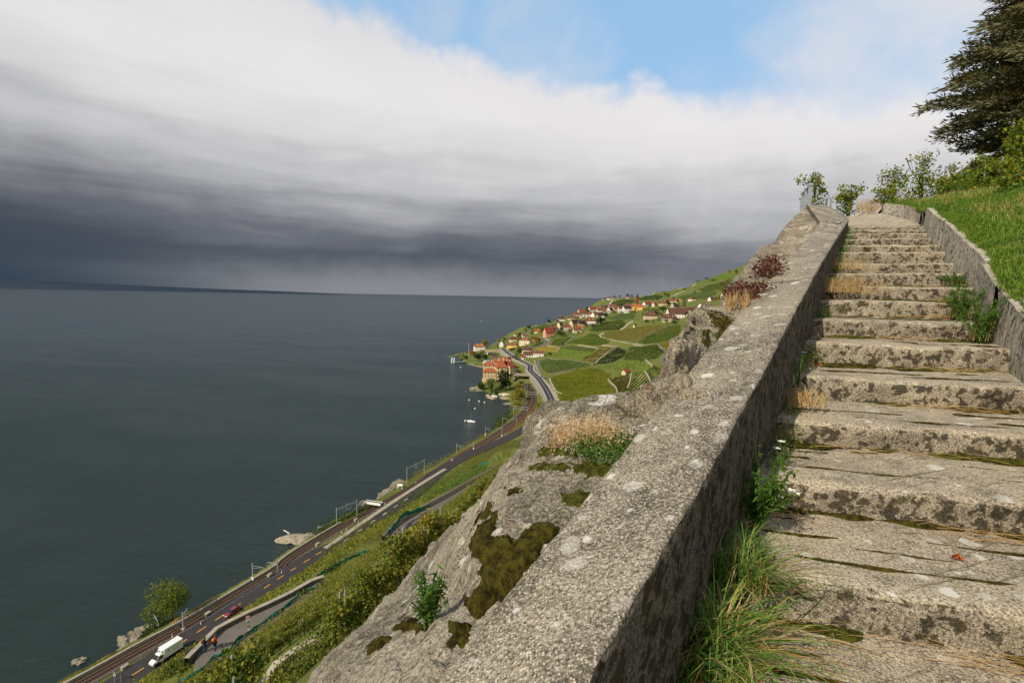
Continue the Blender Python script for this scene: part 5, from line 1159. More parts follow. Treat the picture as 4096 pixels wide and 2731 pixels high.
# path above, with its wall
pl = [q1(1000, 1360), q1(1060, 1020), q1(1190, 890), q1(1320, 730), q1(1480, 570), q1(1720, 440), q1(2030, 290), q1(2352, 130), q5(2100, 490), q5(2300, 370)]
pr0 = [q1(1090, 1400), q1(1180, 1270), q1(1360, 1120), q1(1560, 1000), q1(1760, 880), q1(1900, 740), q1(2100, 640), q1(2352, 480), q5(2140, 560), q5(2340, 440)]
A_ = smooth_line(L(pl, 60), 1.0); PR_ = L(pr0, 60); PR_[:, :2] *= (1 - .4 / np.linalg.norm(PR_[:, :2], axis=1))[:, None]; B_ = smooth_line(PR_, 1.0); n_ = 60; A_ = A_[np.linspace(0, len(A_) - 1, n_).astype(int)]; B_ = B_[np.linspace(0, len(B_) - 1, n_).astype(int)]
V = np.stack([A_ - (0, 0, .3), A_, A_ * .5 + B_ * .5 + (0, 0, .02), B_, B_ + (B_ - A_) * .08 - (0, 0, .4)], 1).reshape(-1, 3)
tag(link_mesh('vineyard_path', np_mesh('vineyard_path', V, grid_faces(n_, 5)), M_PATH), kind='structure')
def stone_wall(name, label, px, z, h, w, mat=M_CONCD, top=M_CONC, down=3.0, zs=None, step=1.2, cop=True, cat='wall', gaps=False, drape=None):
    P = np.array([np.array(drape(*p)) for p in px]) if drape else L(px, z + h, None if zs is None else zs + h) - (0, 0, h)
    P = smooth_line(P, step, 0 if w < .35 else 1); e = empty(name, P[0], label, cat)
    if drape: P[:, 2] = zat(P[:, 0], P[:, 1])
    sweep_obj('wall_body', P, [(-w / 2, -down), (-w / 2, h - .12), (w / 2, h - .12), (w / 2, -down)], mat, e)
    if cop: sweep_obj('coping', P, [(-w / 2 - .03, h - .12), (-w / 2 - .03, h), (w / 2 + .03, h), (w / 2 + .03, h - .12)], top, e, closed=True)
    return e
stone_wall('path_wall', 'broad grey concrete-topped wall bending along the path where the two hikers walk', [q1(870, 1085), q1(1000, 945), q1(1200, 760), q1(1310, 640), q1(1440, 500), q1(1700, 375), q1(2000, 220), q1(2352, 70), q5(2100, 440), q5(2240, 352), q4(660, 1348)], 60.0, .62, .5)
pc = [q4(1190, 990), q4(1290, 880), q4(1440, 780), q4(1700, 645), q4(1900, 530), q4(2100, 425), q4(2230, 350)]
Pc = smooth_line(L([q4(1260, 1000), q4(1360, 900), q4(1480, 815), q4(1720, 690), q4(1900, 565), q4(2060, 470), q4(2240, 380)], 58, 54), 1.5)
tag(sweep_obj('vineyard_path', Pc, [(-1.6, .02), (1.8, .02)], M_PATH), kind='structure')
stone_wall('terrace_wall', 'long dark-topped terrace wall beside the upper path, with a stepped stone end', pc, 58, .75, .45, M_STONE, M_CONCD, 3.0, zs=54)
stone_wall('terrace_wall', 'L-shaped concrete wall corner at the bottom edge among the nearest vines', [q5(2352, 810), q5(2160, 905), q5(1960, 1040), q5(1830, 1170), q5(1810, 1300)], 89.0, .1, .17, M_CONCD, M_CONC, .5, zs=88.2, step=.5)
stone_wall('terrace_wall', 'short concrete wall arm joining the corner wall among the nearest vines', [q5(1975, 1150), q5(1850, 1165)], 88.2, .08, .17, M_CONCD, M_CONC, 1.2, zs=88.2, step=.5)
print('routes done')
# ================================================================== VINEYARDS
def plan(poly_px, f): 
    P = [f(*p) for p in poly_px]; return np.array([p[:2] for p in P if p is not None])
def row_points(poly, ang, spacing, step, jit=.1):
    c, s = cos(ang), sin(ang); R = np.array([[c, s], [-s, c]]); q = poly @ R.T; x0, y0 = q.min(0); x1, y1 = q.max(0); out = []
    for k, y in enumerate(np.arange(y0 + spacing * .5, y1, spacing)):
        xs = np.arange(x0, x1, step) + RNG.uniform(0, step); ys = np.full(len(xs), y) + RNG.normal(0, jit, len(xs)) * .4; out.append(np.stack([xs, ys], 1))
    if not out: return np.zeros((0, 2))
    P = np.vstack(out) @ R; return P[inside(P, poly)]
def hedge_blocks(P, ang, ln, w, h, zoff=0.0):
    """one leafy, uneven block per point, along the row"""
    n = len(P); z = zat(P[:, 0], P[:, 1]) + zoff; a = ang + RNG.normal(0, .05, n); c, s = np.cos(a), np.sin(a); hl = ln * RNG.uniform(.52, .72, n); hw = w * RNG.uniform(.38, .56, n); hh = h * RNG.uniform(.72, 1.12, n)
    def pt(u, v, k): return np.stack([P[:, 0] + c * u - s * v, P[:, 1] + s * u + c * v, z + k], 1)
    j = lambda q: RNG.normal(0, q, n)
    V = np.stack([pt(-hl, -hw, .15), pt(hl, -hw, .15), pt(hl, hw, .15), pt(-hl, hw, .15), pt(-hl * .8 + j(.1 * ln), -hw * .6, hh + j(.06)), pt(hl * .8 + j(.1 * ln), -hw * .5, hh + j(.06)), pt(hl * .8 + j(.1 * ln), hw * .6, hh + j(.08)), pt(-hl * .8 + j(.1 * ln), hw * .5, hh + j(.08))], 1).reshape(-1, 3)
    T = np.array([[0, 1, 5, 4], [1, 2, 6, 5], [2, 3, 7, 6], [3, 0, 4, 7], [4, 5, 6, 7]]); return V, (T[None] + (np.arange(n) * 8)[:, None, None]).reshape(-1, 4)
FV = dict(green=leafmat('vineyard_green', [S('455420'), S('576827'), S('6a7a30'), S('7f8338')], .03, .15), dark=leafmat('vineyard_dark', [S('2f3d1a'), S('3e4f22'), S('4e5e2a'), S('5e6831')], .03, .15), fresh=leafmat('vineyard_fresh', [S('2d451c'), S('406027'), S('55762f'), S('6b8236')], .05, .2),
          bright=leafmat('vineyard_bright', [S('4f5e1a'), S('626c1d'), S('757822'), S('85832a')], .03, .15), gold=leafmat('vineyard_gold', [S('6b6a24'), S('827a2c'), S('938430'), S('736a28')], .03, .15),
          brown=leafmat('vineyard_brown', [S('5a5622'), S('6c6226'), S('4c5420'), S('7a6a2c')], .03, .15), meadow=leafmat('meadow', [S('4f6426'), S('5f722e'), S('6d7c36')], .03, .1))
FG = dict(fresh='6b6c3c', green='858050', dark='747048', bright='6c6f2c', gold='9a8c58', brown='94835a', meadow='64753a')
FGM = {k: simple('field_soil_' + k, S(v), .95, .1, .25, .08) for k, v in FG.items()}
def field(label, px, f, kind, rowpx, spacing=3.3, step=2.0, h=1.6, w=.62, ground=True):
    poly = plan(px, lambda x, y: cast(*f(x, y)))
    if len(poly) < 3: return
    a = cast(*f(*rowpx[0])); b = cast(*f(*rowpx[1]))
    ang = atan2(b[1] - a[1], b[0] - a[0]) if a is not None and b is not None else 1.0
    P = row_points(poly, ang, spacing, step)
    P = P[RNG.permutation(len(P))[:24000]]
    V, Fq = hedge_blocks(P, ang, step, w, h); c0 = poly.mean(0); e = empty('vineyard', (c0[0], c0[1], Z1(*c0)), label, 'vineyard')
    o = link_mesh('vine_rows', np_mesh('vine_rows', V - np.array(e.location), Fq), FV[kind], e); o['kind'] = 'stuff'
    if ground:
        cell = 5.0; x0, y0 = poly.min(0); x1, y1 = poly.max(0); gx_ = np.arange(x0, x1 + cell, cell); gy_ = np.arange(y0, y1 + cell, cell); GX, GY = np.meshgrid(gx_, gy_, indexing='ij'); Pg = np.stack([GX.ravel(), GY.ravel()], 1)
        ins = inside(Pg, poly); Fg = grid_faces(len(gx_), len(gy_)); Fg = Fg[ins[Fg].all(1)]
        if len(Fg):
            used = np.unique(Fg); mp = -np.ones(len(Pg), int); mp[used] = np.arange(len(used)); Vg = np.c_[Pg[used], zat(Pg[used, 0], Pg[used, 1]) + .12 + len(list(COL.objects)) % 7 * .01]
            link_mesh('soil', np_mesh('soil', Vg - np.array(e.location), mp[Fg]), FGM[kind], e)
    return e
FIELDS = [
 ('large bright yellow-green vineyard just above the pale rock ledge', [(1190, 1085), (1300, 1062), (1440, 1012), (1600, 1002), (1750, 1062), (1715, 1110), (1795, 1195), (1800, 1270), (1560, 1330), (1300, 1345), (1275, 1290), (1215, 1170)], 'bright', ((1300, 1200), (1700, 1150))),
 ('dark green vineyard inside the bend of the grey lane', [(1088, 925), (1140, 905), (1430, 935), (1565, 965), (1500, 985), (1420, 1005), (1165, 1053), (1115, 1010), (1085, 965)], 'dark', ((1150, 960), (1450, 1000))),
 ('striped yellowish vineyard rising in a narrow block at the centre of the slope', [(1475, 925), (1662, 792), (1798, 795), (1600, 950)], 'gold', ((1530, 940), (1700, 800))),
 ('dark green vineyard right of the striped yellowish block', [(1612, 955), (1812, 802), (1888, 832), (1878, 880), (1750, 960)], 'dark', ((1650, 955), (1830, 850))),
 ('green vineyard strip under the two low walls, left of the striped block', [(1155, 890), (1245, 825), (1290, 815), (1575, 850), (1500, 900), (1455, 920)], 'green', ((1200, 860), (1500, 890))),
 ('narrow green vineyard terrace above the strip left of the striped block', [(1290, 808), (1380, 785), (1612, 815), (1575, 842), (1300, 812)], 'dark', ((1300, 800), (1560, 830))),
 ('broad green vineyard below the curved pale track', [(1350, 762), (1560, 672), (1630, 685), (1650, 712), (1745, 735), (1720, 762), (1640, 780), (1500, 772)], 'green', ((1400, 740), (1600, 700))),
 ('light green vineyard patch right of the hairpin lane', [(1185, 770), (1235, 722), (1400, 705), (1330, 768), (1275, 788)], 'green', ((1200, 760), (1380, 720))),
 ('golden-green vineyard above the white long house', [(1030, 808), (1140, 792), (1262, 802), (1222, 848), (1110, 840)], 'gold', ((1050, 815), (1230, 810))),
 ('small green vineyard inside the hairpin lane', [(1000, 788), (1080, 762), (1118, 752), (1118, 768), (1020, 800)], 'green', ((1010, 790), (1110, 760))),
 ('brownish-green vineyard in the loop of the curved pale track', [(1685, 662), (1850, 642), (2060, 602), (2210, 592), (2270, 612), (1955, 742), (1850, 732), (1700, 708)], 'brown', ((1700, 690), (2100, 640))),
 ('green vineyard below the dark diagonal wall', [(2000, 752), (2290, 604), (2400, 590), (2400, 690), (2180, 762), (2050, 768)], 'green', ((2020, 750), (2300, 640))),
 ('golden striped vineyard next to the rock boulder', [(2205, 772), (2400, 690), (2400, 800), (2300, 828), (2245, 800)], 'gold', ((2220, 800), (2380, 740))),
 ('green and gold striped vineyard left of the farm lane', [(1925, 802), (2180, 775), (2245, 848), (2180, 900), (2060, 928), (1875, 915), (1885, 865)], 'green', ((1900, 900), (2200, 790))),
 ('green vineyard between the striped field and the big bright one', [(1625, 1000), (1870, 922), (2060, 937), (2125, 980), (2115, 1030), (1940, 1048), (1765, 1002)], 'green', ((1650, 990), (2050, 940))),
 ('orange-brown striped vineyard beside the big bright one', [(1735, 1102), (1850, 1072), (1938, 1052), (1918, 1180), (1898, 1200), (1825, 1245), (1805, 1190)], 'brown', ((1760, 1150), (1900, 1080))),
 ('green striped vineyard in the corner above the rock ledge', [(1960, 1052), (2060, 1032), (2105, 1100), (2140, 1150), (1990, 1210), (1905, 1230), (1925, 1190)], 'green', ((1930, 1200), (2080, 1060))),
 ('small green vineyard under the farm lane', [(2075, 1020), (2165, 975), (2245, 1055), (2220, 1110), (2150, 1130), (2115, 1095)], 'green', ((2100, 1090), (2200, 1020))),
 ('dark green vineyard right below the white village houses', [(1700, 522), (1860, 482), (1988, 490), (1950, 530), (1800, 545)], 'dark', ((1720, 520), (1950, 500))),
 ('striped green vineyard left of the short pale track', [(1700, 640), (1880, 565), (1888, 590), (1830, 634)], 'green', ((1720, 640), (1880, 580))),
 ('green vineyard between the dark cedar and the striped slope', [(1540, 642), (1700, 560), (1830, 548), (1878, 560), (1690, 640), (1600, 655)], 'green', ((1560, 640), (1840, 560))),
 ('smooth green field on the skyline above the village', [(1755, 382), (1900, 345), (1985, 358), (1950, 380), (1900, 402), (1765, 412)], 'green', ((1770, 400), (1950, 360))),
 ('bright meadow strip on the skyline beyond the village', [(1985, 335), (2060, 305), (2150, 300), (2240, 315), (2190, 350), (2010, 352)], 'meadow', ((2000, 340), (2200, 320))),
 ('green vineyard along the coast road above the red-roofed pink house', [(1000, 628), (1060, 600), (1230, 578), (1262, 590), (1120, 640), (1090, 662), (1000, 650)], 'meadow', ((1020, 640), (1230, 590)))]
for lab, px, kd, rw in FIELDS: field(lab, px, qe, kd, rw)
for lab, px, kd, rw in [('deep green vineyard beyond the skyline trees', [(1690, 375), (1850, 305), (2110, 322), (2000, 400), (1640, 392)], 'dark', ((1700, 380), (2050, 330))),
 ('olive vineyard high on the far right slope', [(1900, 285), (2000, 240), (2350, 160), (2350, 250), (2200, 310)], 'green', ((1950, 280), (2300, 200))), ('pale green vineyard just under the far skyline', [(1840, 225), (2040, 155), (2180, 112), (2330, 100), (2340, 150), (1960, 210)], 'meadow', ((1860, 220), (2300, 110))),
 ('mixed green vineyard below the far farmhouses', [(2020, 420), (2200, 330), (2340, 270), (2330, 330), (2160, 410)], 'gold', ((2040, 420), (2300, 290)))]: field(lab, px, qd, kd, rw, spacing=2.6, step=4.0)
# the neatly striped block between road and upper path
def leafy_rows(name, label, poly, ang, spacing, step, h, w, nleaf, size, mat, cap=60000, soil=None):
    P = row_points(poly, ang, spacing, step, .15)
    if len(P) * nleaf > cap: nleaf = max(2, cap // max(1, len(P)))
    z = zat(P[:, 0], P[:, 1]); Q_ = np.repeat(np.c_[P, z], nleaf, 0); n = len(Q_); c, s = cos(ang), sin(ang); u = RNG.uniform(-.55, .55, n) * step * 1.1; v = RNG.normal(0, .34, n) * w; k = h * RNG.uniform(.12, 1, n) ** .8 * (1 + .12 * np.sin(Q_[:, 0] * 1.3))
    Q_ = Q_ + np.stack([c * u - s * v, s * u + c * v, k], 1); c0 = poly.mean(0); e = empty('vineyard', (c0[0], c0[1], Z1(*c0)), label, 'vineyard')
    o = leaf_mesh('vine_foliage', Q_ - np.array(e.location), size, mat, e, narrow=.9); o['kind'] = 'stuff'; return e, P
p4 = plan([(1470, 640), (1520, 560), (1830, 385), (1850, 355), (2120, 335), (2130, 375), (2060, 440), (1800, 560), (1560, 675)], lambda x, y: cast(*q4(x - 4, y + 26)))
d4 = cast(*q4(1880, 385)) - cast(*q4(1570, 620)); a4 = atan2(d4[1], d4[0])
leafy_rows('vineyard', 'deep green vineyard block with neat diagonal rows between road and upper path', p4, a4, 3.4, .5, 1.5, .5, 16, .22, FV['fresh'], 140000)
for lab, px, kd, rw in [('brown-green vineyard wedge beside the straight lakeside road', [(870, 1350), (1060, 1215), (1300, 1140), (1600, 1020), (1850, 975), (1810, 1030), (1450, 1140), (1280, 1270), (1240, 1330), (900, 1385)], 'brown', ((900, 1350), (1500, 1060))),
 ('green vineyard strip under the dry-stone wall by the rock edge', [(1480, 1135), (1700, 1105), (1800, 1085), (1690, 1180), (1560, 1260), (1490, 1300), (1400, 1320), (1290, 1300)], 'green', ((1420, 1270), (1700, 1100)))]:
    pq = plan(px, lambda x, y: cast(*qb(x, y))); A = cast(*qb(*rw[0])); B = cast(*qb(*rw[1])); leafy_rows('vineyard', lab, pq, atan2(*(B - A)[[1, 0]]), 2.6, .6, 1.3, .5, 10, .28, FV[kd], 60000)
# vines below the path walls and beside the road
rt_ = offset_line(ROAD, 8.2); rr_ = rt_[(rt_[:, 1] > 95) & (rt_[:, 1] < 265)]
ups = np.vstack([offset_line(np.array(PATH), -3.2)[::-1]]); pz = np.vstack([rr_[:, :2], ups[:, :2]])
leafy_rows('vineyard', 'steep terraced vines between the lakeside road and the walls of the path', pz, atan2(*(RAIL[60] - RAIL[20])[[1, 0]]), 2.0, 1.0, 1.5, 1.0, 7, .34, M_VINE, 110000)
def strip_px(f, pts, z0, z1): return L([f(*p) for p in pts], z0, z1)
# vines right under the path wall (seen from above, one plant after another)
vm = []
for k in range(5):
    Pm = smooth_line(L([q1(870, 1085), q1(1200, 760), q1(1440, 500), q1(1700, 375), q1(2352, 70), q5(2352, 320)], 60), .55); Pm = offset_line(Pm, -1.0 - k * 1.5); vm.append(np.c_[Pm[:, :2], np.minimum(zat(Pm[:, 0], Pm[:, 1]), 57.9 - 1.0 * k)])
    Pm = smooth_line(L([q4(230, 1560), q4(660, 1352)], 60), .55); Pm = offset_line(Pm, -1.0 - k * 1.5); vm.append(np.c_[Pm[:, :2], np.minimum(zat(Pm[:, 0], Pm[:, 1]), 57.9 - 1.0 * k)])
vm = np.vstack(vm); Q_ = np.repeat(vm, 26, 0); Q_ = Q_ + np.stack([RNG.normal(0, .38, len(Q_)), RNG.normal(0, .38, len(Q_)), RNG.uniform(-.2, 1.25, len(Q_))], 1)
e = empty('vineyard', vm[0], 'leafy vines crowding the terrace just below the path wall', 'vineyard'); o = leaf_mesh('vine_foliage', Q_ - vm[0], .20, M_VINE, e, narrow=.9); o['kind'] = 'stuff'
# the slope under the viewpoint: every vine a plant of its own
def proto_vine(seed):
    e = empty('grape_vine', (0, 0, -50)); m = MB(); hh = random.uniform(1.35, 1.7)
    m.tube([(0, 0, -.3), (random.gauss(0, .05), random.gauss(0, .05), .4), (random.gauss(0, .08), 0, .8)], [.035, .03, .02], 5); m.build('trunk', M_TRUNK, e)
    lob = [(random.uniform(-.5, .5), random.gauss(0, .12), hh * random.uniform(.3, .85), random.uniform(.25, .42), .26, random.uniform(.2, .36)) for _ in range(7)]
    leaf_mesh('foliage', blob_points(lob, 1000, .3), .08, M_VINE, e, narrow=.95); s = MB(); s.bar((.1, 0, -.2), (.1, 0, hh * .95), .03); s.build('stake', M_GALV, e); return e
protos = [proto_vine(i) for i in range(6)]
net_px = [q1(690, 1545), q1(850, 1470), q1(980, 1370), q1(1100, 1290), q1(1250, 1180), q1(1340, 1060), q1(1420, 1010), q1(1600, 965), q1(1740, 850), q1(1800, 720), q1(1960, 620), q5(1900, 660), q5(2050, 540), q5(2180, 440), q5(2300, 390)]
NETL = L(net_px, 60.3); NETG = NETL.copy(); NETG[:, :2] *= (1 - .3 / np.linalg.norm(NETL[:, :2], axis=1))[:, None]; NETV = NETL.copy(); NETV[:, :2] *= (1 - .9 / np.linalg.norm(NETL[:, :2], axis=1))[:, None]
edge_n = np.vstack([NETV[:, :2], Pc[:, :2] + (3.6, -2.4)])
slope_poly = np.vstack([[(-46, 20)], edge_n, [(5, 105), (2, 70), (0, 40), (-1.5, 24), (-1.5, 14), (-3.2, 8.0), (-9, 3), (-28, 1)]])
ang0 = atan2(*(NETL[-1] - NETL[0])[[1, 0]])
VP = row_points(slope_poly, ang0 + .04, 1.75, .95, .12)
zz = zat(VP[:, 0], VP[:, 1]); pp = proj(np.c_[VP, zz + .8]); vis = (pp[:, 0] > -150) & (pp[:, 0] < 2300) & (pp[:, 1] < 2900) & (VP[:, 1] > 2) & ~inside(pp, np.array([(1310, 2450), (1430, 2600), (1330, 2850), (930, 2950), (1010, 2650), (1130, 2560)]))
# keep off the corner wall
VP, zz, pp = VP[vis], zz[vis], pp[vis]; dd = np.linalg.norm(np.c_[VP, zz - CH], axis=1)
order = np.argsort(dd); print('vines', len(VP))
# nearest 290 that can be seen past the rocks
sil = np.array([q8(40, 1600), q8(80, 1480), q8(290, 1300), q8(530, 1090), q8(690, 870), q8(830, 720), q8(960, 560), q8(1060, 420), q8(1150, 365), q8(1195, 210)])
seen = pp[:, 0] < np.interp(pp[:, 1], sil[::-1, 1], sil[::-1, 0], left=2150, right=1230) + 25
first = [i for i in order if seen[i]][:290]; fs_ = set(first); used_p = set()
for c_, i in enumerate(first):
    pr_ = protos[c_ % 6]
    if c_ < 6: o = pr_
    else: o = copy_tree(pr_)
    o.location = (VP[i, 0], VP[i, 1], zz[i]); o.rotation_euler[2] = ang0 + random.choice((0, pi)) + random.gauss(0, .12); sc_ = random.uniform(.85, 1.15); o.scale = (sc_, sc_, sc_ * random.uniform(.85, 1.1))
    tag(o, 'bushy grape vine in the rows on the steep slope between near rock and path', 'vine', 'vines on the steep slope below the near rock')
rest = np.array([i for i in order if i not in fs_]); B_ = np.c_[VP[rest], zz[rest]]; nr_ = np.linalg.norm(B_ - (0, 0, CH), axis=1) < 48; Q_ = np.vstack([np.repeat(B_[~nr_], 90, 0), np.repeat(B_[nr_], 170, 0)]); Q_ = Q_ + np.stack([RNG.normal(0, .34, len(Q_)), RNG.normal(0, .34, len(Q_)), RNG.uniform(.25, 1.5, len(Q_))], 1)
o = leaf_mesh('distant_vines', Q_, np.where(np.linalg.norm(Q_ - (0, 0, CH), axis=1) < 48, .085, .14), M_VINE, narrow=.9); tag(o, 'vines of the same slope continuing up towards the upper path', 'vineyard', kind='stuff')
lowp = [at_z(*q1(x, y), 57.5) for x, y in ((250, 1700), (150, 1500), (330, 1330), (560, 1060), (830, 1000), (1010, 1130), (1030, 1330), (900, 1560), (760, 1750))]
lp_ = np.array([p[:2] for p in lowp]); lo, hi = lp_.min(0), lp_.max(0); rr2 = RNG.uniform(lo, hi, (900, 2)); rr2 = rr2[inside(rr2, lp_)]; Q_ = np.repeat(np.c_[rr2, np.minimum(zat(rr2[:, 0], rr2[:, 1]), 58.5)], 34, 0); Q_ = Q_ + np.stack([RNG.normal(0, .4, len(Q_)), RNG.normal(0, .4, len(Q_)), RNG.uniform(-.1, 1.4, len(Q_))], 1)
e = empty('vineyard', lowp[2], 'dense vines below the end of the path, in front of the white van', 'vineyard'); o = leaf_mesh('vine_foliage', Q_ - lowp[2], .19, M_VINE, e, narrow=.9); o['kind'] = 'stuff'
def fill_px(label, poly, n, per, size, h=1.4, mat=None):
    poly = np.array(poly, float); lo, hi = poly.min(0), poly.max(0); q = RNG.uniform(lo, hi, (n, 2)); q = q[inside(q, poly)]; P = [cast(*p) for p in q]; P = np.array([p for p in P if p is not None])
    Q_ = np.repeat(P, per, 0); Q_ = Q_ + np.stack([RNG.normal(0, .5, len(Q_)), RNG.normal(0, .5, len(Q_)), RNG.uniform(-.1, h, len(Q_))], 1); e = empty('vineyard', P[0], label, 'vineyard'); o = leaf_mesh('vine_foliage', Q_ - P[0], size, mat or M_VINE, e, narrow=.9); o['kind'] = 'stuff'
fill_px('vines on the narrow terrace just outside the stepped terrace wall', [(1290, 2210), (1400, 2110), (1560, 2010), (1720, 1930), (1800, 1900), (1800, 1950), (1650, 2030), (1540, 2130), (1400, 2220), (1300, 2300)], 2600, 24, .24)
fill_px('dark leafy vines in the corner between the L-shaped wall and the near rock', [(1380, 2560), (1450, 2520), (1330, 2660), (1250, 2780), (1120, 2800), (1170, 2720), (1250, 2660)], 420, 70, .06, .4)
# teal bird netting along the rows
def netting(label, P, h=.7, seed=0):
    P = smooth_line(P, .35, 2); n = len(P); V = []
    for i, p in enumerate(P):
        for j in range(4):
            k = j / 3; q = p + np.array([mn.noise(Vector((i * .35, j * 1.3, seed))) * .35, mn.noise(Vector((i * .4, j, seed + 9))) * .35, k * h * (1 + .5 * mn.noise(Vector((i * .22, 3, seed)))) + .1]); V.append(q)
    e = np_mesh('vine_netting', np.array(V) - P[0], grid_faces(n, 4)); o = link_mesh('vine_netting', e, M_NET); o.location = Vector(P[0]); tag(o, label, 'netting'); return o
netting('teal bird netting rolled along the edge of the path near the hikers', NETG[:11] - (0, 0, .35), .45)
netting('teal bird netting further along the path edge beyond the sign post', NETG[10:] - (0, 0, .35), .45, 4)
netting('teal bird netting over the vines at the stepped end of the terrace wall', L([q4(1240, 980), q4(1320, 900), q4(1360, 830), q4(1480, 790), q4(1620, 745)], 59.0, 57.5), .8, 8)
netting('strip of teal netting hanging in the middle of the vine slope', np.array([cast(*q4(x, y)) for x, y in ((600, 1370), (760, 1270), (900, 1200), (1080, 1130))]), .4, 12)
netting('piece of teal netting close to the near rock edge', np.array([cast(*q4(x, y)) for x, y in ((1960, 610), (2000, 590), (2060, 570))]), .8, 15)
netting('teal netting over the right corner of the striped vineyard block', np.array([cast(*q4(x, y)) for x, y in ((1980, 400), (2040, 370), (2130, 345))]), 1.2, 18)
print('vineyards done')
# ================================================================== BUILDINGS
unit = MB(); unit.box((0, 0, 0), (1, 1, 1)); UNIT = {}
def unit_obj(name, mat, parent, loc, size, rz=0.0):
    k = (name, mat.name)
    if k not in UNIT: me = unit.mesh(name); me.materials.append(mat); UNIT[k] = me
    o = bpy.data.objects.new(name, UNIT[k]); COL.objects.link(o); o.parent = parent; o.location = Vector(loc); o.scale = Vector(size); o.rotation_euler[2] = rz; return o
def windows(e, w, d, h, sides, n, rows, ww=1.0, wh=1.4, mat=None):
    for sd_ in sides:
        ln = w if sd_ in 'fb' else d
        for r in range(rows):
            z = h * (r + .55) / rows
            for k in range(n if sd_ in 'fb' else max(2, int(n * d / w))):
                q = -ln / 2 + ln * (k + .5) / (n if sd_ in 'fb' else max(2, int(n * d / w)))
                if sd_ == 'f': unit_obj('window', mat or M_WIN, e, (q, -d / 2, z), (ww, .12, wh))
                if sd_ == 'b': unit_obj('window', mat or M_WIN, e, (q, d / 2, z), (ww, .12, wh))
                if sd_ == 'l': unit_obj('window', mat or M_WIN, e, (-w / 2, q, z), (.12, ww, wh))
                if sd_ == 'r': unit_obj('window', mat or M_WIN, e, (w / 2, q, z), (.12, ww, wh))
def roof_mesh(kind, w, d, h, rh, ov=.6):
    m = MB(); W, D = w / 2 + ov, d / 2 + ov; t = .25; z = h - ov * rh / (d / 2)
    if kind == 'gable':
        for s in (-1, 1): A = [(-W, s * D, z), (W, s * D, z), (W, 0, h + rh), (-W, 0, h + rh)]; m.add(A + [(x, y, q + t) for x, y, q in A], [(0, 1, 2, 3), (7, 6, 5, 4), (0, 4, 5, 1), (1, 5, 6, 2), (2, 6, 7, 3), (3, 7, 4, 0)])
    else:
        r = max(0, w / 2 - d / 2 * .8) if kind == 'hip' else max(w / 2 - d * .22, 0)
        zt = h + rh; B = [(-W, -D, z), (W, -D, z), (W, D, z), (-W, D, z), (-r, 0, zt), (r, 0, zt)]
        m.add(B, [(0, 1, 5, 4), (2, 3, 4, 5), (1, 2, 5), (3, 0, 4), (0, 3, 2, 1)])
        m.add([(-W, -D, z - .2), (W, -D, z - .2), (W, D, z - .2), (-W, D, z - .2), (-W, -D, z), (W, -D, z), (W, D, z), (-W, D, z)], [(0, 1, 5, 4), (1, 2, 6, 5), (2, 3, 7, 6), (3, 0, 4, 7), (0, 3, 2, 1)])
    return m
def house(label, base, w, d, h, rh, kind, wall, roof, rz, nwin=3, rows=2, sides='flr', chim=1, name='house', cat='house', down=4.0, balcony=False, dormer=0, door=True):
    e = empty(name, base, label, cat, rz=rz); m = MB(); m.box((0, 0, (h - down) / 2), (w, d, h + down))
    if kind == 'gable':
        for s in (-1, 1): x = s * w / 2; m.add([(x, -d / 2, h), (x, d / 2, h), (x, 0, h + rh * .98)], [(0, 1, 2)])
    m.build('wall', WALLC[wall], e); ro_ = roof_mesh(kind, w, d, h, rh).build('roof', ROOFC[roof], e)
    for c in range(chim):
        x = w * (.22 if c == 0 else -.25); unit_obj('chimney', WALLC['beige'], ro_, (x, .1 * d, h + rh * .95), (.8, .8, 2.0))
    windows(e, w, d, h, sides, nwin, rows)
    if door: unit_obj('door', M_SHUT, e, (w * .1, -d / 2 - .01, 1.0), (1.1, .16, 2.1))
    if balcony: unit_obj('balcony', M_SHUT, e, (0, -d / 2 - .7, h * .5), (w * .8, 1.4, .9))
    for k in range(dormer):
        x = -w / 2 + w * (k + 1) / (dormer + 1); unit_obj('dormer', WALLC[wall], ro_, (x, -d * .30, h + rh * .42), (1.3, 1.3, 1.3))
    return e
PXM = lambda p: np.linalg.norm(p - (0, 0, CH)) / F
def h_at(f, cx, by, wpx, scale, **k):
    p = cast(*f(cx, by)); return p
def village(f, scale, rows_):
    for (cx, by, wpx, eave, roofh, kind, wall, roof, rz, lab) in rows_:
        p = cast(*f(cx, by))
        if p is None: print('no ground for', lab); continue
        if p[1] > 1900: p = at_y(*f(cx, by), 1500)
        m_ = PXM(p) / scale; w = wpx * m_; h = eave * m_ * 1.0; rh = roofh * m_ * 1.0; d = min(w * .75, max(7.0, w * .6)); p[2] = Z1(p[0], p[1])
        azm = -atan2(p[0], p[1]); house(lab, p, w, d, max(h, 3.5), max(rh, 1.6), kind, wall, roof, azm + rz, nwin=max(2, min(6, int(w / 3.2))), rows=max(1, min(4, int(h / 2.7))), chim=1 + (w > 12), dormer=2 if w > 16 and kind == 'hip' else 0)
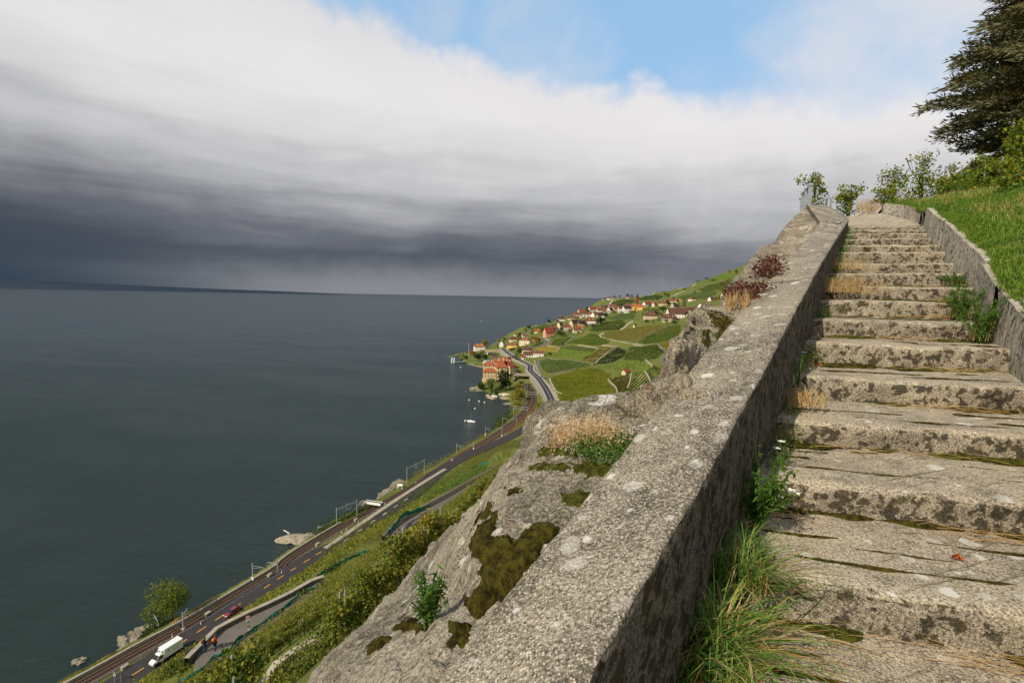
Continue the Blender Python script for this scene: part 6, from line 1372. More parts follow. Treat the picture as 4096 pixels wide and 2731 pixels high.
village(qc, 3.5646, [
 (490, 716, 150, 62, 34, 'hip', 'white', 'orange', .25, 'square white villa with bright orange hipped roof on the wooded point'),
 (598, 775, 75, 42, 28, 'gable', 'white', 'brown', 1.2, 'small white house with brown roof right behind the trees of the point'),
 (812, 662, 90, 52, 34, 'gable', 'white', 'brown', 1.35, 'small white gabled house beside the cypress and the road bridge'),
 (968, 590, 100, 40, 32, 'hip', 'cream', 'brown', .2, 'cream house with dark brown hipped roof behind the long cream one'),
 (965, 676, 150, 42, 28, 'hip', 'yellow', 'rust', -.2, 'long low yellow-cream house with rust roof at the road junction'),
 (1142, 634, 150, 72, 30, 'hip', 'cream', 'rust', -.25, 'tall cream villa with many windows beside the orange autumn tree'),
 (1168, 758, 125, 55, 48, 'hip', 'cream', 'brown', -.3, 'cream house with steep dark hipped roof and twin dormers'),
 (1190, 812, 140, 42, 36, 'gable', 'white', 'brown', .12, 'white house with brown gable roof, left half of the long pair'),
 (1330, 802, 150, 52, 24, 'gable', 'white', 'rust', .08, 'long white row house with flat brown roof above the vineyard corner'),
 (1120, 838, 60, 20, 18, 'hip', 'white', 'orange', .2, 'tiny garden pavilion with orange roof in front of the long white pair'),
 (930, 872, 100, 32, 26, 'gable', 'white', 'dark', .5, 'little station building with dark gable roof below the road'),
 (1018, 510, 70, 14, 10, 'gable', 'cream', 'rust', .3, 'low terraced roof under the cliff by the coast road'),
 (1130, 528, 70, 14, 8, 'gable', 'cream', 'rust', .4, 'low cream annex above the tall cream villa'),
 (1315, 466, 78, 12, 26, 'gable', 'cream', 'orange', .1, 'small shed with orange roof between coast road and pink house'),
 (1478, 518, 140, 58, 66, 'gable', 'pink', 'red', .55, 'pink house with large steep red roof beside the car park'),
])
village(qd, 2.94, [
 (180, 785, 120, 44, 38, 'hip', 'grey', 'brown', .3, 'grey house with brown roof just behind the pink one'),
 (262, 766, 75, 60, 40, 'gable', 'cream', 'brown', 1.1, 'tall cream gabled house right of the grey one'),
 (345, 772, 90, 50, 30, 'hip', 'grey', 'rust', .1, 'grey-fronted house with arcaded side next to the tall cream gable'),
 (425, 725, 110, 40, 42, 'gable', 'beige', 'dark', .9, 'beige farmhouse with dark roof in the lower hamlet'),
 (520, 716, 90, 32, 34, 'gable', 'stone', 'dark', .2, 'stone barn with very dark roof in the lower hamlet'),
 (465, 792, 95, 34, 28, 'gable', 'beige', 'rust', .3, 'small beige house with rust roof lowest in the hamlet'),
 (500, 750, 60, 10, 18, 'gable', 'cream', 'orange', .1, 'low orange-roofed shed beside the lowest hamlet house'),
 (625, 692, 125, 40, 38, 'hip', 'white', 'rust', .15, 'big white house with rust hipped roof left of the dark cedar'),
 (283, 664, 76, 34, 32, 'hip', 'white', 'brown', .3, 'white house with brown hipped roof, lowest at the left end of the village'),
 (400, 640, 85, 20, 26, 'hip', 'cream', 'brown', .2, 'cream cottage with broad brown roof at the left end of the village'),
 (462, 610, 70, 30, 24, 'gable', 'pink', 'rust', .2, 'pinkish house at the left edge of the upper village'),
 (520, 566, 85, 22, 24, 'gable', 'cream', 'red', .4, 'cream house with red roof highest at the left edge of the village'),
 (545, 614, 95, 40, 20, 'gable', 'white', 'brown', .0, 'long white three-storey house in the front row of the village'),
 (612, 612, 60, 38, 20, 'gable', 'white', 'rust', .1, 'narrow white house joined to the long three-storey one'),
 (645, 546, 80, 26, 28, 'gable', 'white', 'red', .5, 'white house with pointed red gable roof in the back row'),
 (672, 612, 70, 34, 22, 'gable', 'white', 'rust', .9, 'white gabled house with rust roof at the middle of the front row'),
 (722, 606, 60, 26, 26, 'gable', 'cream', 'brown', .1, 'cream house with brown roof beside the white gabled one in front'),
 (735, 562, 75, 30, 26, 'gable', 'white', 'rust', .3, 'white house behind the middle of the front row'),
 (788, 612, 60, 20, 26, 'gable', 'white', 'brown', .8, 'small white house at the right end of the front row'),
 (790, 524, 75, 26, 26, 'gable', 'cream', 'brown', .1, 'cream house with brown roof under the skyline headland'),
 (855, 562, 75, 32, 30, 'gable', 'white', 'dark', 1.0, 'white house with black timber gable in the middle of the village'),
 (800, 566, 55, 24, 24, 'gable', 'beige', 'rust', .2, 'beige house wedged left of the timber-gabled white house'),
 (880, 505, 80, 18, 22, 'gable', 'white', 'rust', .2, 'low white house under the coast lane at the village back'),
 (925, 535, 58, 20, 26, 'gable', 'cream', 'rust', .4, 'cream house with rust roof right of the timber gable'),
 (985, 555, 75, 46, 28, 'gable', 'white', 'brown', .3, 'tall white house with balconies near the yellow one'),
 (1050, 560, 90, 50, 30, 'gable', 'white', 'dark', .5, 'tall white house with dark roof directly left of the yellow one'),
 (1058, 492, 55, 18, 20, 'gable', 'cream', 'rust', .2, 'cream house with rust roof behind the tall white pair'),
 (1165, 530, 135, 42, 28, 'hip', 'yellow', 'orange', .15, 'large bright yellow house with orange roof in the village centre'),
 (1232, 520, 60, 30, 16, 'gable', 'yellow', 'orange', .0, 'yellow wing with orange roof joined to the large yellow house'),
 (1280, 484, 80, 26, 26, 'gable', 'white', 'rust', .8, 'white gabled house right behind the yellow wing'),
 (1310, 462, 60, 14, 18, 'gable', 'white', 'red', .1, 'white house with red roof near the little church tower'),
 (1375, 484, 60, 20, 22, 'gable', 'cream', 'rust', 1.0, 'cream gabled house at the right of the village centre'),
 (1475, 472, 95, 26, 26, 'hip', 'stone', 'rust', .2, 'stone house with broad rust roof beside the dark round tree'),
 (1575, 440, 90, 16, 22, 'gable', 'cream', 'rust', .1, 'cream house with rust roof highest on the right of the village'),
 (1600, 495, 70, 20, 30, 'gable', 'grey', 'dark', 1.1, 'grey gabled house right of the dark round tree'),
 (1655, 432, 55, 10, 12, 'gable', 'cream', 'orange', .1, 'low cottage with orange roof above the conifer'),
 (1815, 418, 75, 8, 6, 'gable', 'white', 'orange', .1, 'flat white and orange farm shed on the slope at right'),
 (800, 412, 60, 18, 12, 'hip', 'white', 'brown', .1, 'white house on the skyline headland beside the row of trees'),
 (848, 405, 55, 12, 10, 'gable', 'white', 'rust', .3, 'low white annex on the skyline headland'),
 (1055, 394, 28, 10, 8, 'gable', 'white', 'red', .1, 'tiny white hut with red roof on the skyline lane'),
 (1330, 640, 140, 48, 40, 'hip', 'beige', 'brown', .35, 'beige country house with brown hipped roof among cypresses'),
 (1555, 662, 150, 40, 44, 'hip', 'beige', 'brown', .2, 'long beige house with brown roof lowest on the right'),
 (1630, 632, 200, 58, 62, 'gable', 'white', 'brown', .35, 'largest white house with wide brown roof and dormers at right'),
 (1792, 562, 125, 36, 28, 'gable', 'cream', 'brown', .5, 'pale yellow house with brown roof partly behind the boulder'),
 (1932, 505, 85, 26, 22, 'gable', 'white', 'rust', 1.1, 'left one of two white gabled houses just above the boulder'),
 (2018, 505, 70, 22, 18, 'gable', 'white', 'dark', 1.1, 'right one of two white gabled houses just above the boulder'),
 (2042, 418, 60, 20, 22, 'gable', 'white', 'brown', .9, 'small white farmhouse with brown gable on the upper slope'),
 (2195, 380, 60, 18, 26, 'gable', 'white', 'dark', .7, 'dark-roofed farmhouse close to the pale rock shoulder'),
 (2300, 100, 50, 14, 6, 'gable', 'white', 'brown', .1, 'lonely white house on the far skyline'),
])
# church turret
p = cast(*qd(1172, 462)); e = empty('church_tower', p, 'small red church turret with pointed cap rising over the yellow house', 'church tower')
m = MB(); m.box((0, 0, 7), (5, 5, 22)); m.build('wall', ROOFC['red'], e); m = MB(); m.add([(-3, -3, 18), (3, -3, 18), (3, 3, 18), (-3, 3, 18), (0, 0, 27)], [(0, 1, 4), (1, 2, 4), (2, 3, 4), (3, 0, 4), (0, 3, 2, 1)]); m.build('spire', ROOFC['dark'], e)
# hut and pump house in the vineyards
house('tiny brick-red vineyard hut among the striped rows', cast(*qe(1890, 1045)), 7, 5, 2.6, 1.6, 'gable', 'beige', 'red', .6, 1, 1, 'f', 0, name='hut', cat='hut', down=1)
house('little white stone hut beside the track below the country house', cast(*qe(1975, 612)), 5, 4, 4.0, 1.2, 'gable', 'cream', 'dark', .4, 1, 1, 'f', 0, name='hut', cat='hut', down=2)
# ---------------------------------------------------------------- lakeside castle
cz0 = 3.0; cb = at_z(*qc(740, 1165), cz0); CA = empty('lakeside_castle', cb, 'old stone castle on the shore with several orange-tiled hipped roofs', 'castle', rz=.12)
mpx = PXM(cb) / 3.5646
def wing(x, y, w, d, h, rh, kind, roof='orange', wall='stone', rz=0.0, z0=0, nw=2, rows=2, sides='f', ch=0):
    m = MB(); R = Matrix.Rotation(rz, 3, 'Z'); m.box((x, y, (h - 3 + z0) / 2), (w, d, h + 3 - z0), rz)
    wl = m.build('wall', WALLC[wall], CA); rm_ = roof_mesh(kind, w, d, h, rh, .5); rm_.v = [tuple(R @ Vector(v) + Vector((x, y, 0))) for v in rm_.v]; ro2 = rm_.build('roof', ROOFC[roof], CA)
    for r in range(rows):
        for k in range(nw):
            for sd_ in sides:
                q = Vector((-w / 2 + w * (k + .5) / nw, -d / 2, 0)) if sd_ == 'f' else Vector((-w / 2 if sd_ == 'l' else w / 2, -d / 2 + d * (k + .5) / nw, 0))
                q = R @ q; unit_obj('window', M_WIN, CA, (x + q.x, y + q.y, h - 1.6 - r * 3.4), (1.0, .14, 1.5) if sd_ == 'f' else (.14, 1.0, 1.5), rz)
    for c in range(ch): unit_obj('chimney', WALLC['beige'], CA, (x + (w * .2 if c == 0 else -w * .25), y, h + rh * .9), (1.2, 1.2, 3.2))
wx = lambda px: (px - 740) * mpx
wing(wx(635), 0, 180 * mpx, 11, 12.5, 3.2, 'hip', nw=4, rows=2, ch=0)
wing(wx(640), 12, 170 * mpx, 10, 18.5, 3.4, 'hip', nw=3, rows=1, ch=1)
wing(wx(735), 14, 60 * mpx, 10, 22.5, 3.4, 'hip', nw=2, rows=1)
wing(wx(800), 2, 150 * mpx, 13, 17.5, 8.5, 'hip', nw=3, rows=3, rz=.05, ch=2)
wing(wx(905), 4, 95 * mpx, 15, 17.5, 6.0, 'gable', 'red', nw=2, rows=3, rz=.6, sides='fr', ch=2)
wing(wx(880), 22, 120 * mpx, 12, 22.0, 5.0, 'hip', 'orange', rz=.25, nw=3, rows=1, ch=1)
wing(wx(985), 14, 60 * mpx, 11, 16.0, 4.5, 'pyr', 'rust', rz=.4, nw=2, rows=2, sides='fr')
unit_obj('awning', MATS['red_leaf'], CA, (wx(980), 4, 3), (5, 3, .4))
m = MB(); m.prism([(wx(545), -6), (wx(700), -9), (wx(880), -10), (wx(1040), -4), (wx(1050), 26), (wx(545), 22)], -5, .2); m.build('terrace', WALLC['stone'], CA)
# ================================================================== TREES
def tree(label, f, cx, by, wpx, hpx, scale, mat, n=420, leaf=None, trunk=True, name='tree', cat='tree', lob=8, shape='round', group=None, tz=None, base=None, dens=1.0):
    p = base if base is not None else (cast(*f(cx, by)) if tz is None else at_z(*f(cx, by), tz))
    if p is None: print('no ground', label); return
    m_ = PXM(p) / scale; k_ = 1.22 if shape in ('round', 'tiers', 'weeping') and not leaf and not group else 1.0; w = wpx * m_ * k_; h = hpx * m_ * (1 + (k_ - 1) * .5); e = empty(name, p, label, cat, group); L_ = []
    if shape == 'cone':
        for k in range(9): z = h * (.08 + .9 * k / 9); r = w * .5 * (1 - (k / 9.3)) ** .8; L_.append((random.gauss(0, r * .12), random.gauss(0, r * .12), z, max(r, .25), max(r, .25), h * .09))
    elif shape == 'column':
        for k in range(7): z = h * (.1 + .85 * k / 7); r = w * .5 * (1 - abs(k / 6.5 - .4) * .8); L_.append((0, 0, z, max(r, .3), max(r, .3), h * .12))
    elif shape == 'weeping':
        for k in range(lob + 6): a = random.uniform(0, 6.28); r = random.uniform(.1, .36) * w; L_.append((cos(a) * r, sin(a) * r, h * random.uniform(.3, .75), w * .13, w * .13, h * .27))
        L_.append((0, 0, h * .8, w * .28, w * .28, h * .2))
    elif shape == 'tiers':
        for k in range(lob + 8): a = random.uniform(0, 6.28); zf = random.uniform(.18, .97); r = random.uniform(.05, .42) * w * (1.1 - zf * .7); L_.append((cos(a) * r, sin(a) * r, h * zf, w * .26, w * .26, h * .075))
    else:
        for k in range(lob): a = random.uniform(0, 6.28); r = random.uniform(.05, .27) * w; zf = random.uniform(.28, .78); L_.append((cos(a) * r, sin(a) * r, h * zf, w * random.uniform(.2, .31), w * random.uniform(.2, .31), h * random.uniform(.16, .25)))
    lf_ = leaf or max(.35, min(w, h) * .085); P = blob_points(L_, int(n * dens * (1 if leaf else 2.2)), .5); P[:, 2] = np.clip(P[:, 2], h * .03, None)
    leaf_mesh('crown', P, lf_, mat, e, narrow=.85 if shape != 'weeping' else .6, droop=0 if shape != 'weeping' else -1.5)
    if trunk:
        m = MB(); m.tube([(0, 0, -1), (w * .01, 0, h * .3), (0, w * .02, h * .7)], [max(.12, w * .035), max(.1, w * .028), .05], 6)
        for k in range(4): a = random.uniform(0, 6.28); m.tube([(0, 0, h * .3), (cos(a) * w * .25, sin(a) * w * .25, h * .6)], [max(.07, w * .018), .04], 4, False)
        m.build('trunk', M_TRUNK, e)
    return e
C_ = 3.5646
TR = [
 ('airy yellow-green tree behind the orange-roofed villa on the point', 555, 690, 115, 120, M_LEAFY, 'round'), ('dark round tree on the point, left of the villa lawn', 465, 868, 120, 112, M_LEAFD, 'round'),
 ('dark round tree on the point with a brownish crown, nearer the boats', 570, 848, 100, 98, M_LEAFD, 'round'), ('clipped green bush behind the jetty', 305, 858, 95, 70, M_LEAF, 'round'), ('small green bush at the tip of the point', 232, 866, 50, 45, M_LEAF, 'round'),
 ('yellowish shrub on the outermost rock of the point', 248, 808, 46, 46, M_LEAFY, 'round'), ('reddish-brown shrubbery below the orange-roofed villa', 400, 775, 130, 68, M_LEAFO, 'round'), ('dark shrub between villa and small white house', 540, 770, 70, 48, M_LEAFD, 'round'), ('green shrub above the jetty bushes', 330, 770, 80, 40, M_LEAF, 'round'),
 ('weeping willow on the shore in front of the castle', 655, 1318, 180, 190, M_WILL, 'weeping'), ('large dark pine against the castle wall', 860, 1300, 235, 268, M_LEAFD, 'tiers'), ('green bushes on the castle point left of the willow', 520, 1292, 120, 130, M_LEAF, 'round'),
 ('small bush on the quay beside the moored boat', 730, 1345, 80, 70, M_LEAF, 'round'), ('dark olive round tree below the castle yard', 1045, 1285, 125, 95, M_LEAFY, 'round'), ('tall golden-yellow tree at the end of the bay', 1035, 1490, 200, 235, M_LEAFY, 'round'), ('reddish tree between golden tree and railway', 1110, 1440, 80, 130, M_LEAFO, 'round'),
 ('olive-green tree between railway and main road', 1345, 1555, 165, 118, M_LEAFY, 'round'), ('yellow-green bushes between bay and railway', 1060, 1560, 170, 120, M_LEAFY, 'round'), ('slender dark cypress beside the road bridge', 752, 690, 34, 105, M_LEAFD, 'column'),
 ('dark evergreen pair below the dark-roofed cream house', 1062, 795, 85, 118, M_LEAFD, 'round'), ('brownish shrub above the dark evergreens', 1060, 700, 80, 50, M_LEAFY, 'round'), ('dark hedge in front of the long yellow-cream house', 955, 718, 125, 40, M_LEAFD, 'round'), ('orange autumn tree beside the tall cream villa', 1298, 618, 95, 100, M_LEAFO, 'round'),
 ('dark green tree right behind the orange autumn tree', 1345, 600, 50, 60, M_LEAFD, 'round'), ('bright green shrub behind the orange autumn tree', 1240, 560, 55, 55, M_LEAFY, 'round'), ('round tree alone on the coast road against the lake', 1483, 312, 72, 62, M_LEAF, 'round'), ('dark bushes on the coast road beside the white house', 1612, 316, 60, 42, M_LEAFD, 'round'),
 ('bush on top of the cliff at the coast road bend', 1195, 408, 105, 46, M_LEAF, 'round'), ('shrub on the cliff face below the coast road', 1145, 455, 62, 62, M_LEAFY, 'round'), ('pointed dark cypress in the vineyard', 1680, 655, 26, 62, M_LEAFD, 'column'), ('dark bushes below the grey house', 1655, 505, 125, 62, M_LEAF, 'round'),
 ('green treetop behind the small white gabled house', 855, 575, 90, 48, M_LEAF, 'round'), ('golden bush left of the small white gabled house', 775, 610, 62, 62, M_LEAFY, 'round'), ('shrub left of the orange-roofed shed', 1235, 495, 52, 62, M_LEAFY, 'round'), ('green shrub above the cream house with hipped roof', 1050, 590, 60, 60, M_LEAFY, 'round'),
 ('bushes at the foot of the retaining wall by the railway', 1180, 1300, 70, 110, M_LEAF, 'round'), ('green bush by the hairpin lane', 1225, 610, 40, 60, M_LEAFY, 'round')]
for (lab, x, y, w, h, mt, sh) in TR: tree(lab, qc, x, y, w, h, C_, mt, n=520 if w > 100 else 260, shape=sh, name='pine_tree' if 'pine' in lab else ('shrub' if ('bush' in lab or 'shrub' in lab or 'hedge' in lab) else 'tree'), cat='shrub' if ('bush' in lab or 'shrub' in lab or 'hedge' in lab) else 'tree')
TR2 = [
 ('big dark cedar beside the white house above the vineyards', 745, 708, 130, 118, M_LEAFD, 'tiers'), ('dark bushes in front of the big white house, left of the cedar', 650, 738, 100, 50, M_LEAFD, 'round'), ('dark tree behind the stone barn of the hamlet', 565, 730, 62, 62, M_LEAFD, 'round'), ('green orchard trees below the tall cream gable', 290, 848, 120, 62, M_LEAF, 'round'),
 ('dark round tree at the upper right of the village', 1533, 492, 68, 66, M_LEAFD, 'round'), ('left one of two round trees alone in the bright fields', 1502, 372, 40, 46, M_LEAF, 'round'), ('right one of two round trees alone in the bright fields', 1540, 378, 42, 48, M_LEAF, 'round'), ('small tree left below the two round field trees', 1410, 418, 46, 40, M_LEAF, 'round'),
 ('lone round tree on the skyline beyond the headland house', 970, 390, 36, 34, M_LEAFD, 'round'), ('broad tree, left of a skyline pair by the lane', 1058, 388, 46, 46, M_LEAFD, 'round'), ('tall tree, right of the skyline pair by the lane', 1100, 383, 36, 46, M_LEAFD, 'round'), ('flat-topped tree on the headland behind the white house', 850, 388, 46, 26, M_LEAFD, 'round'), ('row of trees on the headland right of the white house', 905, 390, 62, 30, M_LEAFD, 'round'),
 ('bush on the coast edge above the left end of the village', 582, 520, 42, 30, M_LEAF, 'round'), ('dark conifer right of the village', 1725, 485, 56, 92, M_LEAFD, 'cone'), ('dark cypress, leftmost of the group left of the country house', 1240, 602, 30, 64, M_LEAFD, 'column'), ('tallest cypress of the group above the country house', 1302, 578, 26, 95, M_LEAFD, 'column'), ('slim cypress between the group and the yellow house', 1275, 572, 22, 62, M_LEAFD, 'column'),
 ('cypress between the two beige houses', 1417, 660, 36, 78, M_LEAFD, 'column'), ('small cypress in front of the beige country house', 1358, 688, 28, 52, M_LEAFD, 'column'), ('cypress beside the tall white village house', 1110, 562, 26, 60, M_LEAFD, 'column'), ('dark mass of garden trees between yellow house and right-hand houses', 1390, 590, 190, 75, M_LEAFD, 'round'), ('leafy garden trees right of the dark garden mass', 1480, 560, 110, 66, M_LEAF, 'round'),
 ('green bush in front of the long beige house', 1510, 692, 80, 62, M_LEAF, 'round'), ('dark bush right in front of the long beige house', 1605, 692, 90, 50, M_LEAFD, 'round'), ('green tree right of the largest white house', 1757, 595, 62, 54, M_LEAF, 'round'), ('trees behind the largest white house', 1650, 505, 90, 42, M_LEAFD, 'round'), ('hedge below the tall white village houses', 1000, 568, 100, 26, M_LEAF, 'round'),
 ('trees below the beige country house', 1290, 672, 90, 40, M_LEAFD, 'round'), ('bush on the slope field below the skyline', 1728, 300, 58, 30, M_LEAF, 'round'), ('dark clump on the skyline road', 1990, 158, 52, 32, M_LEAFD, 'round'), ('bushes along the skyline road, lower', 1882, 204, 60, 26, M_LEAF, 'round'), ('long thicket on the slope under the far skyline', 2065, 190, 95, 26, M_LEAF, 'round'),
 ('brownish thicket on the upper slope', 2250, 175, 80, 30, M_LEAFY, 'round'), ('dark tree beside the lonely skyline house', 2342, 98, 42, 40, M_LEAFD, 'round'), ('reddish tree left of the lonely skyline house', 2252, 96, 36, 34, M_LEAFO, 'round'), ('small cypress near the dark-roofed farmhouse', 2140, 402, 26, 48, M_LEAFD, 'column'), ('bush beside the small white farmhouse', 2095, 405, 46, 24, M_LEAFD, 'round'),
 ('bush on the skyline above the upper village', 1475, 302, 60, 16, M_LEAFD, 'round'), ('green bush left of the round coast tree group', 240, 668, 46, 30, M_LEAF, 'round'), ('bush between the front row and the coast', 1010, 600, 60, 20, M_LEAF, 'round'), ('tree right of the stone house in the village', 1600, 405, 44, 40, M_LEAFD, 'cone')]
for (lab, x, y, w, h, mt, sh) in TR2: tree(lab, qd, x, y, w, h, 2.94, mt, n=320 if w > 80 else 160, shape=sh, name='cypress' if sh == 'column' else ('shrub' if ('bush' in lab or 'thicket' in lab or 'hedge' in lab) else 'tree'), cat='cypress' if sh == 'column' else ('shrub' if ('bush' in lab or 'thicket' in lab or 'hedge' in lab) else 'tree'))
# trees and scrub along the near shore
tb = at_z(*q1(600, 385), 3.0)
tree('broad yellow-green tree leaning over the water beside the railway', None, 0, 0, 310 / 2.138, 265 / 2.138, 1.0, M_TREE, n=3600, leaf=.45, base=tb, lob=16)
tree('second green crown of the lakeside tree, close to the mast', None, 0, 0, 200 / 2.138, 190 / 2.138, 1.0, M_TREE, n=1500, leaf=.42, base=at_z(*q1(330, 480), 1.5), lob=12)
def scrub(label, pts, f, z, h, w, n, mat, size=.4):
    C0 = smooth_line(L([f(*p) for p in pts], z), 1.0, 1); Q_ = C0[RNG.integers(0, len(C0), n)] + np.stack([RNG.normal(0, w, n), RNG.normal(0, w, n), RNG.uniform(-.8, 1, n) * h], 1)
    Q_[:, 2] = np.maximum(Q_[:, 2], np.maximum(zat(Q_[:, 0], Q_[:, 1]), 0) + .05); e = empty('lakeside_scrub', C0[0], label, 'scrub'); o = leaf_mesh('foliage', Q_ - C0[0], size, mat, e, narrow=.9); o['kind'] = 'stuff'
scrub('green scrub on the embankment behind the swimming rock', [(620, 1180), (760, 1080), (900, 1000), (1050, 920), (1200, 850), (1300, 810)], qa, 4.0, 3.0, 1.8, 3000, M_LEAF)
scrub('scrub below the footbridge', [(1300, 830), (1420, 760), (1560, 700)], qa, 3.0, 1.8, 1.0, 700, M_LEAF)
scrub('golden scrub by the water beyond the footbridge', [(1880, 420), (2060, 340), (2200, 270), (2352, 210)], qa, 4.0, 2.0, 1.4, 1200, M_LEAFY)
scrub('golden scrub strip along the shore side of the curving railway', [(200, 1500), (480, 1370), (700, 1260), (860, 1180), (1010, 1060), (1250, 930)], qb, 4.5, 2.2, 1.5, 2200, M_LEAFY, .5)
scrub('dense green bushes on the shore inside the railway curve', [(1370, 830), (1430, 740), (1500, 690), (1600, 630)], qb, 4.0, 4.5, 2.6, 2400, M_LEAF, .6)
scrub('yellow-green bushes below the golden tree by the bay', [(1620, 590), (1680, 520), (1740, 440)], qb, 4.5, 3.5, 2.2, 1300, M_LEAFY, .6)
scrub('dry golden grass between railway wall and water near the tree', [(700, 500), (840, 330), (1000, 240), (1200, 130), (1350, 20)], q1, 3.2, .7, .8, 1800, M_DRY, .3)
scrub('dry grassy strip along the wall at the bottom left', [(300, 1520), (600, 1400), (900, 1280), (1200, 1140), (1400, 1040)], q3, 3.0, .8, .7, 1800, M_LEAFY, .3)
scrub('grass and bushes on the steep bank under the mast', [(1750, 700), (1850, 620), (1950, 560), (2100, 480)], q3, 2.5, .8, .9, 900, M_LEAF, .3)
scrub('dry orange-brown bank between railway and main road', [(1480, 1000), (1640, 850), (1760, 720), (1900, 620), (1960, 500)], qb, 8.0, .8, 2.5, 1400, M_LEAFO, .5)
SH_ = 'dark green garden shrub among the clustered village houses'
hs = [o for o in list(COL.objects) if o.get('category') == 'house']
for i, o in enumerate(hs[8:] * 2):
    if random.random() < .25: continue
    a = random.uniform(0, 6.28); r = random.uniform(9, 17); r = random.uniform(10, 20); x, y = o.location.x + cos(a) * r, o.location.y - abs(sin(a)) * r * .8 - 6; s_ = random.uniform(.7, 1.3)
    tree(SH_, None, 0, 0, 10 * s_ * F / np.linalg.norm((x, y)), 9 * s_ * F / np.linalg.norm((x, y)), 1.0, random.choice([M_LEAFD, M_LEAF, M_LEAFD]), n=120, base=np.array([x, y, Z1(x, y)]), name='garden_shrub', cat='shrub', group='garden shrubs among the village houses', trunk=False, lob=4)
print('village done')
# ================================================================== MASTS AND SMALL CRAFT
def mast(label, f, x, y, h=7.6, z=5.0, arm=1, dark=False, sign=False):
    p = at_z(*f(x, y), z); i = int(np.argmin(np.hypot(RAIL[:, 0] - p[0], RAIL[:, 1] - p[1]))); q = RAIL[i]; d = (q - p)[:2]; ln = np.linalg.norm(d); d = d / max(ln, .1); e = empty('catenary_mast', p, label, 'mast'); mt = M_DKST if dark else M_GALV
    m = MB(); m.box((0, 0, -.2), (.9, .9, .5)); m.build('footing', M_CONC, e); m = MB(); m.bar((0, 0, 0), (0, 0, h), .24); m.build('post', mt, e); D = Vector((d[0], d[1], 0)); m = MB()
    a = Vector((0, 0, h - .9)); b = a + D * 3.6 + Vector((0, 0, -.35)); m.bar(a, b, .1); m.bar(Vector((0, 0, h - 1.8)), b, .08); m.bar(b, b + D * .9 + Vector((0, 0, -1.0)), .08); m.bar(b + D * .7 + Vector((0, 0, -1.2)), b - D * .9 + Vector((0, 0, -1.5)), .07); m.build('bracket', M_GALV, e)
    if sign: unit_obj('signal_plate', M_WHITE, e, (0, -.2, 2.4), (.6, .1, 1.1))
    return e
mast('dark steel mast with bracket beside the lakeside tree', q1, 275, 690, 7.8, 3.2, dark=True)
mast('steel mast opposite the dark mast, between tracks and road', q1, 812, 525, 4.8, 5.4)
mast('grey mast with bracket standing by the white signal at the sea wall', q5, 1736, 405, 7.6, 3.8, sign=True)
mast('steel mast on the road side right of the white signal', q5, 1946, 290, 4.2, 5.4)
mast('single-bracket mast on the scrubby shore before the curve', q4, 1850, 270, 7.4, 4.6)
mast('mast with a small plate where the shore turns, left of the curve', qb, 1215, 965, 8.0, 4.6, sign=True)
mast('mast with bracket between the curve and the road, low', qb, 1047, 1170, 5.6, 6.0, sign=True)
mast('mast with a signal box on the inner side of the curve', qb, 1450, 980, 8.2, 6.0, sign=True)
mast('mast with bracket in front of the dense green bushes', qb, 1458, 825, 8.2, 4.6)
mast('tall mast on the outer side of the curve above the dense bushes', qb, 1660, 860, 9.4, 6.0)
mast('mast right before the golden tree', qb, 1740, 555, 9.5, 6.0)
mast('mast near the tunnel-like bridge mouth', qb, 1792, 255, 9.0, 6.0)
mast('mast just beyond the double gantry', qb, 1815, 320, 8.0, 6.0)
mast('mast on the road side just beyond the double gantry', qb, 1970, 330, 8.0, 6.5)
def gantry(label, f, a, b, h, z=5.0, beams=1, truss=True, mid=True):
    A = at_z(*f(*a), z); B = at_z(*f(*b), z); e = empty('catenary_gantry', A, label, 'gantry'); B = B - A; B = Vector(B); 
    for q in (Vector((0, 0, 0)), B): m = MB(); m.bar(q, q + Vector((0, 0, h)), .26); m.build('post', M_GALV, e)
    for k in range(beams):
        zz_ = h - .4 - k * 2.0; m = MB()
        if truss:
            m.bar(Vector((0, 0, zz_)), B + Vector((0, 0, zz_)), .1); m.bar(Vector((0, 0, zz_ - .6)), B + Vector((0, 0, zz_ - .6)), .1); n = 12
            for j in range(n): p0 = B * (j / n); p1 = B * ((j + 1) / n); m.bar(p0 + Vector((0, 0, zz_ - (.6 if j % 2 else 0))), p1 + Vector((0, 0, zz_ - (0 if j % 2 else .6))), .07)
        else: m.bar(Vector((0, 0, zz_)), B + Vector((0, 0, zz_)), .26)
        m.build('beam', M_GALV, e)
    if mid:
        m = MB(); c = B * .5; m.bar(c + Vector((0, 0, h + .3)), c + Vector((0, 0, h - 2.8)), .16); Bn = B.normalized()
        for s in (-1, 1): m.bar(c + Vector((0, 0, h - 2.4)), c + Bn * s * 2.2 + Vector((0, 0, h - 1.9)), .08); m.bar(c + Bn * s * .8 + Vector((0, 0, h - 2.9)), c + Bn * s * 2.4 + Vector((0, 0, h - 2.6)), .07)
        m.build('hanger', M_GALV, e)
    return e
gantry('lattice gantry over the tracks beside the swimming rock', qa, (968, 1020), (1285, 880), 8.4, 4.6)
gantry('lattice gantry over the tracks beyond the footbridge', qa, (2068, 365), (2340, 225), 9.6, 4.8)
gantry('twin-beam gantry at the start of the railway curve', qb, (1618, 682), (1820, 705), 10.0, 5.4, 2, False, False)
gantry('twin-beam gantry in the middle of the curve by the golden tree', qb, (1795, 445), (1960, 450), 9.0, 5.6, 2, False, False)
gantry('pale gantry beside the bridge mouth, above the tracks', qb, (1885, 250), (1940, 245), 6.0, 8.0, 1, False, False)
gantry('white gantry, lowest of three behind the point', qc, (652, 715), (745, 690), 9.0, 6.0, 1, False, False)
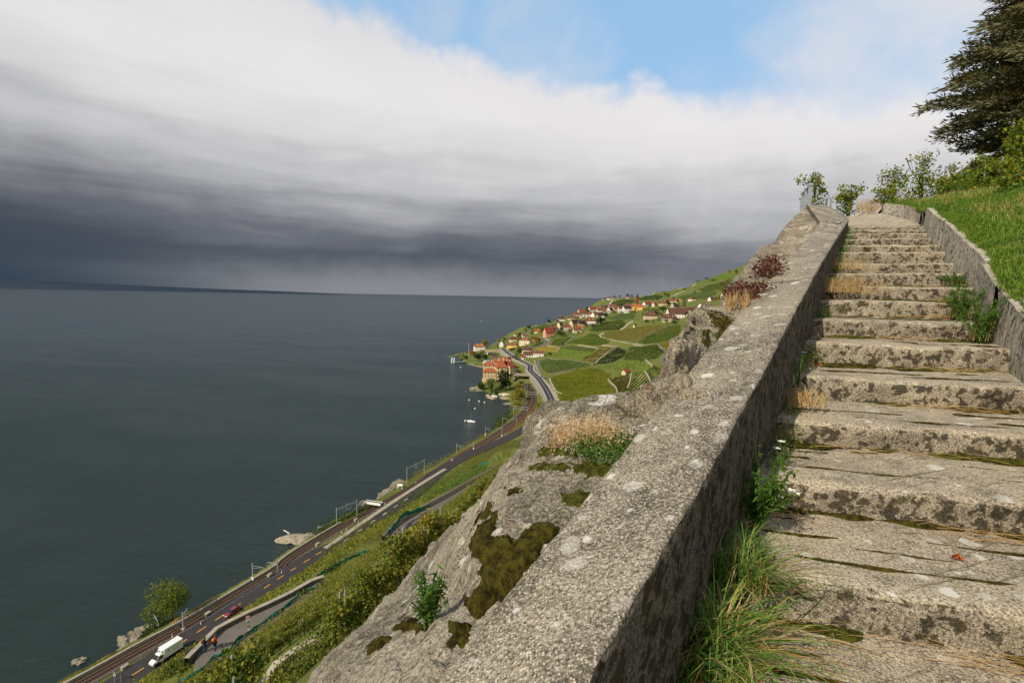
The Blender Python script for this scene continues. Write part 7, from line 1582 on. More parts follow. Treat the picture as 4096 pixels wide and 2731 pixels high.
gantry('white gantry, middle of three behind the point', qc, (668, 690), (752, 668), 9.0, 6.0, 1, False, False)
gantry('white gantry, highest of three behind the point', qc, (690, 662), (765, 640), 9.0, 6.0, 1, False, False)
gantry('long low gantry above the station tracks', qc, (690, 900), (850, 890), 8.0, 6.5, 1, False, False)
e = empty('station_canopy', at_z(*qc(745, 900), 7), 'flat grey platform canopy of the small station', 'canopy'); m = MB(); m.box((0, 0, 3.2), (9, 22, .3), .15); m.build('roof', M_GALV, e)
for k in (-9, -3, 3, 9): m = MB(); m.bar((0, k, 0), (0, k, 3.1), .3); m.build('post', M_GALV, e)
# footbridge to the shore
def footbridge():
    z = 8.6; a = at_z(*qa(1672, 640), z); b = at_z(*qa(1410, 600), z); c = at_z(*qa(1332, 655), z); e = empty('footbridge', a, 'angled footbridge with pale side panels and railing leading to a stair down to the water', 'footbridge'); A, B, Cc = Vector((0, 0, 0)), Vector(b - a), Vector(c - a)
    for p, q in ((A, B), (B, Cc)):
        m = MB(); m.bar(p, q, 1.8, .2); m.build('deck', M_CONCD, e)
        n = (q - p).normalized().cross(Vector((0, 0, 1))); 
        for s in (-1, 1):
            m = MB(); m.bar(p + n * s * .9 + Vector((0, 0, -.15)), q + n * s * .9 + Vector((0, 0, -.15)), .08, 1.1); m.build('side_panel', M_WHITE if s else M_CONC, e)
            m = MB(); m.bar(p + n * s * .9 + Vector((0, 0, 1.25)), q + n * s * .9 + Vector((0, 0, 1.25)), .06); k = max(3, int((q - p).length / 1.4))
            for i in range(k + 1): w_ = p.lerp(q, i / k) + n * s * .9; m.bar(w_, w_ + Vector((0, 0, 1.25)), .06)
            m.build('railing', M_DKST, e)
    t = Cc; m = MB()
    for dx in (-.8, .8):
        for dy in (-.8, .8): m.bar(t + Vector((dx, dy, -.2)), t + Vector((dx, dy, -7.6)), .14)
    for k in range(4): zz_ = -.4 - k * 1.8; m.bar(t + Vector((-.8, -.8, zz_)), t + Vector((.8, -.8, zz_ - 1.7)), .08); m.bar(t + Vector((.8, -.8, zz_)), t + Vector((-.8, -.8, zz_ - 1.7)), .08)
    m.build('tower_legs', M_DKST, e); d = Vector(at_z(*qa(1190, 790), 3.4) - a); m = MB(); n = (d - t).normalized().cross(Vector((0, 0, 1)))
    for s in (-.6, .6): m.bar(t + n * s, d + n * s, .1, .3); m.bar(t + n * s + Vector((0, 0, 1.1)), d + n * s + Vector((0, 0, 1.1)), .06)
    m.build('stringer', M_DKST, e)
    for k in range(14): w_ = t.lerp(d, (k + .5) / 14); m = MB(); m.box(tuple(w_), (1.2, .35, .06), atan2(n.y, n.x)); m.build('tread', M_GALV, e)
footbridge()
# swimming rock
def swim_rock():
    e = empty('swimming_rock', at_z(*qa(330, 1200), 0), 'flat rock in the lake with a small diving board and graffitied concrete walls', 'rock'); m_ = PXM(np.array(e.location)) / 3.92
    m = MB(); m.blob((0, 0, -.7), (11.5, 6.5, 2.6), 3, 4, .22, 1.6); m.blob((9, 4, -.6), (7, 5, 2.2), 5, 3, .2, 1.5); m.build('rock', M_ROCKW, e, smooth=False)
    m = MB(); m.box((10, -1.2, 1.6), (8, .5, 3.6), .25); m.build('wall', M_CONC, e); m = MB(); m.box((13.5, 7, 3.2), (6.5, .4, 3.2), -.15); m.build('wall', M_CONC, e); m = MB(); m.bar((9, 3, 2.6), (17, 9, 6.2), 2.2, .3); m.build('stair', M_DKST, e)
    for k in range(5):       # painted squiggles
        m = MB(); x = 8 + k * .9; m.tube([(x, -1.62 + (x - 10) * .25, 1.2), (x + .25, -1.56 + (x - 10) * .25, 2.3), (x + .5, -1.5 + (x - 10) * .25, 1.3)], .09, 4); m.build('graffiti', M_WHITE, e)
    e.scale = (.66, .66, .66)
    m = MB(); m.bar((-6, 3.0, 2.6), (-9.8, 4.6, 3.4), .6, .12); m.build('diving_board', M_WHITE, e); m = MB(); m.box((-5.6, 2.8, 2.0), (1.6, 1.0, 1.2), -.4); m.build('board_base', M_CONC, e)
swim_rock()
def boulder(label, f, x, y, r, z=0.0, seed=0, flat=.6): p = at_z(*f(x, y), z); m = MB(); m.blob((0, 0, 0), (r, r * .8, r * flat), seed, 3, .35, 1.3); o = m.build('boulder', M_SHORE); o.location = Vector(p); tag(o, label, 'boulder')
boulder('dark wet boulder standing in the water below the tree', q3, 1500, 770, 3.0, 0, 1, .8); boulder('tilted pale boulder at the foot of the sea wall', q3, 1520, 905, 3.0, .6, 2, 1.0); boulder('small dark rock alone in the shallow water bottom left', q3, 565, 1165, 1.9, -.2, 3, .5)
boulder('cracked pale boulder on the bank above the dark one', q3, 1770, 640, 2.6, 1.0, 4, .9); boulder('grey boulder at the shore beside the footbridge', qa, 1752, 530, 4.2, 1.4, 5, .8); boulder('smaller boulder above the grey one near the footbridge', qa, 1806, 490, 3.4, 1.4, 6, .7)
boulder('pale rock shelf beside the little white kiosk', qa, 1980, 360, 5.0, 2.0, 7, .5); boulder('stony spit at the castle bathing place', qb, 1560, 485, 5.5, 0, 8, .25); boulder('dark rock point in front of the castle bushes', qb, 1100, 280, 9, 0, 9, .3)
e = empty('kiosk', at_z(*qa(1960, 425), 4.5), 'tiny white kiosk on posts by the shore fence', 'kiosk'); m = MB(); m.box((0, 0, 2.4), (2.6, 2.0, .3)); m.build('roof', M_WHITE, e)
for x_ in (-1, 1): m = MB(); m.box((x_, 0, 1.2), (.5, .5, 2.4)); m.build('post', M_WHITE, e)
for i, (f, x, y, lab) in enumerate(((q5, 1880, 335, 'concrete cable box on the fence line near the white signal'), (q5, 1350, 668, 'dark concrete cable box beside the red car'), (q5, 640, 1125, 'concrete cable box on the fence line in front of the van'), (q4, 605, 1082, 'concrete cable box where the pale strip begins'), (qa, 1267, 915, 'concrete cable box near the foot of the lattice gantry'), (q4, 1812, 325, 'white cable box at the far end of the fence'))):
    e = empty('cable_box', at_z(*f(x, y), rz(f, x, y, -.4)), lab, 'cable box'); m = MB(); m.box((0, 0, .55), (.8, 1.5, .9), -.3); m.build('cabinet', M_CONCD if i == 1 else M_CONC, e); m = MB(); m.box((0, 0, 1.04), (.95, 1.65, .1), -.3); m.build('lid', M_CONC, e)
# delineator posts
BK_ = simple('black_band', S('1c1c1c'), .6, .3, .1, 3)
for i, (f, x, y, lab) in enumerate(((q1, 1143, 455, 'black and white roadside post right of the mast by the tree'), (q5, 1981, 305, 'black and white roadside post near the road-side mast'), (qa, 1039, 1100, 'black and white roadside post nearest the lattice gantry'), (qa, 1118, 1060, 'small black and white post beside the lattice gantry one'), (qa, 1306, 945, 'small post on the verge below the cable box'), (qa, 1722, 655, 'black and white post at the footbridge end'), (qa, 2210, 325, 'black and white post beyond the kiosk'), (q3, 2300, 700, 'thin post behind the van'))):
    e = empty('delineator_post', at_z(*f(x, y), rz(f, x, y, -.1)), lab, 'roadside post'); m = MB(); m.box((0, 0, .5), (.18, .14, 1.0)); m.build('post', M_WHITE, e); m = MB(); m.box((0, 0, .82), (.2, .16, .25)); m.build('band', BK_, e)
e = empty('warning_sign', at_z(*q3(1218, 1535), rz(q3, 1218, 1535)), 'white triangular sign seen edge-on beside the road, bottom left', 'sign'); m = MB(); m.bar((0, 0, 0), (0, 0, 2.3), .08); m.build('post', M_GALV, e); m = MB(); m.add([(-.25, 0, 1.5), (.3, .05, 1.5), (0, 0, 2.7), (-.25, .06, 1.5), (.3, .11, 1.5), (0, .06, 2.7)], [(0, 1, 2), (5, 4, 3), (0, 3, 4, 1), (1, 4, 5, 2), (2, 5, 3, 0)]); m.build('plate', M_WHITE, e)
e = empty('road_sign', at_z(*q3(1335, 1525), rz(q3, 1335, 1525)), 'small grey sign board seen from behind right of the white triangle', 'sign'); m = MB(); m.bar((0, 0, 0), (0, 0, 2.0), .08); m.build('post', M_GALV, e); m = MB(); m.box((0, 0, 1.8), (.9, .06, .5)); m.build('plate', M_DKST, e)
# path sign post
SG = empty('sign_post', at_z(*q1(2040, 612), 60.0), 'post with a round red-rimmed white sign, white plate, triangle and yellow hiking arrow', 'sign post'); az_ = -atan2(SG.location.x, SG.location.y)
def sg(name, mat, fn): m = MB(); fn(m); R = Matrix.Rotation(az_, 3, 'Z'); m.v = [tuple(R @ Vector(v)) for v in m.v]; return m.build(name, mat, SG)
M_SRED = simple('sign_red', S('b3262b'), .5, .4, .1, 2); M_ARW = simple('sign_yellow', S('d98a1e'), .5, .4, .1, 2)
sg('post', M_GALV, lambda m: m.bar((0, 0, -.3), (0, 0, 3.1), .07))
def disc(m, y, r, z, r0=0): 
    n = 24; vs = [(cos(2 * pi * k / n) * r, y, z + sin(2 * pi * k / n) * r) for k in range(n)] + [(cos(2 * pi * k / n) * r, y + .02, z + sin(2 * pi * k / n) * r) for k in range(n)]; m.add(vs, [tuple(range(n)), tuple(range(n, 2 * n))[::-1]] + [(k, n + k, n + (k + 1) % n, (k + 1) % n) for k in range(n)])
sg('round_sign', M_SRED, lambda m: disc(m, -.06, .40, 3.0)); sg('sign_face', M_WHITE, lambda m: disc(m, -.075, .28, 3.0))
def bike(m):
    for x in (-.1, .1): m.tube([(x + cos(a) * .07, -.085, 2.96 + sin(a) * .07) for a in [k * pi / 4 for k in range(9)]], .012, 4)
    m.tube([(-.1, -.085, 2.96), (-.02, -.085, 3.1), (.1, -.085, 2.96)], .012, 4); m.tube([(-.12, -.085, 3.12), (.12, -.085, 3.12)], .016, 4)
sg('sign_symbol', BK_, bike)
def plate_lines(m):
    for z in (2.5, 2.42): m.box((0, -.085, z), (.5, .01, .025))
sg('white_plate', M_WHITE, lambda m: m.box((0, -.06, 2.45), (.7, .03, .28))); sg('plate_text', BK_, plate_lines)
sg('triangle_sign', M_GALV, lambda m: m.add([(-.42, .06, 2.2), (.42, .06, 2.2), (0, .06, 1.55), (-.42, .09, 2.2), (.42, .09, 2.2), (0, .09, 1.55)], [(0, 1, 2), (5, 4, 3), (0, 3, 4, 1), (1, 4, 5, 2), (2, 5, 3, 0)]))
sg('hiking_arrow', M_ARW, lambda m: m.add([(-.38, -.06, 1.62), (-.22, -.06, 1.72), (.12, -.06, 1.72), (.12, -.06, 1.52), (-.22, -.06, 1.52), (-.38, -.03, 1.62), (-.22, -.03, 1.72), (.12, -.03, 1.72), (.12, -.03, 1.52), (-.22, -.03, 1.52)], [(0, 1, 2, 3, 4), (9, 8, 7, 6, 5), (0, 5, 6, 1), (1, 6, 7, 2), (2, 7, 8, 3), (3, 8, 9, 4), (4, 9, 5, 0)]))
sg('green_arrow', MATS['teal_netting'], lambda m: m.box((.05, -.06, 1.2), (.5, .03, .2))); sg('white_band', M_WHITE, lambda m: m.box((0, 0, .7), (.14, .14, .35)))
# stair gate at the end of the path wall
e = empty('iron_handrail', at_z(*q1(850, 1090), 59.4), 'thin iron handrail at the small stair where the path wall ends', 'handrail')
g1 = Vector(at_z(*q1(990, 1050), 59.8) - np.array(e.location)); m = MB()
for k in range(9): p = Vector((0, 0, 0)).lerp(g1, k / 8); m.bar(p, p + Vector((0, 0, 1.1)), .035)
m.build('baluster', M_DKST, e)['kind'] = 'stuff'; m = MB(); m.bar((0, 0, 1.1), g1 + Vector((0, 0, 1.1)), .05); m.build('rail', M_DKST, e)
# ---------------------------------------------------------------- boats and buoys
M_HULL = simple('white_hull', S('ece9e2'), .35, .5, .05, 1); M_BLUE = simple('blue_tarp', S('2f6fb5'), .7, .3, .2, 2)
def boat(label, f, x, y, ln, mast_h=0, rz=0.0, cover=None, parent=None, z=0.0):
    p = at_z(*f(x, y), z); e = empty('sailboat' if mast_h else 'motorboat', p, label, 'sailboat' if mast_h else 'boat', rz=rz); st_ = []; b = ln * .16
    for k in range(11):
        s = k / 10; xx = -ln / 2 + ln * s; w = b * (sin(pi * min(1, .35 + s * .65)) ** .7 if s < 1 else 0) * (1 if s < .98 else .05); w = b * (1 - ((s - .38) / .62) ** 2.2) if s > .38 else b * (.72 + .28 * (s / .38)); w = max(w, .02); zt = .9 + .35 * s * s
        st_.append([(xx, -w, zt * ln / 8), (xx, -w * .75, -.1), (xx, 0, -.45), (xx, w * .75, -.1), (xx, w, zt * ln / 8), (xx, 0, zt * ln / 8 + .05)])
    V = [v for r in st_ for v in r]; m = MB(); fs = []
    for k in range(10):
        for j in range(6): fs.append((k * 6 + j, k * 6 + (j + 1) % 6, (k + 1) * 6 + (j + 1) % 6, (k + 1) * 6 + j))
    fs.append((0, 1, 2, 3, 4, 5)); m.add(V, fs); m.build('hull', M_HULL, e); h = ln / 8
    m = MB(); m.prism([(-ln * .12, -b * .55), (ln * .22, -b * .35), (ln * .27, 0), (ln * .22, b * .35), (-ln * .12, b * .55)], h * .95, h * 1.35); m.build('cabin', M_HULL if not cover else cover, e)
    if mast_h:
        m = MB(); m.tube([(ln * .05, 0, h), (ln * .05, 0, mast_h)], [.09, .05], 6); m.build('mast', M_GALV, e); m = MB(); m.tube([(ln * .05, 0, h * 1.9), (-ln * .35, 0, h * 1.75)], .14, 6); m.build('sail_cover', M_BLUE, e)
        m = MB(); m.tube([(ln * .05, 0, mast_h), (ln * .48, 0, h * 1.2)], .02, 3); m.tube([(ln * .05, 0, mast_h), (-ln * .48, 0, h)], .02, 3); m.build('stay', M_DKST, e)
        m = MB(); m.box((-ln * .5, .2, h * 1.0), (.3, .3, .9)); m.build('outboard_motor', M_DKST, e)
    return e
boat('white sailing boat with blue sail cover moored alone off the castle', qb, 1014, 738, 7.2, 9.4, pi - .35)
boat('small white sailing boat lying at the stone quay', qb, 1345, 378, 7.5, 13, 2.6)
for i, (x, y, lab) in enumerate(((1470, 352, 'left one of two white covered boats on the bathing quay'), (1520, 362, 'right one of two white covered boats on the bathing quay'))): boat(lab, qb, x, y, 8.5, 0, .3 + i * .2, M_HULL, z=1.6)
for i, (x, y, lab) in enumerate(((612, 868, 'white and blue boat parked ashore, farthest of the row on the point'), (612, 885, 'blue-covered boat, second from the back ashore on the point'), (610, 900, 'white boat with blue cover, third from the back ashore on the point'), (606, 917, 'blue and white boat, nearest of the row ashore on the point'))): boat(lab, qc, x, y, 14, 0, .1, M_BLUE, z=2.2)
boat('small blue rowing boat drawn up at the jetty', qc, 383, 882, 9, 0, .3, M_BLUE, z=.6); boat('white boat lying near the castle corner', qc, 650, 930, 8, 0, 1.2, None, z=1.5)
boat('tiny orange-brown boat far out on the lake', qc, 520, 305, 8, 0, .6, MATS['sign_yellow'])
for i, (f, x, y, lab) in enumerate(((qb, 985, 432, 'white mooring buoy, leftmost of the upper three'), (qb, 1128, 450, 'white mooring buoy, middle of the upper three'), (qb, 1205, 465, 'white mooring buoy, rightmost of the upper three'), (qb, 1068, 552, 'white mooring buoy just above the sailing boat mast'), (qb, 928, 730, 'white mooring buoy touching the bow of the lone sailing boat'), (qc, 222, 962, 'white mooring buoy near the jetty of the point'), (qb, 935, 297, 'tiny white buoy far left of the castle point'))):
    e = empty('mooring_buoy', at_z(*f(x, y), 0), lab, 'buoy'); m = MB(); r = .75 if f is qb else .9; r = r * (.35 if i == 6 else 1)
    m.lathe((0, 0, 0), [(.25 * r, -.4 * r), (.75 * r, .0), (1.0 * r, .6 * r), (.85 * r, 1.2 * r), (.3 * r, 1.5 * r)], 10); m.build('float', M_HULL, e, smooth=True); m = MB(); m.tube([(0, 0, 1.5 * r), (0, 0, 1.9 * r)], .1 * r, 5); m.build('ring', M_DKST, e)
e = empty('stone_quay', at_z(*qb(1300, 385), 0), 'L-shaped stone quay with the small sailing boat', 'quay'); QO = np.array(e.location); 
for (a, b) in (((1245, 352), (1265, 380)), ((1265, 380), (1350, 405))): A = Vector(at_z(*qb(*a), 1) - QO); B = Vector(at_z(*qb(*b), 1) - QO); m = MB(); m.bar(A + Vector((0, 0, -1)), B + Vector((0, 0, -1)), 3.2, 3.0); m.build('quay_wall', M_STONE, e)
e = empty('bathing_quay', at_z(*qb(1500, 400), 0), 'low stone quay carrying the two white covered boats', 'quay'); QO = np.array(e.location); m = MB(); A = Vector(at_z(*qb(1440, 395), 1) - QO); B = Vector(at_z(*qb(1575, 405), 1) - QO); m.bar(A + Vector((0, 0, -1)), B + Vector((0, 0, -1)), 1.6, 3.0); m.build('quay_wall', M_STONE, e); m = MB(); m.bar(A + Vector((0, 9, -.9)), B + Vector((0, 9, -.9)), 16, 2.6); m.build('quay_deck', M_STONED, e)
e = empty('jetty', at_z(*qc(240, 890), 1), 'wooden jetty with white mooring posts at the tip of the point', 'jetty'); QO = np.array(e.location); A = Vector(at_z(*qc(130, 888), 1.2) - QO); B = Vector(at_z(*qc(345, 870), 1.2) - QO); m = MB(); m.bar(A, B, 3.2, .4); m.build('deck', M_GALV, e)
for k in range(4): p = A + Vector((-3.5 + (k % 2) * 3.5, -3 + (k // 2) * 6, -1)); m = MB(); m.tube([p, p + Vector((0, 0, 8.0))], .55, 8); m.build('mooring_post', M_WHITE, e)
for k in range(5): p = A.lerp(B, (k + .5) / 5); m = MB(); m.tube([p + Vector((0, 0, -2.5)), p], .35, 6); m.build('pile', M_DKST, e)
e = empty('flagpole', at_z(*qc(338, 790), 5), 'white flagpole among the shrubs of the point', 'flagpole'); m = MB(); m.tube([(0, 0, 0), (0, 0, 20)], [.25, .12], 6); m.build('pole', M_WHITE, e); m = MB(); m.lathe((0, 0, 0), [(.5, -.5), (.5, .3), (.2, .4)], 8); m.build('base', M_CONC, e)
m = MB(); pts_ = [at_z(*qc(*p), .55) for p in ((330, 912), (400, 925), (470, 945), (545, 962))]
for k in range(46): f_ = k / 45 * 2.999; i = int(f_); p = pts_[i] + (pts_[i + 1] - pts_[i]) * (f_ - i); m.blob((p[0] + random.uniform(-2, 2), p[1] + random.uniform(-2, 2), .2), random.uniform(.8, 1.8), k, 1, .4)
tag(m.build('shore_stones', M_SHORE), kind='stuff')
o = MB(); gp = [at_z(*qc(*p), 2.6) for p in ((420, 900), (560, 925), (578, 862), (500, 868), (440, 880))]; o.add(gp, [(0, 1, 2, 3, 4)]); tag(o.build('lawn', FGM['meadow']), kind='structure')
o = MB(); gp = [at_z(*qc(*p), 2.7) for p in ((565, 935), (650, 950), (650, 860), (590, 855))]; o.add(gp, [(0, 1, 2, 3)]); tag(o.build('boat_yard_ground', M_CONC), kind='structure')
o = MB(); gp = [at_z(*qc(*p), 6.2) for p in ((960, 1200), (1100, 1205), (1095, 1100), (1010, 1060), (990, 1120))]; o.add(gp, [tuple(range(5))]); tag(o.build('castle_yard', M_ASPH), kind='structure')
print('craft done')
# ================================================================== LANES, FIELD WALLS, VEHICLES, PEOPLE
def drape_line(px, f, step=4.0, lift=.35):
    P = [cast(*f(*p)) for p in px]; P = np.array([p for p in P if p is not None])
    if len(P) < 2: print('line?', px[0]); return []
    P = smooth_line(P, step, 2); P[:, 2] = zat(P[:, 0], P[:, 1]) + lift; return P
M_TRK = simple('pale_track', S('a89f8b'), .95, .1, .2, .4)
for nm, f, px, w_, mt in (('farm_track', qe, [(1955, 550), (1905, 580), (1890, 598), (1840, 634)], 3.6, M_TRK), ('farm_track', qe, [(1690, 662), (1645, 680), (1640, 695), (1680, 713), (1750, 728), (1850, 742), (1955, 765), (2050, 775), (2180, 768), (2228, 768)], 3.4, M_TRK),
                    ('farm_lane', qe, [(2190, 768), (2235, 815), (2290, 850), (2255, 880), (2225, 915), (2250, 965), (2285, 1010)], 4.6, M_PATH), ('grey_lane', qe, [(1130, 905), (1070, 935), (1052, 970), (1075, 1030), (1110, 1075), (1150, 1088)], 5.5, M_PATH),
                    ('coast_road', qc, [(1182, 522), (1185, 440), (1225, 392), (1320, 368), (1450, 338), (1560, 318)], 6.0, M_PATH), ('hairpin_lane', qc, [(1345, 525), (1410, 560), (1480, 590), (1470, 625), (1400, 655), (1260, 690)], 5.0, M_PATH),
                    ('skyline_lane', qd, [(840, 470), (860, 430), (915, 402), (1000, 398)], 4.5, M_TRK), ('skyline_lane', qd, [(1150, 372), (1290, 345), (1380, 325)], 5, M_TRK), ('skyline_lane', qd, [(1570, 292), (1700, 243), (1850, 215), (2040, 148)], 6, M_TRK), ('upper_lane', qd, [(1560, 375), (1680, 320), (1830, 285)], 5, M_TRK), ('upper_road', qd, [(1880, 478), (1960, 445), (2110, 415)], 6, M_ASPH)):
    P = drape_line(px, f)
    if len(P) > 2: tag(sweep_obj(nm, P, [(-w_ / 2, -.6), (-w_ / 2, 0), (w_ / 2, 0), (w_ / 2, -.6)], mt), kind='structure')
fw = [('pale wall under the dark green field inside the lane bend', [(1160, 1060), (1300, 1035), (1420, 1007)]), ('pale wall along the top of the dark green field', [(1140, 900), (1300, 915), (1430, 932), (1590, 966)]), ('pale wall climbing along the right side of the striped block', [(1595, 962), (1665, 900), (1720, 850), (1800, 795)]),
      ('pale wall rising diagonally between green and light fields', [(1222, 852), (1280, 792), (1330, 765), (1400, 705)]), ('pale wall above the striped block', [(1665, 782), (1740, 788), (1820, 795)]), ('long pale wall above the narrow terrace', [(1440, 782), (1530, 795), (1625, 812)]),
      ('long dark diagonal wall across the upper vineyards', [(1955, 752), (2050, 715), (2150, 665), (2290, 598)]), ('short pale wall right of the dark field', [(1890, 852), (1930, 842), (1965, 832)]), ('thin pale wall edging the orange-brown field', [(1722, 1108), (1765, 1150), (1805, 1195), (1808, 1250)]),
      ('thin pale wall right of the orange-brown field', [(1940, 1050), (1928, 1130), (1902, 1198)]), ('curved pale wall under the farm lane', [(2072, 922), (2100, 950), (2135, 970), (2132, 1002)]), ('short pale wall in the corner field', [(2068, 1032), (2095, 1065), (2122, 1130)]),
      ('pale wall along the grey lane', [(1030, 925), (1040, 980), (1070, 1050), (1090, 1085)]), ('wall edging the large bright field by the main road', [(1170, 1100), (1200, 1160), (1225, 1215), (1290, 1250)]), ('pale terrace wall under the curved track', [(1950, 770), (2020, 790), (2060, 790)]),
      ('low wall below the hairpin lane', [(1010, 805), (1090, 790), (1128, 765)]), ('low wall above the golden field', [(1150, 788), (1200, 795), (1262, 800)])]
for lab, px in fw:
    P = drape_line(px, qe, 3.0, 0)
    if len(P) < 3: print('wall?', lab); continue
    e = empty('field_wall', P[0], lab, 'wall'); dk = 'dark' in lab; mt = M_STONED if dk else M_TRK
    sweep_obj('wall_body', P, [(-.5, -1.5), (-.5, 1.5), (.5, 1.5), (.5, -1.5)], mt, e)
# dense grass edge where the land meets the sky etc. is left to the field materials
M_GLASS = simple('car_glass', S('20262b'), .12, .7, .2, 2); M_TYRE = simple('tyre_rubber', S('1b1b1b'), .85, .2, .1, 3); M_HEAD = simple('headlamp', S('d5d8dc'), .2, .6, .1, 3)
def paint(n, c): 
    m, t, b = newmat('paint_' + n); b.inputs['Base Color'].default_value = C4(S(c)); b.inputs['Roughness'].default_value = .35; b.inputs['Coat Weight'].default_value = .4; return m
PAINT = dict(red=paint('dark_red', '7d1f27'), white=paint('white', 'dcdcda'), blue=paint('blue', '2c4a78'), black=paint('black', '1e2023'), silver=paint('silver', '9aa0a6'), grey=paint('grey', '55595e'))
def loft(sections, caps=True):
    """sections: list of rings of equal length"""
    n = len(sections[0]); V = [p for r in sections for p in r]; Fq = []
    for i in range(len(sections) - 1):
        for j in range(n): Fq.append((i * n + j, i * n + (j + 1) % n, (i + 1) * n + (j + 1) % n, (i + 1) * n + j))
    if caps: Fq.append(tuple(range(n))[::-1]); Fq.append(tuple((len(sections) - 1) * n + j for j in range(n)))
    m = MB(); m.add(V, Fq); return m
def car(label, p, heading, col, detail=True, L_=4.5, W=1.8, H=1.45, group=None):
    """x axis is forward"""
    e = empty('car', p, label, 'car', group, rz=heading); w = W / 2
    def ring(x, zt, ww, zb=.28): return [(x, -ww, zb), (x, -ww * 1.0, zt * .72 + zb * .28), (x, -ww * .88, zt), (x, ww * .88, zt), (x, ww, zt * .72 + zb * .28), (x, ww, zb)]
    secs = [(-L_ / 2, .72, .80), (-L_ / 2 + .15, .90, .93), (-L_ * .34, .98, 1), (-L_ * .1, .96, 1), (L_ * .16, .95, 1), (L_ * .36, .82, .97), (L_ / 2 - .18, .70, .90), (L_ / 2, .50, .74)]
    loft([ring(x, z, w * k) for x, z, k in secs]).build('body', PAINT[col], e, smooth=False)
    cab = [(-L_ * .44, .96, .90), (-L_ * .28, H - .05, .74), (-L_ * .02, H, .74), (L_ * .08, H - .06, .74), (L_ * .25, .93, .88)]
    def cr(x, z, k): return [(x, -w * .92, .90), (x, -w * k, z), (x, w * k, z), (x, w * .92, .90)]
    loft([cr(x, z, k) for x, z, k in cab]).build('windows', M_GLASS, e)
    rf = MB(); rf.add([(-L_ * .29, -w * .73, H - .03), (L_ * .07, -w * .73, H - .035), (L_ * .07, w * .73, H - .035), (-L_ * .29, w * .73, H - .03), (-L_ * .27, -w * .66, H + .035), (L_ * .05, -w * .66, H + .03), (L_ * .05, w * .66, H + .03), (-L_ * .27, w * .66, H + .035)], [(0, 1, 5, 4), (1, 2, 6, 5), (2, 3, 7, 6), (3, 0, 4, 7), (4, 5, 6, 7)]); rf.build('roof', PAINT[col], e)
    for x in (-L_ * .31, L_ * .31):
        for s in (-1, 1):
            t = MB(); n = 14; r = .32; yy = s * (w - .1)
            vs = [(x + cos(2 * pi * k / n) * r, yy - .1, r + sin(2 * pi * k / n) * r) for k in range(n)] + [(x + cos(2 * pi * k / n) * r, yy + .1, r + sin(2 * pi * k / n) * r) for k in range(n)]
            t.add(vs, [tuple(range(n)), tuple(range(n, 2 * n))[::-1]] + [(k, n + k, n + (k + 1) % n, (k + 1) % n) for k in range(n)]); wh = t.build('wheel', M_TYRE, e)
            if detail: h = MB(); h.add([(x + cos(2 * pi * k / n) * .19, yy + s * .105, r + sin(2 * pi * k / n) * .19) for k in range(n)], [tuple(range(n))]); h.build('rim', M_GALV, wh)
    if detail:
        for s in (-1, 1): unit_obj('headlight', M_HEAD, e, (L_ / 2 - .12, s * w * .62, .62), (.2, .34, .14)); unit_obj('mirror', PAINT[col], e, (L_ * .17, s * (w + .08), .98), (.14, .18, .12)); unit_obj('tail_light', M_SRED, e, (-L_ / 2 + .06, s * w * .66, .74), (.12, .3, .16))
        unit_obj('number_plate', M_WHITE, e, (L_ / 2 + .0, 0, .42), (.04, .5, .11))
        unit_obj('bumper', BK_, e, (L_ / 2 - .04, 0, .3), (.12, W * .8, .12))
    return e
d_ = ROAD[near_i(ROAD, *q1(1745, 240))]; rdir = lambda px, py: (lambda i: atan2(ROAD[i + 3][1] - ROAD[i - 3][1], ROAD[i + 3][0] - ROAD[i - 3][0]))(near_i(ROAD, px, py))
car('dark red car driving on the lakeside road towards the white van', at_z(*q1(1735, 245), rz(q1, 1735, 245) + .03), rdir(*q1(1745, 240)) + pi, 'red', True, 4.6, 1.85, 1.42)
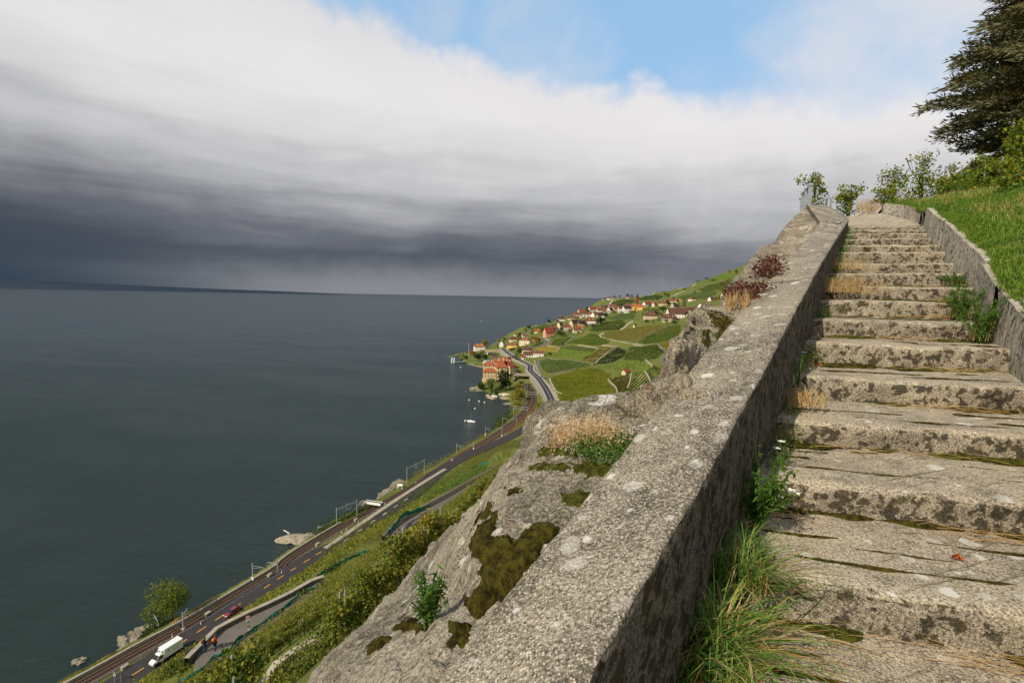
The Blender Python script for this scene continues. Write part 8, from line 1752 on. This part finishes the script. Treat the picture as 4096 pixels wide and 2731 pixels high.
def van():
    zr = rz(q1, 600, 900); c = at_z(*q1(580, 797), zr + 3.15); p = np.array([c[0], c[1], zr + .03]); hd = rdir(*q1(500, 900)) + pi
    e = empty('box_van', p, 'white refrigerated box van with small dark print on its side, coming along the lakeside road', 'van', rz=hd)
    W = 2.2; m = MB(); m.box((-.0, 0, .75 + 1.2), (4.5, W, 2.4)); m.build('cargo_box', PAINT['white'], e); m = MB()
    for sx in (-2.27, 2.27): m.box((sx, 0, 1.95), (.06, W + .06, 2.46))
    m.build('box_frame', M_WHITE, e)['kind'] = 'stuff'
    secs = [(2.35, 2.25, 1.0), (3.0, 2.32, .98), (3.35, 2.2, .93), (4.05, 1.35, .93), (4.7, 1.08, .86), (4.92, .75, .78)]
    def ring(x, z, k): w = 1.0 * k; return [(x, -w, .4), (x, -w, min(z, 1.25)), (x, -w * .88, z), (x, w * .88, z), (x, w, min(z, 1.25)), (x, w, .4)]
    loft([ring(*s) for s in secs]).build('cab', PAINT['white'], e)
    m = MB(); m.add([(3.40, -.80, 2.12), (3.40, .80, 2.12), (4.08, .86, 1.38), (4.08, -.86, 1.38)], [(0, 1, 2, 3)]); m.v = [(x + .035, y, z + .03) for x, y, z in m.v]; m.build('windscreen', M_GLASS, e)
    for s in (-1, 1):
        m = MB(); m.add([(2.6, s * .955, 2.0), (3.3, s * .915, 1.98), (3.85, s * .965, 1.35), (2.6, s * 1.005, 1.3)], [(0, 1, 2, 3)]); m.v = [(x, y + s * .03, z) for x, y, z in m.v]; m.build('side_window', M_GLASS, e)
        unit_obj('mirror', BK_, e, (3.75, s * 1.2, 1.5), (.12, .22, .34)); unit_obj('headlight', M_HEAD, e, (4.72, s * .66, .82), (.22, .34, .22))
    m = MB(); m.box((2.5, 0, 2.72), (.5, 1.5, .5)); m.build('cooling_unit', PAINT['white'], e); unit_obj('vent', BK_, e, (2.76, 0, 2.72), (.03, .8, .25)); unit_obj('bumper', M_GALV, e, (4.86, 0, .5), (.16, 1.7, .2)); unit_obj('grille', BK_, e, (4.86, 0, .78), (.06, .8, .12))
    m = MB(); m.box((.8, 0, .55), (7.4, 1.9, .3)); m.build('chassis', M_DKST, e)
    for x in (-1.3, 3.6):
        for s in (-1, 1):
            t = MB(); n = 14; r = .36; yy = s * .92; vs = [(x + cos(2 * pi * k / n) * r, yy - .12, r + sin(2 * pi * k / n) * r) for k in range(n)] + [(x + cos(2 * pi * k / n) * r, yy + .12, r + sin(2 * pi * k / n) * r) for k in range(n)]
            t.add(vs, [tuple(range(n)), tuple(range(n, 2 * n))[::-1]] + [(k, n + k, n + (k + 1) % n, (k + 1) % n) for k in range(n)]); t.build('wheel', M_TYRE, e)
    # print on the side facing the viewpoint
    br = simple('brown_print', S('6b5340'), .7, .2, .1, 3)
    for s in (-1, 1):
        y = s * (W / 2 + .012); m = MB(); m.tube([(-1.0 + .35 * cos(a), y, 2.25 + .25 * sin(a)) for a in [k * pi / 8 for k in range(0, 14)]], .035, 4, False); m.tube([(-.4, y, 2.2), (-.1, y, 2.4), (0, y, 2.2)], .03, 4, False); m.build('side_logo', br, e)
        m = MB(); m.tube([(1.15, y, 1.95), (1.2, y, 2.35), (1.3, y, 2.7)], .05, 4); m.tube([(1.0, y, 2.3), (1.2, y, 2.45), (1.4, y, 2.2)], .03, 4); m.build('side_figure', br, e); m = MB(); m.box((.4, y, 2.25), (.5, .01, .05)); m.box((-.6, y, 1.75), (1.1, .01, .06)); m.box((-.4, y, 1.55), (.8, .01, .05)); m.build('side_text', br, e)
van()
for i, (f, x, y, col, hd, lab) in enumerate(((qc, 822, 790, 'white', .9, 'white car parked on the station forecourt, farthest of three'), (qc, 836, 804, 'silver', .9, 'silver car parked on the station forecourt, middle of three'), (qc, 850, 820, 'white', .9, 'white car parked on the station forecourt, nearest of three'), (qc, 996, 1158, 'blue', .4, 'blue car parked in the castle yard'), (qc, 1085, 1182, 'black', .3, 'black car parked lowest in the castle yard'), (qc, 1022, 1080, 'blue', .2, 'dark blue car beside the castle gate'), (qc, 1042, 968, 'black', .5, 'dark car on the road above the castle'),
     (qc, 1440, 562, 'white', 2.6, 'white car parked at the hairpin, left of three'), (qc, 1458, 572, 'silver', 2.6, 'silver car parked at the hairpin, middle of three'), (qc, 1476, 580, 'white', 2.6, 'white car parked at the hairpin, right of three'), (qc, 1530, 540, 'black', .2, 'black car beside the pink house'), (qc, 1562, 536, 'blue', .2, 'blue car right of the black one by the pink house'), (qc, 1308, 368, 'white', .3, 'white car first in the row on the coast road'),
     (qc, 1352, 356, 'black', .3, 'black car second in the row on the coast road'), (qc, 1385, 349, 'grey', .3, 'grey car third in the row on the coast road'), (qc, 1418, 341, 'black', .3, 'black car fourth in the row on the coast road'), (qc, 1471, 330, 'white', .3, 'white van-like car under the lone round coast tree'), (qe, 2212, 800, 'silver', .9, 'silver car on the farm lane, upper of two'), (qe, 2222, 812, 'white', .9, 'white car on the farm lane, lower of two'), (qe, 2252, 920, 'black', 1.2, 'dark scooter-sized car in the bend of the farm lane'))):
    p = cast(*f(x, y))
    if p is not None: car(lab, p + (0, 0, .4 if p[1] < 1500 else .5), hd, col, False, 4.4)
# people ------------------------------------------------------------------
M_SKIN = simple('skin', S('b98a6c'), .7, .3, .1, 9); M_HAIR = simple('dark_hair', S('1d1712'), .8, .2, .2, 20); M_JEANS = simple('blue_jeans', S('3c5472'), .9, .2, .25, 14); M_DKT = simple('dark_jacket', S('2a2c33'), .9, .2, .2, 9)
M_REDT = simple('red_shirt', S('b8363a'), .85, .2, .2, 9); M_YPACK = simple('yellow_pack', S('d69a18'), .8, .3, .2, 9); M_RPACK = simple('red_pack', S('a02a2e'), .8, .3, .2, 9); M_BLK = simple('black_cloth', S('1a1a1c'), .9, .2, .2, 9); M_CAP = simple('grey_cap', S('5b6069'), .85, .2, .2, 9); M_MAP = simple('brown_map', S('8a5a36'), .8, .2, .4, 8)
def skin_body(e, joints, edges, name, mat, sub=1):
    me = bpy.data.meshes.new(name); me.from_pydata([j[0] for j in joints], edges, []); o = bpy.data.objects.new(name, me); COL.objects.link(o); o.parent = e; me.materials.append(mat)
    sk = o.modifiers.new('skin', 'SKIN'); 
    for i, j in enumerate(joints): r = j[1]; me.skin_vertices[0].data[i].radius = (r, r) if not hasattr(r, '__len__') else r
    me.skin_vertices[0].data[0].use_root = True; sk.use_smooth_shade = True; s = o.modifiers.new('sub', 'SUBSURF'); s.levels = sub; s.render_levels = sub; return o
def person(label, p, heading, top, pack, packm, hat, holding=None, waist=None, step=.14):
    """x is the walking direction"""
    e = empty('person', p, label, 'person', rz=heading)
    J = [((0, 0, .95), (.15, .12)), ((0, 0, 1.15), (.15, .11)), ((.01, 0, 1.38), (.18, .12)), ((.02, 0, 1.50), (.07, .07)), ((.05, 0, 1.56), (.055, .055)),
         ((0, .10, .88), .10), ((step * .5, .11, .50), .065), ((step * .35, .11, .10), .045), ((step * .35 + .16, .12, .04), .04), ((0, -.10, .88), .10), ((-step * .3, -.11, .50), .065), ((-step * 1.2, -.11, .13), .045), ((-step * 1.2 + .15, -.12, .05), .04),
         ((0, .20, 1.40), .07), ((-.03, .27, 1.13), .05), ((.12, .28, .92) if not holding else (.25, .16, 1.08), .036), ((0, -.20, 1.40), .07), ((.03, -.27, 1.13), .05), ((.16, -.27, .93) if not holding else (.28, -.16, 1.08), .036)]
    E_ = [(0, 1), (1, 2), (2, 3), (3, 4), (0, 5), (5, 6), (6, 7), (7, 8), (0, 9), (9, 10), (10, 11), (11, 12), (2, 13), (13, 14), (14, 15), (2, 16), (16, 17), (17, 18)]
    body = skin_body(e, J, E_, 'body', top); 
    legs = [((0, 0, .93), (.155, .125)), ((0, .10, .86), .115), ((step * .5, .11, .50), .08), ((step * .35, .11, .13), .06), ((0, -.10, .86), .115), ((-step * .3, -.11, .50), .08), ((-step * 1.2, -.11, .15), .06)]
    skin_body(e, legs, [(0, 1), (1, 2), (2, 3), (0, 4), (4, 5), (5, 6)], 'trousers', M_JEANS)
    m = MB(); m.blob((.05, 0, 1.65), (.095, .078, .12), 1, 3, .03); hd_ = m.build('head', M_SKIN, e, smooth=True); m = MB(); m.blob((.145, 0, 1.64), (.02, .014, .022), 1, 1, 0); m.build('nose', M_SKIN, hd_)
    for s in (-1, 1): m = MB(); m.blob((.04, s * .08, 1.64), (.02, .012, .03), 1, 1, 0); m.build('ear', M_SKIN, hd_); m = MB(); m.blob((.132, s * .03, 1.665), (.012, .014, .01), 1, 1, 0); m.build('eye', M_HAIR, hd_)
    m = MB(); m.box((.138, 0, 1.595), (.01, .045, .01)); m.build('mouth', M_RPACK, hd_)
    m = MB(); m.blob((.025, 0, 1.70), (.108, .092, .095), 4, 3, .05); m.build('cap' if hat else 'hair', M_CAP if hat else M_HAIR, e, smooth=True)
    if hat: m = MB(); m.box((.15, 0, 1.70), (.12, .13, .015)); m.build('cap_peak', M_CAP, e)
    for s in (-1, 1):       # palm, four fingers and a thumb
        w_ = Vector((.12 if not holding else .25, s * (.28 if not holding else .16), .92 if not holding else 1.08)) if s > 0 else Vector((.16 if not holding else .28, -.27 if not holding else -.16, .93 if not holding else 1.08))
        dn = Vector((.35, 0, -1)).normalized() if not holding else Vector((1, 0, -.1)).normalized(); h = MB(); h.tube([w_, w_ + dn * .05, w_ + dn * .09], [.028, .04, .036], 6)
        for k in range(4): a = w_ + dn * .085 + Vector((0, (k - 1.5) * .018, 0)) ; ln_ = (.055, .07, .075, .06)[k]; h.tube([a, a + dn * ln_ * .6, a + dn * ln_ + Vector((.015, 0, -.008))], [.009, .008, .006], 5)
        h.tube([w_ + dn * .02, w_ + dn * .05 + Vector((.035, -s * .02, 0)), w_ + dn * .08 + Vector((.045, -s * .03, 0))], [.011, .009, .007], 5); h.build('hand', M_SKIN, e)['kind'] = 'stuff'
    if pack:
        m = MB(); m.blob((-.19, 0, 1.26), (.13, .155, .25), 6, 3, .06); m.build('backpack', packm, e, smooth=True); m = MB(); m.blob((-.30, 0, 1.18), (.05, .11, .13), 8, 2, .05); m.build('pack_pocket', packm if packm is M_RPACK else M_BLK, e)
        for s in (-1, 1): m = MB(); m.tube([(-.12, s * .10, 1.48), (.05, s * .12, 1.52), (.16, s * .13, 1.36), (.02, s * .16, 1.12)], .018, 5); m.build('pack_strap', M_BLK, e)
    if waist: m = MB(); m.lathe((-.01, 0, 0), [(.20, .62), (.215, .75), (.19, .98), (.15, 1.0)], 14); m.build('tied_jacket', waist, e)
    for s, x in ((1, step * .35 + .06), (-1, -step * 1.2 + .06)): m = MB(); m.blob((x, s * .11, .05), (.14, .05, .055), 2, 2, .05); m.build('shoe', M_BLK, e)
    if holding: m = MB(); m.add([(.36, -.32, 1.12), (.36, .32, 1.12), (.58, .32, .92), (.58, -.32, .92), (.365, -.32, 1.13), (.365, .32, 1.13), (.585, .32, .93), (.585, -.32, .93)], [(0, 1, 2, 3), (7, 6, 5, 4), (0, 4, 5, 1), (2, 6, 7, 3)]); o = m.build('folded_map', holding, None); o.location = e.location; o.rotation_euler = e.rotation_euler; tag(o, 'brown unfolded hiking map held by the person in the dark jacket', 'map')
    return e
ph = atan2(*(PATHA[-1] - PATHA[0])[[1, 0]])
person('person in dark jacket and jeans with a red backpack reading a map on the path', at_z(*q1(1220, 972), 60.0) + (0, 0, .02), ph - .9, M_DKT, True, M_RPACK, False, holding=M_MAP, step=.08)
person('person in red shirt and grey cap with yellow backpack and jacket tied round the waist', at_z(*q1(1415, 935), 60.0) + (0, 0, .02), ph - .1, M_REDT, True, M_YPACK, True, waist=M_BLK)
print('all done', sum(len(o.data.polygons) for o in scene.objects if o.type == 'MESH'))
SG.scale = (.66, .66, .66)
m = MB(); c = at_t(2705, 1535, 2.42); m.blob(tuple(c - np.array([0, 0, .15])), (.24, .24, .17), 41, 4, .3, 1.2); o = m.build('wedge_rock', M_ROCKW, smooth=True); tag(o, 'dark mossy stone wedged between the near rock and the rugged boulder', 'rock')
